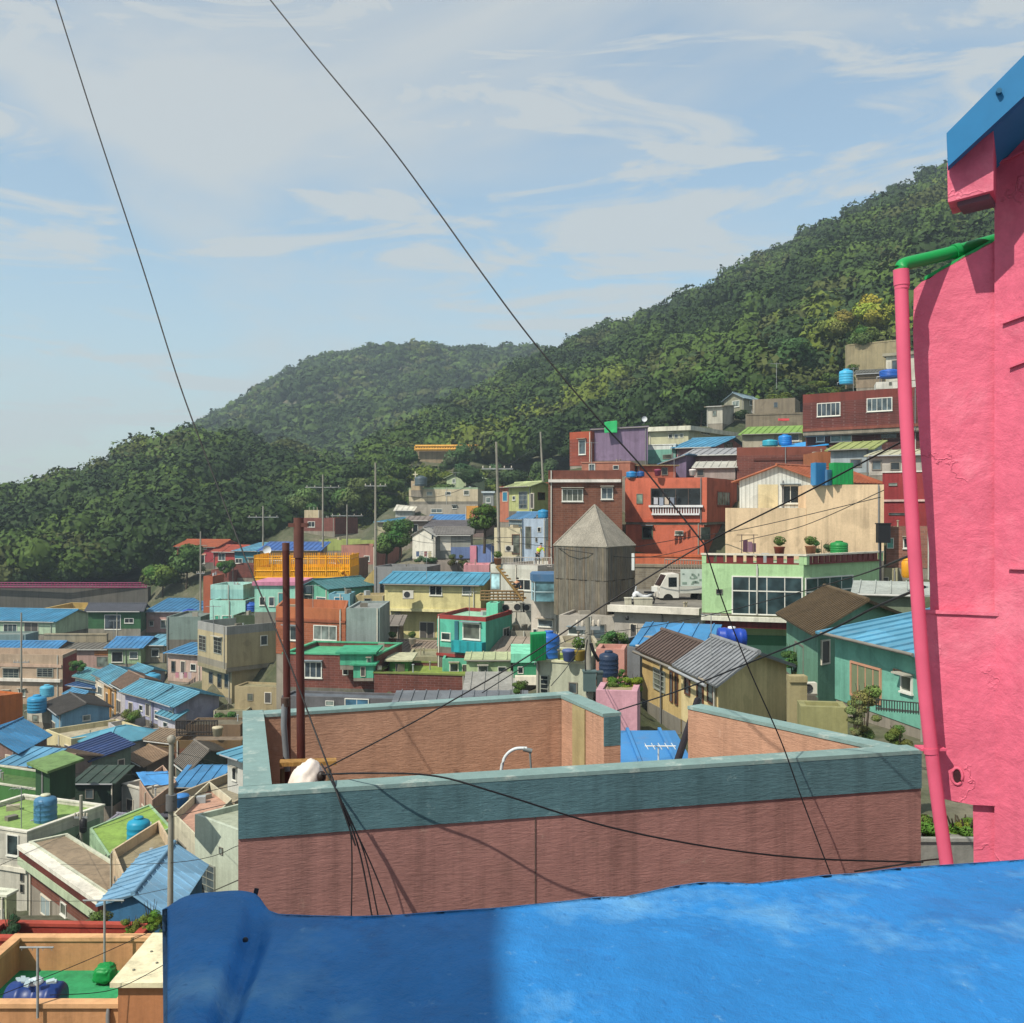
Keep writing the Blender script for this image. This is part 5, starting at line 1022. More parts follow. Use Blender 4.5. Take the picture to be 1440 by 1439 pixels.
q = MB(); extr(q, [pl(*p_)-pn_*.037 for p_ in [(1300, 857), (1360, 859), (1404, 861), (1404, 866), (1360, 864), (1300, 862)]], -pn_*.012); q.build('plaster_ledge', PINK, root)
# beam under the eave
bm_ = [(1332, 230), (1397, 170), (1397, 268), (1333, 285)]
B0, B1 = xy(1332, 5.42), xy(1400, 5.30)
def pl2(px, py, A, B): h, _ = hit(px, A, B); return Vector((h.x, h.y, zz(py, h.y)))
extr(MB(), [pl2(*q, B0, B1) for q in bm_], Vector((.12, .22, 0))).build('beam', PINK, root)
extr(MB(), [pl2(*q, B0, B1)+Vector((0.0, .05, 0)) for q in [(1352, 287), (1398, 276), (1398, 262), (1352, 274)]], Vector((.1, .15, 0))).build('beam_soffit', mat('concrete', '6a5560'), root)
FB = mat('paint', '1a6898', .6)
F0, F1 = xy(1330, 5.34), xy(1600, 4.75)
extr(MB(), [pl2(*q, F0, F1) for q in [(1331, 188), (1333, 235), (1440, 136), (1600, -20), (1600, -95), (1440, 78)]], Vector((.03, .07, 0))).build('fascia', FB, root)
extr(MB(), [pl2(*q, F0, F1)+Vector((.03, .071, 0)) for q in [(1334, 192), (1335, 222), (1440, 128), (1600, -28), (1600, -80), (1440, 90)]], Vector((.35, .25, 0))).build('roof', mat('paint', '2a6f9c', .6), root)
q = MB(); c_ = pl2(1404, 131, F0, F1); q.tube([c_, c_+Vector((-.01, -.03, 0))], .014, 8); q.build('bolt', mat('metal', '2a5f80'), root)
# drain hole
hc = pl(1346, 1090)-pn_*.036
q = MB(); ring = []
for k_ in range(16):
    a_ = k_/16*6.283; ring.append(hc+pt*math.cos(a_)*.028+Vector((0, 0, math.sin(a_)*.046)))
q.tube(ring+[ring[0]], .009, 6, cap=False); q.build('drain_hole_rim', PINK, root)
q = MB(); q.add([p-pn_*.002 for p in ring], [tuple(range(16))]); q.build('drain_hole', mat('concrete', '3a1a22'), root)
# pipes
GR = mat('paint', '188a48', .45); PP = mat('paint', 'cc5874', .55)
pc = [(1267, 384), (1269, 450), (1273, 560), (1279, 670), (1286, 780), (1296, 920), (1302, 990), (1309, 1050), (1319, 1130), (1331, 1215), (1345, 1320)]
pts = smoothpts([P(x, y, 5.62) for x, y in pc], 4)
m = MB(); m.tube(pts, .036, 16); c2 = MB(); c2.tube([P(1267, 380, 5.62), P(1268, 402, 5.62)], .042, 16).tube([P(1268, 402, 5.62), P(1268.2, 407, 5.62)], .039, 16)
c3 = MB(); c3.tube([P(1308.6, 1052, 5.62), P(1309.4, 1060, 5.62)], .0395, 14); c3.obox(P(1296, 1056, 5.62)+Vector((0, 0, -.004)), Vector((.14, .0, 0)), Vector((0, .1, 0)), Vector((0, 0, .012)))
thing('drain_pipe', 'long pink rain pipe curving down beside the pink wall', 'pipe', P(1331, 1215, 5.62), [('pipe', m, PP), ('collar', c2, PP), ('clamp', c3, PP)])
m = MB(); m.tube(smoothpts([P(1267, 384, 5.62), P(1268, 376, 5.62), P(1276, 371, 5.64), P(1310, 363, 5.7), P(1345, 354, 5.76), P(1408, 336, 5.9)], 5), .036, 14)
c2 = MB(); c2.tube([P(1341, 355, 5.75), P(1349, 353, 5.76)], .043, 14)
edge = MB(); edge.prism([pl(1300, 400, -.0).xy.to_3d()+pn_*.0, pl(1396, 400).xy.to_3d(), pl(1396, 400).xy.to_3d()+pn_*.3, pl(1300, 400).xy.to_3d()+pn_*.3], [zz(396, pa.y), zz(341, pbv.y), zz(341, pbv.y), zz(396, pa.y)], [zz(391, pa.y), zz(336, pbv.y), zz(336, pbv.y), zz(391, pa.y)])
thing('green_pipe', 'bright green gutter pipe running off the top of the pink wall', 'pipe', P(1345, 354, 5.7), [('pipe', m, GR), ('coupling', c2, GR), ('edge_strip', edge, GR)])

# blue painted wall top under the camera
prof_px = [(228, 1280), (243, 1272), (258, 1270), (300, 1267), (335, 1264), (356, 1263), (365, 1268), (374, 1281), (390, 1287), (440, 1289), (500, 1290), (560, 1288), (620, 1283), (700, 1278), (760, 1272), (800, 1268), (840, 1263), (880, 1262), (915, 1255), (950, 1247), (985, 1242), (1020, 1242), (1060, 1244), (1110, 1238), (1160, 1232), (1210, 1229), (1260, 1222), (1320, 1218), (1380, 1214), (1440, 1210), (1600, 1196), (1900, 1180)]
xs_ = np.array([p[0] for p in prof_px]); ys_ = np.array([p[1] for p in prof_px]); NUX = 260; NVY = 46
pxs = np.linspace(228, 1900, NUX); vs_ = []; ztop = -.80
for i, px in enumerate(pxs):
    yb_ = np.interp(px, xs_, ys_); zo = .018*math.exp(-((px-300)/62)**4) if px < 420 else 0
    zc = ztop+.0; dback = -zc*F/(yb_-HY); x_b = (px-CX)/F*dback
    for j in range(NVY+10):
        if j < 8:      # rounded back arris then back face
            a_ = j/7*math.pi/2; d = dback+.03*math.cos(a_)*1.0; z = zc-.035+.035*math.sin(a_)
            if j == 0: z = -3.5
            if j == 1: z = zc-.05
            x = x_b
        else:
            t_ = (j-8)/(NVY+1); d = dback-.0-(dback-1.02)*t_; w_e = max(0, min(1, (460-px)/232)); x = x_b*((1-w_e)+w_e*(d/dback)*.985)
            n1 = noise.noise(Vector((x*3, d*3, 0))); n2 = noise.noise(Vector((x*9, d*9, 4)))
            z = zc-.10*t_**2+.016*n1*min(1, t_*6)+.004*n2*min(1, t_*6)-.04*max(0, 1-abs(px-372)/22)*min(1, t_*8)+zo
        vs_.append((x, d, z))
nv = NVY+10
# front face down and left closing face
fs_ = [(i*nv+j, (i+1)*nv+j, (i+1)*nv+j+1, i*nv+j+1) for i in range(NUX-1) for j in range(nv-1)]
base_ = len(vs_)
for i in range(NUX): x, d, z = vs_[i*nv+nv-1]; vs_.append((x, d, -3.5))
fs_ += [(i*nv+nv-1, (i+1)*nv+nv-1, base_+i+1, base_+i) for i in range(NUX-1)]
fs_.append(tuple([base_]+[nv-1-j for j in range(nv)]))
o = MB().add(vs_, fs_, True).build('parapet_wall', BLUE, loc=(0, 1.6, -3.5)); tag(o, 'thick blue plastered parapet wall across the bottom of the view', 'wall')
for i, (px, y, r_) in enumerate(((345, 1323, .004), (357, 1258, .005), (323, 1262, .004))):
    d = .80*F/(y-HY); p = P(px, y, d)
    if i: m = MB(); m.tube([p+Vector((0, -.01, -.02)), p+Vector((.006, 0, .012))], r_, 7)
    else: m = MB(); m.lathe(p+Vector((0, 0, -.002)), [(.005, 0), (.0055, .004), (.003, .007)], 10)
    o = m.build('nail', mat('metal', '1b2430'), loc=p); tag(o, ['small dark nail head on top of the blue wall end', 'bent dark nail sticking up at the back edge of the blue wall', 'tiny rusty nail at the back edge nearer the left end of the blue wall'][i], 'nail')
# unseen block added outside the picture to shade the left of the blue wall
m = MB(); m.prism([(-5.5, -5), (-2.62, -5), (-2.62, 1.3), (-5.5, 1.3)], -8, 3.5); o = m.build('occluder', mat('plaster', 'b9b0a0'), loc=(-3, 0, -8)); tag(o, 'unseen added building beside the viewpoint casting shade on the blue wall', 'occluder')
# ================================================================ poles, cables, tanks, small things
CONC = mat('concrete', '8d8a80'); BLK = mat('paint', '1a1a1e', .6); STEEL = mat('metal', '8a8e90')
def pole(label, px, ytop, ybot, d, r, arms=(), px2=None, cm=None, extra=None, group='utility poles'):
    k_ = dm(px, d)/d; r *= k_*.82; arms = [(y, w*k_) for y, w in arms]; d *= k_
    top = P(px, ytop, d); bot = P(px2 or px, ybot, d)-Vector((0, 0, 3)); root = empty('utility_pole', bot, label, 'utility pole', group)
    MB().tube([bot, top], r*1.25, 10, r*.8).build('shaft', cm or CONC, root)
    for (y, hw) in arms:
        c = Vector((top.x+(bot.x-top.x)*((y-ytop)/max(1, ybot-ytop)), top.y, zz(y, d)))
        m = MB(); m.obox(c+Vector((-hw, -.06, -.05)), Vector((2*hw, .05*hw, 0)), Vector((0, .1, 0)), Vector((0, 0, .1))); arm = m.build('crossarm', STEEL, root)
        for s_ in (-.9, -.45, .45, .9): q = MB(); q.lathe(c+Vector((s_*hw, 0, .05)), [(.035, 0), (.06, .05), (.04, .1), (.055, .15), (.02, .2)], 8); q.build('insulator', mat('paint', 'b8b0a4'), arm)
    return root
pole('tall bare concrete pole left of the cream block with rooftop cross', 528, 651, 832, 112, .15, ((684, 1.2),))
pole('slim concrete pole above the small brick house with cream box', 454, 668, 790, 128, .14, ((686, 2.2),))
pole('thin pale pole right of the small brick house', 488, 710, 768, 128, .11, ((726, 2.0),))
pole('concrete pole in front of the dark woods by the blue flat roof', 370, 712, 786, 120, .13, ((728, 1.8),))
pole('slim grey pole in front of the crimson red house', 282, 748, 868, 100, .10, ((807, .4),))
pole('weathered concrete pole with dark lower half by the cream shop house', 698, 622, 800, 84, .15, ((660, 1.3),), px2=704)
pole('leaning pale pole on the slope behind the lime yellow house', 760, 608, 664, 110, .14, (), px2=765)
pole('short thin pole left of the tan balcony block', 30, 862, 1010, 78, .09, ((932, .6),))
pn1 = pole('near concrete pole rising in front of the brown slate roofs at lower left', 241, 1046, 1330, 25, .085, (), px2=238)
m = MB(); m.tube([P(241, 1118, dm(241, 25)), P(241, 1140, dm(241, 25))], .14, 12); m.build('band', mat('metal', '5a5a5c'), pn1)
m = MB(); m.lathe(P(241, 1046, dm(241, 25)), [(.07, 0), (.10, .03), (.11, .14), (.05, .2)], 12); m.build('pole_cap', mat('paint', '8a857a'), pn1)
pn2 = pole('thin pole with bracket cluster before the grey-green shaded wall', 114, 1119, 1318, 38, .09, ((1150, .25),))
m = MB()
for i in range(5): m.tube([P(114, 1168+5*i, dm(114, 38)), P(98+3*i, 1194+2*i, dm(114, 38)-.3)], .03, 6)
m.lathe(P(117, 1172, dm(114, 38)-.25), [(.1, 0), (.2, .1), (.2, .7), (.06, .8)], 10); m.build('bracket', BLK, pn2)
pc_ = pole('concrete pole with transformer boxes in front of the whitish green house', 826, 868, 1000, 30, .13, ((884, .35),), px2=833)
for i, (x, y, w_, h_) in enumerate(((829, 972, .36, .55), (843, 966, .16, .4))):
    m = MB(); c = P(x, y, 29.8); m.box((c.x, c.y, c.z), w_, .3, h_); m.box((c.x, c.y, c.z+h_+.003), w_+.05, .34, .04); m.build('transformer_box', mat('paint', ['4c5f60', '3a4748'][i]), pc_)
m = MB(); m.tube(smoothpts([P(831, 905, 29.8), P(835, 918, 29.8), P(842, 930, 29.9)], 4), .05, 8); m.tube(smoothpts([P(826, 900, 29.7), P(823, 930, 29.7), P(826, 975, 29.7)], 4), .02, 6); m.build('cable_loop', BLK, pc_)
pb_ = pole('black pole with lamp box at the right of the light green house terrace', 1238, 742, 830, 50, .07, (), cm=mat('metal', '26242a'))
m = MB(); c = P(1242, 764, 49.8); m.box(c, .6, .35, .9); m.box((c.x, c.y, c.z+.903), .66, .4, .06); m.build('control_box', BLK, pb_)

def cable(label, pts, r, k=8, group=None, c='17161a'):
    r *= .72; p = smoothpts([P(q[0], q[1], dm(q[0], q[2])) for q in pts], k); m = MB(); m.tube(p, r, 5); o = m.build('cable', mat('paint', c, .6), loc=p[0]); tag(o, label, 'cable', group); return o
cable('long black wire falling from the upper left corner to the cable bundle', [(72, -20, 9.5), (130, 163, 9.2), (200, 375, 8.8), (254, 545, 8.4), (312, 700, 8.0), (345, 785, 7.7), (400, 915, 7.3), (450, 1048, 6.95), (470, 1102, 6.62), (480, 1130, 6.46)], .0085)
cable('black wire slanting from the top centre down to the wire junction', [(370, -12, 8.6), (444, 80, 8.3), (540, 196, 8.0), (610, 290, 7.8), (680, 388, 7.5), (745, 475, 7.3), (830, 577, 7.1), (905, 660, 7.0), (990, 766, 6.8)], .0085)
cable('thin wire from the junction down over the teal band', [(990, 766, 6.8), (1015, 842, 6.8), (1052, 938, 6.9), (1098, 1042, 6.95), (1128, 1125, 6.95), (1168, 1230, 6.9)], .0065)
cable('taut wire from the white sack up to the junction and pink pipe', [(456, 1082, 7.1), (560, 1028, 7.0), (650, 978, 6.9), (740, 925, 6.85), (860, 845, 6.8), (990, 766, 6.8), (1120, 700, 6.3), (1268, 622, 5.66)], .0075)
cable('wire sagging along the front of the brown wall', [(452, 1090, 7.0), (520, 1088, 6.55), (612, 1092, 6.5), (700, 1116, 6.5), (850, 1162, 6.7), (1000, 1192, 6.9), (1140, 1208, 7.1), (1298, 1213, 7.3)], .0085)
cable('short wire ends looping at the right corner of the brown wall', [(1202, 1226, 6.9), (1250, 1219, 7.1), (1300, 1211, 7.35), (1330, 1208, 6.2)], .0085)
cable('wire running from the transformer pole to the pink pipe', [(826, 893, 29.5), (900, 884, 26), (1000, 865, 22), (1100, 840, 18), (1200, 812, 13), (1285, 780, 5.7)], .012)
cable('thick wire passing above the cream house roof', [(868, 1000, 14), (960, 970, 12.5), (1060, 930, 11), (1160, 890, 9), (1230, 855, 7.5), (1300, 826, 5.8)], .013)
cable('wire behind the first taut wire to the whitish green house', [(678, 975, 18), (740, 936, 20), (790, 905, 24), (826, 890, 29.6)], .013)
cable('steep wire crossing the pale lime low house', [(775, 965, 20), (800, 935, 22), (826, 895, 29.6)], .012)
for i, (pp, r_) in enumerate((([(480, 1128, 6.46), (494, 1180, 6.42), (494, 1300, 6.3)], .0065), ([(478, 1122, 6.46), (505, 1196, 6.4), (525, 1300, 6.3)], .0075), ([(482, 1130, 6.46), (512, 1200, 6.42), (534, 1300, 6.32)], .0065), ([(484, 1136, 6.44), (522, 1216, 6.42), (556, 1300, 6.32)], .0065), ([(452, 1075, 6.95), (467, 1101, 6.63), (476, 1122, 6.48), (500, 1190, 6.38)], .008))):
    cable(['vertical strand of the cable bundle on the brown wall', 'thickest slanting strand of the cable bundle on the brown wall', 'middle slanting strand of the cable bundle on the brown wall', 'rightmost slanting strand of the cable bundle on the brown wall', 'upper strand of the cable bundle crossing the parapet edge'][i], pp, r_, group='cable bundle strands')
for i, pp in enumerate(([(0, 1128, 36), (120, 1165, 37), (241, 1128, 25), (335, 1104, 24)], [(0, 1208, 34), (80, 1216, 34), (240, 1214, 25), (335, 1190, 24)], [(-10, 1265, 30), (60, 1268, 30), (150, 1266, 28), (238, 1250, 25)],
                        [(241, 1058, 25), (280, 1066, 30), (330, 1080, 40)], [(241, 1088, 25), (180, 1090, 40), (60, 1088, 48)], [(114, 1165, 38), (60, 1190, 30), (-10, 1222, 24)], [(241, 1150, 25), (290, 1138, 22), (336, 1128, 18)], [(238, 1278, 25), (280, 1262, 20), (336, 1238, 14)],
                        [(0, 1400, 19), (120, 1352, 20), (235, 1300, 21)], [(70, 1400, 19.2), (160, 1392, 19.6), (240, 1352, 20)])):
    cable(['sagging wire high across the lower left houses', 'wire crossing the brick balcony house eave', 'low wire over the red walled terrace', 'short wire from near pole to the green gable', 'wire from near pole to the tall green rooftop room',
           'wire from the bracket pole to the left edge', 'short wire from near pole toward the brown parapet', 'lower wire from near pole over the barred window', 'wire rising over the sandy parapet of the orange terrace', 'wire low over the cream roof sheet'][i], pp, .011)
for i, pp in enumerate(([(282, 800, 100), (370, 735, 120), (454, 690, 128), (528, 688, 112)], [(528, 690, 112), (610, 700, 100), (698, 664, 84), (760, 625, 110)], [(528, 745, 112), (600, 764, 100), (698, 757, 84), (771, 757, 78)], [(698, 762, 84), (760, 768, 78), (785, 772, 62), (900, 785, 60), (990, 767, 60)],
                        [(892, 770, 60), (960, 758, 62), (1060, 742, 60), (1238, 700, 50)], [(1040, 762, 60), (1130, 740, 58), (1243, 690, 50)])):
    cable(['faint wire strung between the poles before the woods', 'faint wire from the tall bare pole to the leaning pale pole', 'faint wire below the long cream block', 'faint wire passing the wooden tower eave', 'faint wire along the orange coral house base', 'faint wire across the beige wall'][i], pp, .03)

def tank(label, px, ybot, d, r, h, c, lid=None, lying=False, group='plastic water tanks'):
    k_ = dm(px, d)/d; d *= k_; r *= k_; h *= k_; base = P(px, ybot, d); root = empty('water_tank', base, label, 'water tank', group); mt = mat('paint', c, .45)
    m = MB()
    pr = [(r*.97, 0), (r, .04*h)]
    for i in range(4): z = h*(.14+.17*i); pr += [(r, z), (r*1.025, z+.02*h), (r*1.025, z+.05*h), (r, z+.07*h)]
    pr += [(r, h*.8), (r*.9, h*.87), (r*.45, h*.94), (r*.4, h*.95)]
    m.lathe(base, pr, 24); m.build('body', mt, root)
    q = MB(); q.lathe(base+Vector((0, 0, h*.952)), [(r*.42, 0), (r*.44, h*.03), (r*.40, h*.06), (r*.1, h*.07)], 18); q.build('lid', mat('paint', lid or c, .45), root)
    m2 = MB(); m2.tube([base+Vector((-r*1.03, -.05, h*.12)), base+Vector((-r*1.3, -.06, h*.1)), base+Vector((-r*1.32, -.06, -.1))], r*.06, 6); m2.build('outlet_pipe', mat('paint', '8f9296'), root)
    return root
for a in (
    ('steel-blue water tank with pale lid on the vivid green wall house roof', 64, 1158, 37.9, .40, 1.06, '3f6f92', 'b9b9a0'),
    ('turquoise water tank on the lime roof floor', 195, 1193, 35.9, .39, 1.08, '1c86a8'),
    ('bright blue water tank left of the light blue gabled house', 52, 1002, 66, .58, 1.1, '2f86b4'),
    ('second lighter blue water tank behind and above the first at the light blue gable', 66, 980, 70, .45, .8, '4f9dbb'),
    ('green water tank at the base of the bright orange block', 34, 1040, 58, .34, .8, '1f7a4c'),
    ('dark blue barrel tank at the end of the pink house eave', 267, 868, 106, .72, .8, '1c3f9a'),
    ('royal blue round tank beside the turquoise roof room', 354, 862, 80, .62, .80, '1d4fa4'),
    ('sky-blue tank at the top of the teal-roofed row', 214, 964, 76, .62, .9, '3f8fb4'),
    ('royal blue tank behind the tall green cabinet', 772, 932, 46, .48, 1.4, '2458a4'),
    ('dark navy tank on the terrace right of the transformer pole', 856, 952, 36, .34, .9, '1f2f48'),
    ('turquoise tank on the powder blue narrow house', 764, 729, 86, .45, .72, '2a7fae'),
    ('sky-blue water tank on the white ledge of the dark red brick house', 1190, 541, 92, .62, 1.35, '3f9fc8'),
    ('low royal blue tank beside the brown hut above the brick house', 1252, 532, 98, 1.0, .8, '1f55a8'),
    ('bright blue small tank on the reddish brick parapet', 1104, 627, 94, .6, 1.0, '1f78c0'),
    ('teal low tub left of the bright blue small tank', 1083, 628, 94, .7, .6, '2f98b0'),
    ('green lidded tub on the light green house terrace', 1180, 781, 55, .46, .75, '1f7a3c'),
    ('round blue water drum at the left end of the orange parapet', 888, 672, 82, .42, .5, '1f78b4'),
    ('blue drum beside the first drum on the orange parapet', 901, 671, 82.5, .3, .45, '1c4f8c'),
    ('small bright blue bucket tank beside the rooftop tub', 1010, 590, 133, .5, .4, '3f8fc0'),
    ): tank(*a)
# horizontal barrel tanks
def barrel(label, px, y, d, w_, r, c, tilt=0):
    ctr = P(px, y, d); root = empty('water_barrel', ctr, label, 'water tank'); m = MB(); n_ = 22; vs = []
    prof = [(-.5, .55), (-.49, .9), (-.44, 1), (-.3, 1), (-.28, 1.04), (-.22, 1.04), (-.2, 1), (0, 1), (.02, 1.04), (.08, 1.04), (.1, 1), (.25, 1), (.27, 1.04), (.33, 1.04), (.35, 1), (.44, 1), (.49, .9), (.5, .55)]
    for x, k in prof:
        for j in range(n_): a = j/n_*6.283; vs.append(ctr+Vector((x*w_, math.cos(a)*k*r, math.sin(a)*k*r+x*tilt)))
    fs = [(i*n_+j, i*n_+(j+1) % n_, (i+1)*n_+(j+1) % n_, (i+1)*n_+j) for i in range(len(prof)-1) for j in range(n_)]
    m.add(vs, fs, True); m.add(vs[:n_], [tuple(range(n_))[::-1]]); m.add(vs[-n_:], [tuple(range(n_))]); m.build('body', mat('paint', c, .4), root)
    q = MB(); q.lathe(ctr+Vector((0, 0, r*.97)), [(r*.42, 0), (r*.42, .07), (r*.1, .09)], 14); q.build('hatch', mat('paint', 'c8ccd4'), root)
    f_ = MB()
    for s_ in (-.3, .3): f_.obox(ctr+Vector((s_*w_-.04, -r*.8, -r*1.06)), Vector((.08, 0, 0)), Vector((0, r*1.6, 0)), Vector((0, 0, r*.25)))
    f_.build('cradle', mat('metal', '55504a'), root); return root
barrel('deep blue lying tank on the light green house lower wall above the grey roof', 1029, 897, 40, 1.1, .36, '1c3f9c', -.06)
bt = barrel('large navy tank lying cut open on the green terrace floor', 50, 1407, 21.6, 1.15, .37, '16306a')
# litter pile on the cut tank
m = MB()
for i in range(14):
    c = P(rng.uniform(30, 72), rng.uniform(1383, 1392), rng.uniform(21.2, 22)); a = rng.uniform(0, 3); m.obox(c, Vector((math.cos(a)*.16, math.sin(a)*.16, rng.uniform(-.03, .06))), Vector((-math.sin(a)*.09, math.cos(a)*.09, .02)), Vector((0, 0, .035)))
o = m.build('scrap_pile', mat('paint', '9fb0b8'), loc=P(50, 1388, 21.5)); tag(o, 'pile of pale scraps and rags on the cut navy tank', 'scrap')
# green sack
v, f = ico(3); v, f = ico(4); c = P(148, 1369, 23.6)
vv = []
for p in v:
    q = Vector([math.copysign(abs(v_)**.65, v_) for v_ in p]); e_ = .92-.25*abs(noise.noise(q*2.2))-.12*abs(noise.noise(q*6)); s_ = .7+.3*max(0, 1-(q.z+1)*.5)
    vv.append((c.x+q.x*.31*e_*s_*1.1, c.y+q.y*.27*e_, c.z+max(q.z, -.75)*.25*e_))
o = MB().add(vv, [tuple(i) for i in f], True).build('green_bag', mat('paint', '16803f', .8), loc=c); tag(o, 'bulky green bag slumped on the green terrace floor', 'bag')
for i, (px, y0, y1, d, hw, lab) in enumerate(((53, 1333, 1432, 20.9, .36, 'grey clothesline T-pole at the front of the orange terrace'), (147, 1267, 1384, 23.75, .50, 'grey clothesline T-pole rising from the green bag'))):
    q = MB(); q.tube([P(px, y0, d), P(px, y1, d)], .028, 8); q2 = MB(); q2.tube([P(px, y0, d)-Vector((hw, 0, 0)), P(px, y0, d)+Vector((hw*.9, 0, 0))], .02, 8)
    for s_ in (-.9, -.3, .3, .8): q2.tube([P(px, y0, d)+Vector((s_*hw, 0, 0)), P(px, y0, d)+Vector((s_*hw, 0, -.06))], .008, 5)
    thing('clothesline_pole', lab, 'pole', P(px, y1, d), [('mast', q, STEEL), ('crossbar', q2, STEEL)])
for i, (px, y, w_, c_) in enumerate(((82, 1324, .16, '4a4a54'), (54, 1328, .14, '3a2c30'), (34, 1328, .13, 'b08a84'))):
    c = P(px, y, 24.6); vv = [(c.x+p[0]*w_*(1+.2*noise.noise(Vector(p)*2+Vector((i, 0, 0)))), c.y+p[1]*w_, c.z+p[2]*w_*.8+.02) for p in v]
    m = MB().add(vv, [tuple(k) for k in f], True); m.lathe(c+Vector((0, 0, w_*.6)), [(w_*.5, 0), (w_*.62, .03), (w_*.3, .07)], 12)
    o = m.build('clay_jar', mat('paint', c_, .35), loc=c); tag(o, ['round glazed grey jar behind the sandy parapet', 'dark brown jar behind the sandy parapet left of the grey one', 'pinkish cloth-covered jar behind the sandy parapet'][i], 'jar', 'jars behind the sandy parapet')
m = MB()
for x, y in ((182, 1337), (206, 1322), (199, 1349), (176, 1368)): 
    d = 9.67*1440/(y-720) if y > 720 else 21; p = P(x+6, y, 21.9+(1383-y)/63*.0); 
r_, a_, b_, c_, dd_, zb_, zt_, nf_, ns_ = ROOTS['orange stairhead box with riveted cream roof sheet']
m = MB()
for u_, v_ in ((.15, .2), (.5, .35), (.2, .6), (.45, .85), (.75, .7)):
    p = a_+(b_-a_)*u_+(dd_-a_)*v_; m.lathe((p.x, p.y, zt_+.101), [(.03, 0), (.03, .02), (.01, .03)], 8)
m.build('rivet', mat('metal', '6a6a60'), r_)
r_, a_, b_, c_, dd_, zb_, zt_, nf_, ns_ = ROOTS['light green house with red balustrade and long glazed front']
for (p, q) in ((a_, b_), (b_, c_)):
    t_ = (q-p).normalized(); n_ = Vector((-t_.y, t_.x, 0)); n_ = n_ if n_.dot(dd_-a_) > 0 else -n_; Lq = (q-p).length; hgt = .44
    m = MB(); m.obox(Vector((p.x, p.y, zt_+hgt))-t_*.05-n_*.05, t_*(Lq+.1), n_*.25, Vector((0, 0, .09))); m.build('handrail', mat('plaster', 'cfc8b8'), r_)
    m = MB(); m.obox(Vector((p.x, p.y, zt_+.001))+n_*.02, t_*Lq, n_*.12, Vector((0, 0, .07))); k = 0; x = .25
    while x < Lq-.5: m.obox(Vector((p.x, p.y, zt_+.07))+t_*x+n_*.03, t_*.34, n_*.1, Vector((0, 0, hgt-.072))); x += .50
    m.build('balustrade', mat('paint', '6a2426', .7), r_)
    m = MB(); m.obox(Vector((p.x, p.y, zt_+.001))+t_*.0-n_*.012, t_*.22, n_*.2, Vector((0, 0, hgt-.002))); m.build('pier', mat('plaster', 'a0c490'), r_); m = MB(); m.obox(Vector((q.x, q.y, zt_+.001))-t_*.22-n_*.012, t_*.21, n_*.2, Vector((0, 0, hgt-.002))); m.build('pier', mat('plaster', 'a0c490'), r_)
r_, a_, b_, c_, dd_, zb_, zt_, nf_, ns_ = ROOTS['orange coral house with white balustrade balcony']
m = MB(); face_box(m, a_, b_, nf_, 913, 711, 989, 714, .02, .28); face_box(m, a_, b_, nf_, 917, 722.5, 984, 725, .02, .24)
for i in range(19): x = 918+i*3.6; face_box(m, a_, b_, nf_, x, 714, x+1.5, 722.5, .08, .18)
m.build('balcony_balustrade', mat('paint', 'd4d6da'), r_)
# railings
def railing(label, A, B, y0, y1, c, n, d0, d1, name='railing', cat='railing', r=.02, mid=1):
    k_ = dm(A, d0)/d0; d1 = dm(A, d1); d0 *= k_; r *= k_
    root = empty(name, P(A, y1, d0), label, cat); a = P(A, y1, d0); b = P(B, y1, d1); b.z = a.z; h = zz(y0, d0)-zz(y1, d0)
    m = MB()
    for i in range(n+1): q = a.lerp(b, i/n); m.tube([q, q+Vector((0, 0, h))], r, 6)
    m.tube([a+Vector((0, 0, .04)), b+Vector((0, 0, .04))], r, 5)
    m.build('balusters', mat('metal', c), root); m = MB()
    for k in range(mid+1): z = h*(1-k/(mid+.35)); m.tube([a+Vector((0, 0, z)), b+Vector((0, 0, z))], r*1.3, 6)
    m.build('rail', mat('metal', c), root); return root
railing('dark iron railing on the rust-brown terrace wall', 248, 306, 1014, 1036, '2a2422', 26, 54, 54, r=.03)
railing('white roof railing beside the powder blue narrow house', 697, 776, 784, 797, 'b0aca8', 22, 74, 73, r=.02)
railing('brown wooden deck railing below the white stepped house', 676, 736, 832, 846, '7a6140', 10, 70, 70, r=.05, mid=3)
railing('rusty street guard rail behind the white truck', 935, 988, 787, 806, '8a8078', 14, 66, 64, r=.03)
railing('magenta painted fence on top of the stone retaining wall', -60, 206, 820, 827, '85305a', 60, 135, 134, r=.05, mid=2)
railing('orange and yellow striped road barrier along the foot of the hill', 584, 772, 628, 634, 'd09a40', 50, 214, 212, name='road_barrier', cat='barrier', r=.2, mid=1)
railing('black balcony railing at the salmon pink teal-house porch', 1232, 1292, 984, 1000, '2a2a2a', 16, 25, 24.5, r=.012)
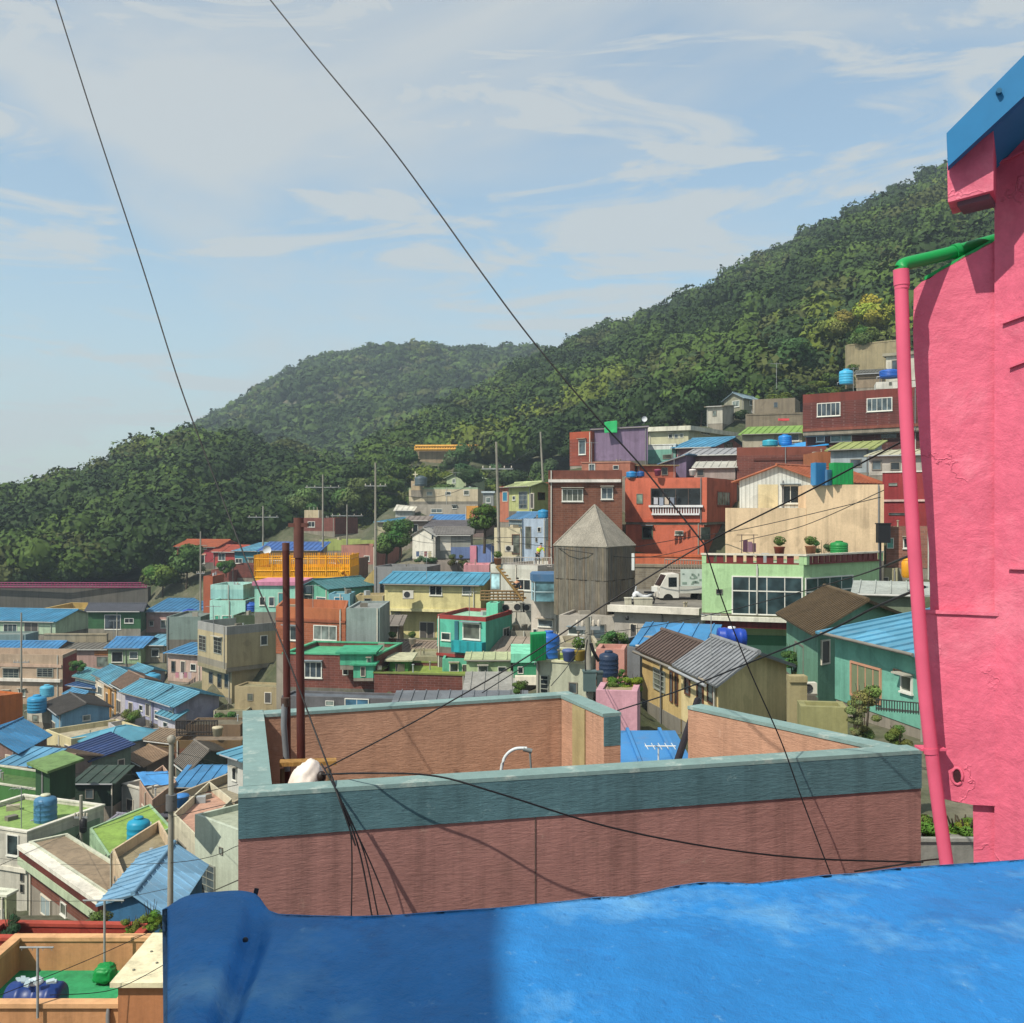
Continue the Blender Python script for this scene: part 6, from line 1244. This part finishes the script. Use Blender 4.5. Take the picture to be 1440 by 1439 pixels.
# retaining walls
def rwall(label, pts, yt, yb, T, c, name='retaining_wall', cat='wall', wm='concrete'):
    pts = [(px, dm(px, d)) for px, d in pts]; P3 = [xy(px, d) for px, d in pts]; poly = P3+[q+Vector((0, T, 0)) for q in P3[::-1]]; z1 = zz(yt, pts[0][1]); z0 = zz(yb, pts[0][1])
    m = MB(); m.prism(poly, z0-4, z1); cp = MB(); cp.prism([p+Vector((0, -.06, 0)) for p in P3]+[q+Vector((0, T+.05, 0)) for q in P3[::-1]], z1+.003, z1+.18)
    return thing(name, label, cat, Vector((P3[0].x, P3[0].y, z0)), [('wall', m, mat(wm, c)), ('coping', cp, mat('concrete', c))])
rwall('long dark grey stone retaining wall under the magenta fence', [(-120, 136), (100, 136), (208, 134)], 827, 862, 1.2, '55534f')
rwall('pale stone garden wall in front of the dark green house', [(62, 103), (150, 103)], 894, 910, .5, '8f8570')
rwall('weathered concrete bank wall below the yellow road barrier', [(582, 215), (770, 213)], 634, 648, 1, '8f7f68')
rwall('concrete slope wall on the hillside by the pink pipe', [(1192, 138), (1262, 134)], 487, 505, 1, '8f8468')
rwall('brown stone wall in front of the hillside ruin', [(1050, 120), (1130, 118)], 585, 600, .6, '7a7060')
rwall('stone block street wall behind the white truck', [(892, 70), (990, 69)], 798, 850, .8, '857c6c', wm='brick')
rwall('orange painted kerb wall in front of the orange coral house', [(893, 74), (948, 73), (1000, 72)], 783, 800, .5, 'b8603f', wm='plaster')
rwall('plaster lane wall beside the grey shed roof in the middle', [(1110, 30), (1135, 30)], 960, 1050, .3, '9a8f6c')

# yellow steel platform
YEL = mat('paint', 'd99c12', .6); root = empty('steel_platform', P(362, 850, 104), 'bright yellow steel viewing platform with railings above the mint house', 'platform')
a, b = P(358, 820, 104), P(492, 820, 104); dk = MB(); dk.obox(a, b-a, Vector((0, 6, 0)), Vector((0, 0, .7)))
dk.build('deck', YEL, root)
for (p, q) in ((a, b), (a, a+Vector((0, 6, 0))), (b, b+Vector((0, 6, 0))), (a+Vector((0, 6, 0)), b+Vector((0, 6, 0)))):
    m = MB(); n = int((q-p).length/.2)
    for i in range(n+1): s_ = p.lerp(q, i/n)+Vector((0, 0, .7)); m.tube([s_, s_+Vector((0, 0, 2.1))], .032 if i % 9 else .08, 4)
    for z in (.5, 1.2, 2.4): m.tube([p+Vector((0, 0, z)), q+Vector((0, 0, z))], .06, 5)
    m.build('railing', YEL, root); m = MB(); nv_ = Vector((0, .03, 0)) if abs((q-p).x) > 1 else Vector((.03, 0, 0)); m.obox(p+Vector((0, 0, .72))+nv_, q-p, nv_*.8, Vector((0, 0, .85))); m.build('side_panel', YEL, root)
m = MB()
for px in (366, 440, 486): m.tube([P(px, 822, 104.3), P(px, 900, 104.3)], .18, 8)
m.build('leg', YEL, root)
m = MB(); 
for k in range(10): p = P(476+3.0*k, 806+5*k, 103); m.obox(p, Vector((.35, 0, 0)), Vector((0, 1.4, 0)), Vector((0, 0, .12)))
for s_ in (0, 1.4): m.tube([P(474, 800, 103+s_), P(506, 850, 103+s_)], .08, 6); m.tube([P(474, 786, 103+s_), P(506, 836, 103+s_)], .05, 6)
m.build('stair', YEL, root)
m = MB(); m.prism([P(500, 0, 100).xy, P(527, 0, 100).xy, (P(527, 0, 100).x, 103), (P(500, 0, 100).x, 103)], zz(860, 100), [zz(830, 100), zz(800, 100), zz(800, 100), zz(830, 100)]); o = m.build('ramp_wall', mat('plaster', 'b8a060'), loc=P(513, 840, 100)); tag(o, 'sloping sandy stair wall beside the yellow platform', 'wall')

# wooden tower
a, b, c = xy(780, 62.2), xy(853, 59.4), xy(892, 62.4); d_ = a+(c-b); ze, zb0 = zz(770, 59.4), zz(871, 59.4); ce = (a+b+c+d_)/4
root = empty('wooden_tower', Vector((ce.x, ce.y, zb0)), 'grey-brown plank tower with steep pyramid roof in the middle of the village', 'tower')
MB().prism([p+(ce-p)*.03 for p in (a, b, c, d_)], zb0, ze).build('body', mat('wood', '5f564c'), root)
wc = ['6b6459', '6e6658', '67645e', '6d6254', '686258', '6d6960', '645f57']
for fi, (p, q) in enumerate(((a, b), (b, c), (c, d_), (d_, a))):
    t_ = (q-p).normalized(); n_ = Vector((t_.y, -t_.x, 0)); n_ = n_ if n_.dot(ce-p) < 0 else -n_; Lq = (q-p).length; k = int(Lq/.16); m = MB()
    mats_ = [mat('wood', x) for x in wc]
    for i in range(k):
        m.mi = random.randrange(7); off = random.uniform(0, .03); m.obox(Vector((p.x, p.y, zb0+random.uniform(-.05, .02)))+t_*(i/k*Lq+.01)+n_*off*.2, t_*(Lq/k-.008), n_*(.035+off*.4), Vector((0, 0, (ze-zb0)*.52)))
        m.mi = random.randrange(7); m.obox(Vector((p.x, p.y, zb0+(ze-zb0)*.525))+t_*(i/k*Lq+.01)+n_*off*.2, t_*(Lq/k-.008), n_*(.04+off*.4), Vector((0, 0, (ze-zb0)*.47)))
    m.build('planking', mats_, root)
za = ze+zz(712, 61)-zz(770, 61); o_ = [p+(p-ce).normalized()*.07 for p in (a, b, c, d_)]; ap = Vector((ce.x, ce.y, za))
vs = [Vector((p.x, p.y, ze)) for p in o_]+[ap]; m = MB(); m.add(vs, [(0, 1, 4), (1, 2, 4), (2, 3, 4), (3, 0, 4), (3, 2, 1, 0)])
for p in vs[:4]: m.tube([p, ap], .06, 6)
for i in range(4): m.tube([vs[i], vs[(i+1) % 4]], .05, 6)
for i in range(4):
    for k in range(1, 9):
        s0 = vs[i].lerp(vs[(i+1) % 4], k/9); f1 = 1-abs(k/9-.5)*2; m.tube([s0, s0.lerp(ap, .0+f1*.9)], .008, 4)
m.build('roof', mat('wood', '8a857b'), root)
m = MB(); c_ = P(889, 802, 61); m.box((c_.x, c_.y-.4, c_.z), .16, .1, 1.0); m.build('lamp', mat('paint', 'd8dcdc'), root)

# truck, scooter, person
T = P(928, 850, 61); root = empty('parked_truck', T, 'small white truck parked on the street deck beside the light green house', 'truck')
WH = mat('paint', 'cfccc4', .4); X = Vector((1, .10, 0)).normalized(); Y = Vector((-.10, 1, 0)).normalized(); Z = Vector((0, 0, 1))
def tp(x, y, z): return T+X*x+Y*y+Z*z
m = MB(); s_ = [(0, .35), (0, .95), (.45, 1.75), (1.15, 1.78), (1.15, .35)]
vs = [tp(x, 0, z) for x, z in s_]+[tp(x, 1.6, z) for x, z in s_]; m.add(vs, [(0, 4, 3, 2, 1), (5, 6, 7, 8, 9)]+[(i, (i+1) % 5, 5+(i+1) % 5, 5+i) for i in range(5)]); m.build('cab', WH, root)
m = MB(); m.add([tp(.06, .15, 1.06)-X*.03, tp(.06, 1.45, 1.06)-X*.03, tp(.43, 1.4, 1.70)-X*.04, tp(.43, .2, 1.70)-X*.04, tp(.09, .15, 1.04), tp(.09, 1.45, 1.04), tp(.46, 1.4, 1.68), tp(.46, .2, 1.68)], [(0, 1, 2, 3), (4, 7, 6, 5), (0, 4, 5, 1), (1, 5, 6, 2), (2, 6, 7, 3), (3, 7, 4, 0)]); m.build('windscreen', glassmat('20242a'), root)
m = MB(); m.obox(tp(.52, -.015, 1.02), X*.5, Y*.03, Z*.56); m.build('side_window', glassmat('20242a'), root)
m = MB(); m.obox(tp(1.2, -.02, .62), X*2.0, Y*1.66, Z*.09); m.obox(tp(1.2, -.02, .71), X*2.0, Y*.05, Z*.32); m.obox(tp(1.2, 1.59, .71), X*2.0, Y*.05, Z*.32); m.obox(tp(3.15, .03, .71), X*.05, Y*1.56, Z*.32); m.build('cargo_bed', mat('paint', 'b6b6ae'), root)
for x in (.5, 2.6):
    for y in (-.03, 1.48):
        m = MB(); c_ = tp(x, y, .3); n_ = 18; vs = []
        for yy, r_ in ((0, .16), (0, .3), (.15, .3), (.15, .16)): vs += [c_+Y*yy+X*math.cos(j/n_*6.283)*r_+Z*math.sin(j/n_*6.283)*r_ for j in range(n_)]
        m.add(vs, [(i*n_+j, i*n_+(j+1) % n_, (i+1)*n_+(j+1) % n_, (i+1)*n_+j) for i in range(3) for j in range(n_)]); m.add(vs[:n_], [tuple(range(n_))]); w_o = m.build('wheel', mat('paint', '1b1b1c', .8), root)
for y in (.12, 1.3): m = MB(); m.obox(tp(-.03, y, .6), X*.04, Y*.2, Z*.13); m.build('headlight', mat('paint', 'dfe3e6', .2), root)
m = MB(); m.obox(tp(1.25, -.03, 1.05), X*1.95, Y*.03, Z*1.02); pn_o = m.build('side_panel', mat('paint', 'b8c4bc'), root)
m = MB()
for i in range(16): m.obox(tp(1.35+rng.uniform(0, 1.6), -.045, 1.15+rng.uniform(0, .75)), X*rng.uniform(.06, .3), Y*.012, Z*rng.uniform(.04, .14))
m.build('painted_pattern', mat('paint', '7f9286'), pn_o)
T2 = P(903, 850, 58.5); root = empty('scooter', T2, 'small pale scooter parked between the wooden tower and the white truck', 'scooter')
for x in (-.45, .5): 
    m = MB(); ring = [T2+Vector((x+math.cos(j/14*6.283)*.2, 0, .22+math.sin(j/14*6.283)*.2)) for j in range(15)]; m.tube(ring, .06, 6, cap=False); m.build('wheel', mat('paint', '1b1b1c'), root)
m = MB(); m.tube(smoothpts([T2+Vector(q) for q in ((-.5, 0, .3), (-.35, 0, .62), (.0, 0, .42), (.3, 0, .45), (.6, 0, .62))], 4), .15, 8, .11); m.build('body', mat('paint', 'c6c8cc', .35), root)
m = MB(); m.tube([T2+Vector((-.5, 0, .3)), T2+Vector((-.34, 0, .98))], .05, 6); m.tube([T2+Vector((-.36, -.3, 1.0)), T2+Vector((-.36, .3, 1.0))], .03, 6); m.build('handlebar', mat('paint', 'a8aaae'), root)
m = MB(); m.obox(T2+Vector((.12, -.14, .62)), Vector((.55, 0, 0)), Vector((0, .28, 0)), Vector((0, 0, .1))); m.build('saddle', mat('paint', '222224'), root)
m = MB(); m.obox(T2+Vector((.55, -.16, .72)), Vector((.3, 0, 0)), Vector((0, .32, 0)), Vector((0, 0, .28))); m.build('top_box', mat('paint', 'd6d6d2'), root)
for i, (x, y, w_, h_, d0, lab) in enumerate(((883, 851, .35, .35, 57, 'small pale box on the deck edge beside the wooden tower'), (904, 853, 1.0, .42, 57, 'long low pale planter box on the deck edge in front of the scooter'))):
    c_ = P(x, y, d0); m = MB(); m.box(c_, w_, .4, h_); m2 = MB(); m2.box((c_.x, c_.y, c_.z+h_+.002), w_+.06, .46, .05); thing('planter_box', lab, 'box', c_, [('body', m, mat('concrete', 'b7b3a2')), ('rim', m2, mat('concrete', 'c4c0b0'))])

def person(label, px, yfoot, d, h, shirt, trousers, lean=0.2):
    base = P(px, yfoot, d); me = bpy.data.meshes.new('person')
    J = [((0, 0, .52), .095), ((lean*.3, -.02, .72), .10), ((lean*.6, -.03, .82), .085), ((lean*.7, -.04, .87), .038), ((lean*.8, -.05, .94), .062), ((-.05, 0, .50), .06), ((-.06, -.02, .27), .042), ((-.06, 0, .03), .03), ((-.06, -.08, .015), .025),
         ((.05, 0, .50), .06), ((.07, -.02, .27), .042), ((.07, 0, .03), .03), ((.07, -.08, .015), .025), ((-.11+lean*.55, -.02, .80), .042), ((-.15+lean*.6, -.08, .64), .03), ((-.10+lean*.8, -.19, .58), .024), ((.13+lean*.55, -.02, .80), .042), ((.17+lean*.6, -.08, .64), .03), ((.14+lean*.8, -.19, .58), .024)]
    E = [(0, 1), (1, 2), (2, 3), (3, 4), (0, 5), (5, 6), (6, 7), (7, 8), (0, 9), (9, 10), (10, 11), (11, 12), (2, 13), (13, 14), (14, 15), (2, 16), (16, 17), (17, 18)]
    me.from_pydata([Vector(p)*h for p, _ in J], E, []); ob = bpy.data.objects.new('person', me); ob.location = base; col.objects.link(ob)
    sk = ob.modifiers.new('skin', 'SKIN'); sk.use_smooth_shade = True
    for i, (_, r) in enumerate(J): me.skin_vertices[0].data[i].radius = (r*h, r*h*.8)
    me.skin_vertices[0].data[0].use_root = True
    ob.modifiers.new('sub', 'SUBSURF').render_levels = 1; me.materials.append(mat('paint', 'b88a6c', .7)); tag(ob, label, 'person')
    # clothes as their own shells
    def shell(nm, idx, edges, mt, k):
        m2 = bpy.data.meshes.new(nm); m2.from_pydata([Vector(J[i][0])*h for i in idx], edges, []); o2 = bpy.data.objects.new(nm, m2); col.objects.link(o2); o2.parent = ob
        s2 = o2.modifiers.new('skin', 'SKIN'); s2.use_smooth_shade = True
        for j, i in enumerate(idx): m2.skin_vertices[0].data[j].radius = (J[i][1]*h*k, J[i][1]*h*.85*k)
        m2.skin_vertices[0].data[0].use_root = True; o2.modifiers.new('sub', 'SUBSURF').render_levels = 1; m2.materials.append(mt)
    shell('shirt', [0, 1, 2, 13, 14, 16, 17], [(0, 1), (1, 2), (2, 3), (3, 4), (2, 5), (5, 6)], mat('paint', shirt, .8), 1.18)
    shell('trousers', [0, 5, 6, 7, 9, 10, 11], [(0, 1), (1, 2), (2, 3), (0, 4), (4, 5), (5, 6)], mat('paint', trousers, .8), 1.15)
    q = MB(); c_ = base+Vector(J[4][0])*h; q.lathe(c_+Vector((0, .01, .02)), [(.10*h*.62, 0), (.11*h*.62, .03), (.09*h*.62, .09), (.02, .12)], 12); q.build('hair', mat('paint', '1a1614', .8), ob)
    return ob
person('person in a yellow-green top leaning on the white roof railing', 756, 796, 74.6, 1.62, 'b8d020', '3a3a40')
person('person in a dark jacket on the wooden deck beside the stair', 725, 846, 70.6, 1.6, '3a3e48', '5a5650', .1)

# small household things
def ac(label, px, y, d, w_=.8):
    c_ = P(px, y, d); root = empty('air_conditioner', c_, label, 'air conditioner', 'outdoor air conditioner units'); m = MB(); m.box(c_, w_, .3, w_*.72); m.build('casing', mat('paint', 'c9c6bc'), root)
    m = MB(); n_ = 18; vs = [c_+Vector((-w_*.1+math.cos(j/n_*6.283)*w_*.27, -.16, w_*.36+math.sin(j/n_*6.283)*w_*.27)) for j in range(n_)]; m.add(vs, [tuple(range(n_))]); m.tube(vs+[vs[0]], .02, 5, cap=False)
    m.build('fan_grille', mat('paint', '34363a'), root); m = MB(); m.obox(c_+Vector((-w_*.5, -.2, -.06)), Vector((w_, 0, 0)), Vector((0, .5, 0)), Vector((0, 0, .055))); m.build('bracket', mat('metal', '6a6660'), root)
for a in (('air conditioner unit left end of the ledge on the white stepped house', 713, 861, 71.2), ('second air conditioner unit on the ledge of the white stepped house', 729, 860, 71.2), ('air conditioner unit nearest the bow window on the white stepped house', 742, 860, 71.2, .7),
          ('air conditioner unit hung on the upper floor of the pale yellow house', 574, 842, 86.6, .9), ('air conditioner unit beside the cream shop door', 716, 776, 86.5, .7), ('air conditioner outdoor unit above the green mini roof near the bracket window', 1137, 975, 35, .5)): ac(*a)
def cabinet(label, px0, px1, y0, y1, d, dep, c, name='cabinet'):
    a, b = xy(px0, d), xy(px1, d*1.01); t_ = (b-a); z0, z1 = zz(y1, d), zz(y0, d); m = MB(); m.obox(Vector((a.x, a.y, z0)), t_, Vector((0, dep, 0)), Vector((0, 0, z1-z0)))
    m2 = MB(); n_ = 5
    for i in range(n_): m2.obox(Vector((a.x, a.y-.03, z0+.02))+t_*(i+.35)/n_, t_*.3/n_, Vector((0, .028, 0)), Vector((0, 0, z1-z0-.04)))
    return thing(name, label, 'cabinet', Vector((a.x, a.y, z0)), [('body', m, mat('paint', c, .5)), ('rib', m2, mat('paint', c, .5))])
cabinet('tall bright green cabinet beside the royal blue tank', 746, 768, 893, 931, 43, .8, '1c9a5a')
cabinet('green corrugated storage panel on top of the sandy beige wall', 1173, 1200, 651, 682, 60.5, 1.0, '1c9a50')
cabinet('blue corrugated storage panel left of the green one on the beige wall', 1147, 1162, 651, 683, 60.3, 1.0, '2f7fb4')
cabinet('lower blue-grey panel between the blue and green panels on the beige wall', 1163, 1172, 661, 683, 60.4, .8, '5a8ab0')
def tarp(label, pts, c, name='tarpaulin', cat='tarpaulin'):
    a, b, c_, d_ = [P(*q) for q in pts]; n_ = 14; vs = []
    for j in range(n_+1):
        for i in range(n_+1):
            u, v_ = i/n_, j/n_; p = a.lerp(b, u).lerp(d_.lerp(c_, u), v_); p.z += -.12*math.sin(math.pi*u)*math.sin(math.pi*v_)+.05*noise.noise(Vector((u*5, v_*5, a.x))); vs.append(p)
    k = len(vs); vs += [p-Vector((0, 0, .03)) for p in vs]; w_ = n_+1
    fs = [(j*w_+i, j*w_+i+1, (j+1)*w_+i+1, (j+1)*w_+i) for j in range(n_) for i in range(n_)]; fs += [tuple(x+k for x in f[::-1]) for f in fs]
    rim = [i for i in range(w_)]+[j*w_+n_ for j in range(1, w_)]+[n_*w_+i for i in range(n_-1, -1, -1)]+[j*w_ for j in range(n_-1, 0, -1)]
    fs += [(rim[(i+1) % len(rim)], rim[i], rim[i]+k, rim[(i+1) % len(rim)]+k) for i in range(len(rim))]
    o = MB().add(vs, fs, True).build(name, mat('paint', c, .5), loc=a); tag(o, label, cat); return o
tarp('sky-blue tarpaulin stretched over the rooftop of the pinkish two-storey house', [(203, 1104, 43), (241, 1103, 43), (236, 1084, 47), (191, 1086, 47)], '3f86c4')
tarp('blue tarpaulin spread on the reddish brown brick parapet', [(1100, 632, 90), (1166, 626, 88), (1160, 619, 94), (1098, 626, 95)], '2f8fd0')
tarp('green tarpaulin draped over the corner of the purple house roof', [(850, 609, 97.2), (868, 609, 97.2), (868, 592, 97.5), (850, 594, 97.5)], '1f9a58')
tarp('red cloth laid on the ground behind the moss green roof', [(1094, 592, 112), (1110, 592, 112), (1110, 589, 116), (1094, 589, 116)], 'b02a2c', 'cloth', 'cloth')
# antennas, pots, laundry
for i, (px, y, d, s, lab) in enumerate(((600, 806, 88, 1, 'thin antenna on the sky-blue roof ridge of the pale yellow house'), (832, 654, 76, 1, 'thin antenna on the brown brick house parapet'), (948, 668, 81, 1, 'thin antenna on the orange coral house parapet'),
        (440, 856, 74, 1, 'thin antenna on the orange brick house parapet'), (1092, 540, 100, 1.2, 'thin antenna left of the dark red brick house'), (660, 868, 67, 1, 'thin antenna on the red cornice of the turquoise house'),
        (300, 888, 68, 1, 'thin antenna on the grey parapet of the tan house'), (30, 1160, 37, .8, 'thin antenna on the white house with bracketed parapet'), (160, 898, 97, 1, 'thin antenna on the blue roof of the pale green house'),
        (1000, 912, 35, .7, 'thin antenna on the grey corrugated roof of the cream house'), (1200, 545, 88, 1, 'thin antenna beside the sky-blue tank on the white ledge'), (640, 690, 152, 1.6, 'thin antenna on the long cream block'))):
    k_ = dm(px, d)/d; d *= k_; s *= k_; p = P(px, y, d); m = MB(); m.tube([p-Vector((0, 0, .5)), p+Vector((0, 0, 1.7*s))], .022*s, 5); m2 = MB(); m2.tube([p+Vector((-.5*s, 0, 1.62*s)), p+Vector((.5*s, .1, 1.62*s))], .016*s, 5)
    for k in range(5): q = p+Vector(((-.45+.22*k)*s, 0, 1.62*s)); m2.tube([q-Vector((0, .25*s, .0)), q+Vector((0, .25*s, .0))], .012*s, 4); 
    thing('roof_antenna', lab, 'antenna', p, [('mast', m, STEEL), ('boom', m2, STEEL)], 'television antennas on the roofs')
for i, (px, y, d, c_, lab) in enumerate(((1096, 782, 52.6, '7a3a2a', 'clay flower pot left of the green terrace tub'), (1140, 781, 52.6, '8a5a40', 'brown flower pot among the terrace plants of the green house'), (552, 907, 76, '6f4a3a', 'plant pot in front of the pale yellow house lower storey'),
        (580, 907, 76, 'b8b0a0', 'white plant pot in front of the pale yellow house door'), (700, 795, 73.5, '7a4a34', 'brown pot on the terrace by the cream shop house'), (815, 930, 43, 'a08a40', 'ochre pot on the whitish green house roof'),
        (800, 931, 43, '4a5a8a', 'blue bucket on the whitish green house roof'), (306, 1036, 54, 'b0a890', 'pale pot at the right end of the iron railing wall'), (256, 1136, 41, '2f6fb0', 'blue bucket on the cluttered grey roof'), (286, 1134, 41, '8a4a34', 'rusty drum on the cluttered grey roof'),
        (925, 670, 80.8, '8a3f5a', 'purple bundle tub on the orange coral parapet'), (974, 670, 80.5, 'd0c8c4', 'white tub on the orange coral parapet'))):
    k_ = dm(px, d)/d; d *= k_; p = P(px, y, d); m = MB(); s = k_*1.15; m.lathe(p, [(.14*s, 0), (.2*s, .05), (.24*s, .34*s), (.26*s, .36*s), (.26*s, .40*s)], 12); pr = [('pot', m, mat('paint', c_, .7))]
    o = thing('flower_pot' if i < 6 else 'tub', lab, 'pot' if i < 6 else 'tub', p, pr)
    if i < 6: clusters('plant', [(p.x, p.y, p.z+.62*s, .30*s, 1.1, i % 6, (.06, .11, .02))], TN, FOL, core=.4, parent=o)
    else: q = MB(); q.lathe(p+Vector((0, 0, .402*s)), [(.25*s, 0), (.22*s, .05*s), (.04*s, .08*s)], 12); q.build('lid', mat('paint', c_, .6), o)
for i, (px, y, d, lab) in enumerate(((934, 700, 79, 'washing line with pale clothes inside the orange coral balcony'), (258, 946, 76, 'washing line with pink clothes by the pink-beige house'), (596, 776, 107, 'washing line beside the white gabled house'))):
    k_ = dm(px, d)/d; d *= k_; p = P(px, y, d); m = MB(); m.tube([p+Vector((-.9, 0, 0)), p+Vector((.9, 0, 0))], .012, 4); o = thing('washing_line', lab, 'washing line', p, [('line', m, STEEL)])
    for j in range(4):
        q = MB(); x0 = -.8+.42*j; q.obox(p+Vector((x0, -.01, -.55-.1*(j % 2))), Vector((.32, .03, 0)), Vector((0, .03, 0)), Vector((0, 0, .54+.1*(j % 2)))); q.build('garment', mat('paint', (('c8c8d0', 'a0a8b8', 'd0c0b0', '8890a0'), ('c88a98', 'd8c8c8', 'b07a8a', 'c0b0b8'), ('5a6a88', 'c0c0bc', '8a5a5a', 'b8b090'))[i][j], .9), o)
# clothes rack on green house roof
root = empty('clothes_rack', P(1052, 782, 53.6), 'clothes rack hung with mauve laundry on the light green house terrace', 'clothes rack'); m = MB()
for x in (1043, 1060): m.tube([P(x, 783, 53.6), P(x, 752, 53.6)], .025, 6)
m.tube([P(1036, 753, 53.6), P(1066, 753, 53.6)], .02, 6); m.build('frame', mat('metal', '6a5a50'), root)
for i, (x, w_) in enumerate(((1045, .25), (1052, .22), (1058, .2))): m = MB(); m.obox(P(x, 777, 53.6), Vector((w_, .03, 0)), Vector((0, .04, 0)), Vector((0, 0, .62-.08*i))); m.build('laundry', mat('paint', ['5a3a4c', '8a6a7c', '6f5060'][i], .9), root)
for i, (px, y, d, c_) in enumerate(((1283, 795, 47, 'd09a10'), (1276, 797, 46.5, 'c88a18'))):
    c2 = P(px, y+16, d); m = MB(); m.lathe(c2, [(.2, 0), (.26, .1), (.26, .7), (.2, .78)], 14); m2 = MB(); m2.lathe(c2+Vector((0, 0, .782)), [(.22, 0), (.22, .05), (.05, .1)], 14)
    thing('barrel', ['bright yellow barrel by the pink pipe behind the green house', 'darker yellow barrel just left of the bright one by the pink pipe'][i], 'barrel', c2, [('body', m, mat('paint', c_)), ('lid', m2, mat('paint', c_))])
# wooden stair of the white stepped house
root = empty('wooden_stair', P(730, 845, 71), 'tan wooden stair descending in front of the white stepped house', 'stair'); m = MB()
for s_ in (0, 1.1): m.tube([P(698, 797, 70+s_), P(736, 846, 70+s_)], .09, 6)
m.build('stringer', mat('wood', 'a08050'), root); m = MB()
for k in range(11): m.obox(P(698+3.6*k, 798+4.5*k, 70.05), Vector((.3, 0, 0)), Vector((0, 1.0, 0)), Vector((0, 0, .06)))
m.build('tread', mat('wood', '9a7a4c'), root)
# bow window with blue glass
root = ROOTS['white bay house with blue-glass bow window left of the wooden tower'][0]; m = MB(); pts_ = [xy(748, 67), xy(752, 65.8), xy(780, 65.6), xy(785, 66.8)]
m.prism(pts_+[xy(785, 69), xy(748, 69)], zz(846, 66), zz(818, 66)); m.build('bow_window', glassmat('5a7f8a'), root)
m = MB(); ce_ = sum(pts_, Vector())/4; m.prism([p+(p-ce_).normalized()*.15 for p in pts_]+[xy(785, 69.2), xy(748, 69.2)], zz(818, 66)+.003, zz(808, 66)); m.build('bow_window_roof', mat('roof', '3f76a8'), root)
m = MB()
for p in pts_: m.tube([Vector((p.x, p.y, zz(846, 66))), Vector((p.x, p.y, zz(818, 66)))], .06, 6)
m.tube([Vector((p.x, p.y, zz(833, 66))) for p in pts_], .04, 5); m.build('bow_window_frame', mat('paint', '9fb4bc'), root)
# round ornament, rooftop cross, dish
root = ROOTS['white wall house with round wheel ornament under the street deck']
m = MB(); c_ = P(882, 873, 56.2); m.lathe(c_, [(.02, 0), (.1, .04), (.1, .2), (.02, .24)], 10); m.build('wall_lamp', BLK, root[0])
c_ = P(584, 676, 152); m = MB(); m.box(c_, .14, .14, 1.3); m.box((c_.x, c_.y, c_.z+.8), .7, .13, .14); o = m.build('rooftop_cross', mat('paint', 'c8c0a8'), loc=c_); tag(o, 'small pale cross standing on the cream stair tower', 'cross')
tank('dark water tank beside the cross on the long cream block', 592, 684, 150.5, .9, 1.5, '46545c')
for i, (px, y, d, r_) in enumerate(((1060, 579, 130, .4), (376, 774, 118, .55), (906, 590, 100, .3))):
    c_ = P(px, y, d); m = MB(); n_ = 20; vs = []
    for k in range(6): a = k/5*1.1; vs += [c_+Vector((math.sin(a)*r_*math.cos(j/n_*6.283), -.05-(math.cos(a)-1)*-r_*.5, math.sin(a)*r_*math.sin(j/n_*6.283))) for j in range(n_)]
    m.add(vs, [(q*n_+j, q*n_+(j+1) % n_, (q+1)*n_+(j+1) % n_, (q+1)*n_+j) for q in range(5) for j in range(n_)], True)
    m2 = MB(); m2.tube([c_, c_+Vector((0, .1, -r_*1.6))], .04, 6)
    thing('satellite_dish', ['tiny white satellite dish near the brown hillside wall', 'white satellite dish on the beige house under the deep blue roof', 'pale satellite dish above the purple house'][i], 'satellite dish', c_, [('dish', m, mat('paint', 'c8ccd0')), ('mast', m2, STEEL)])
m = MB(); a_, b_ = P(1292, 1184, 8.85), P(1380, 1184, 8.85); m.obox(Vector((a_.x, 8.85, a_.z-1.4)), Vector((b_.x-a_.x, 0, 0)), Vector((0, .42, 0)), Vector((0, 0, 1.4))); m2 = MB(); m2.obox(Vector((a_.x-.02, 8.83, a_.z+.002)), Vector((b_.x-a_.x+.04, 0, 0)), Vector((0, .05, 0)), Vector((0, 0, .03)))
thing('planter', 'grey concrete planter below the pink pipe holding green garden plants', 'planter', a_, [('box', m, mat('concrete', '7f7f7a')), ('rim', m2, mat('concrete', '8f8f8a'))])
# slate grit street and lane slabs
q = MB(); q.prism([xy(858, 57.2), xy(1000, 56), xy(1000, 69), xy(858, 70)], zz(856, 56)-.3, zz(856, 56)); tag(q.build('road', mat('concrete', '77736c')), kind='structure')

# ---------------------------------------------------------------- haze
hz = MB(); hz.prism([(-1500, -60), (1500, -60), (1500, 1700), (-1500, 1700)], -60, 210); ho = hz.build('haze', bpy.data.materials.new('haze')); hm = ho.data.materials[0]; hm.use_nodes = True
ht = hm.node_tree; ht.nodes.clear(); out_ = ht.nodes.new('ShaderNodeOutputMaterial'); pv = ht.nodes.new('ShaderNodeVolumePrincipled'); pv.inputs['Color'].default_value = (.70, .86, 1.0, 1); pv.inputs['Density'].default_value = .00042; pv.inputs['Anisotropy'].default_value = .1
ht.links.new(pv.outputs[0], out_.inputs['Volume']); tag(ho, 'pale summer haze filling the valley', 'haze', kind='stuff')
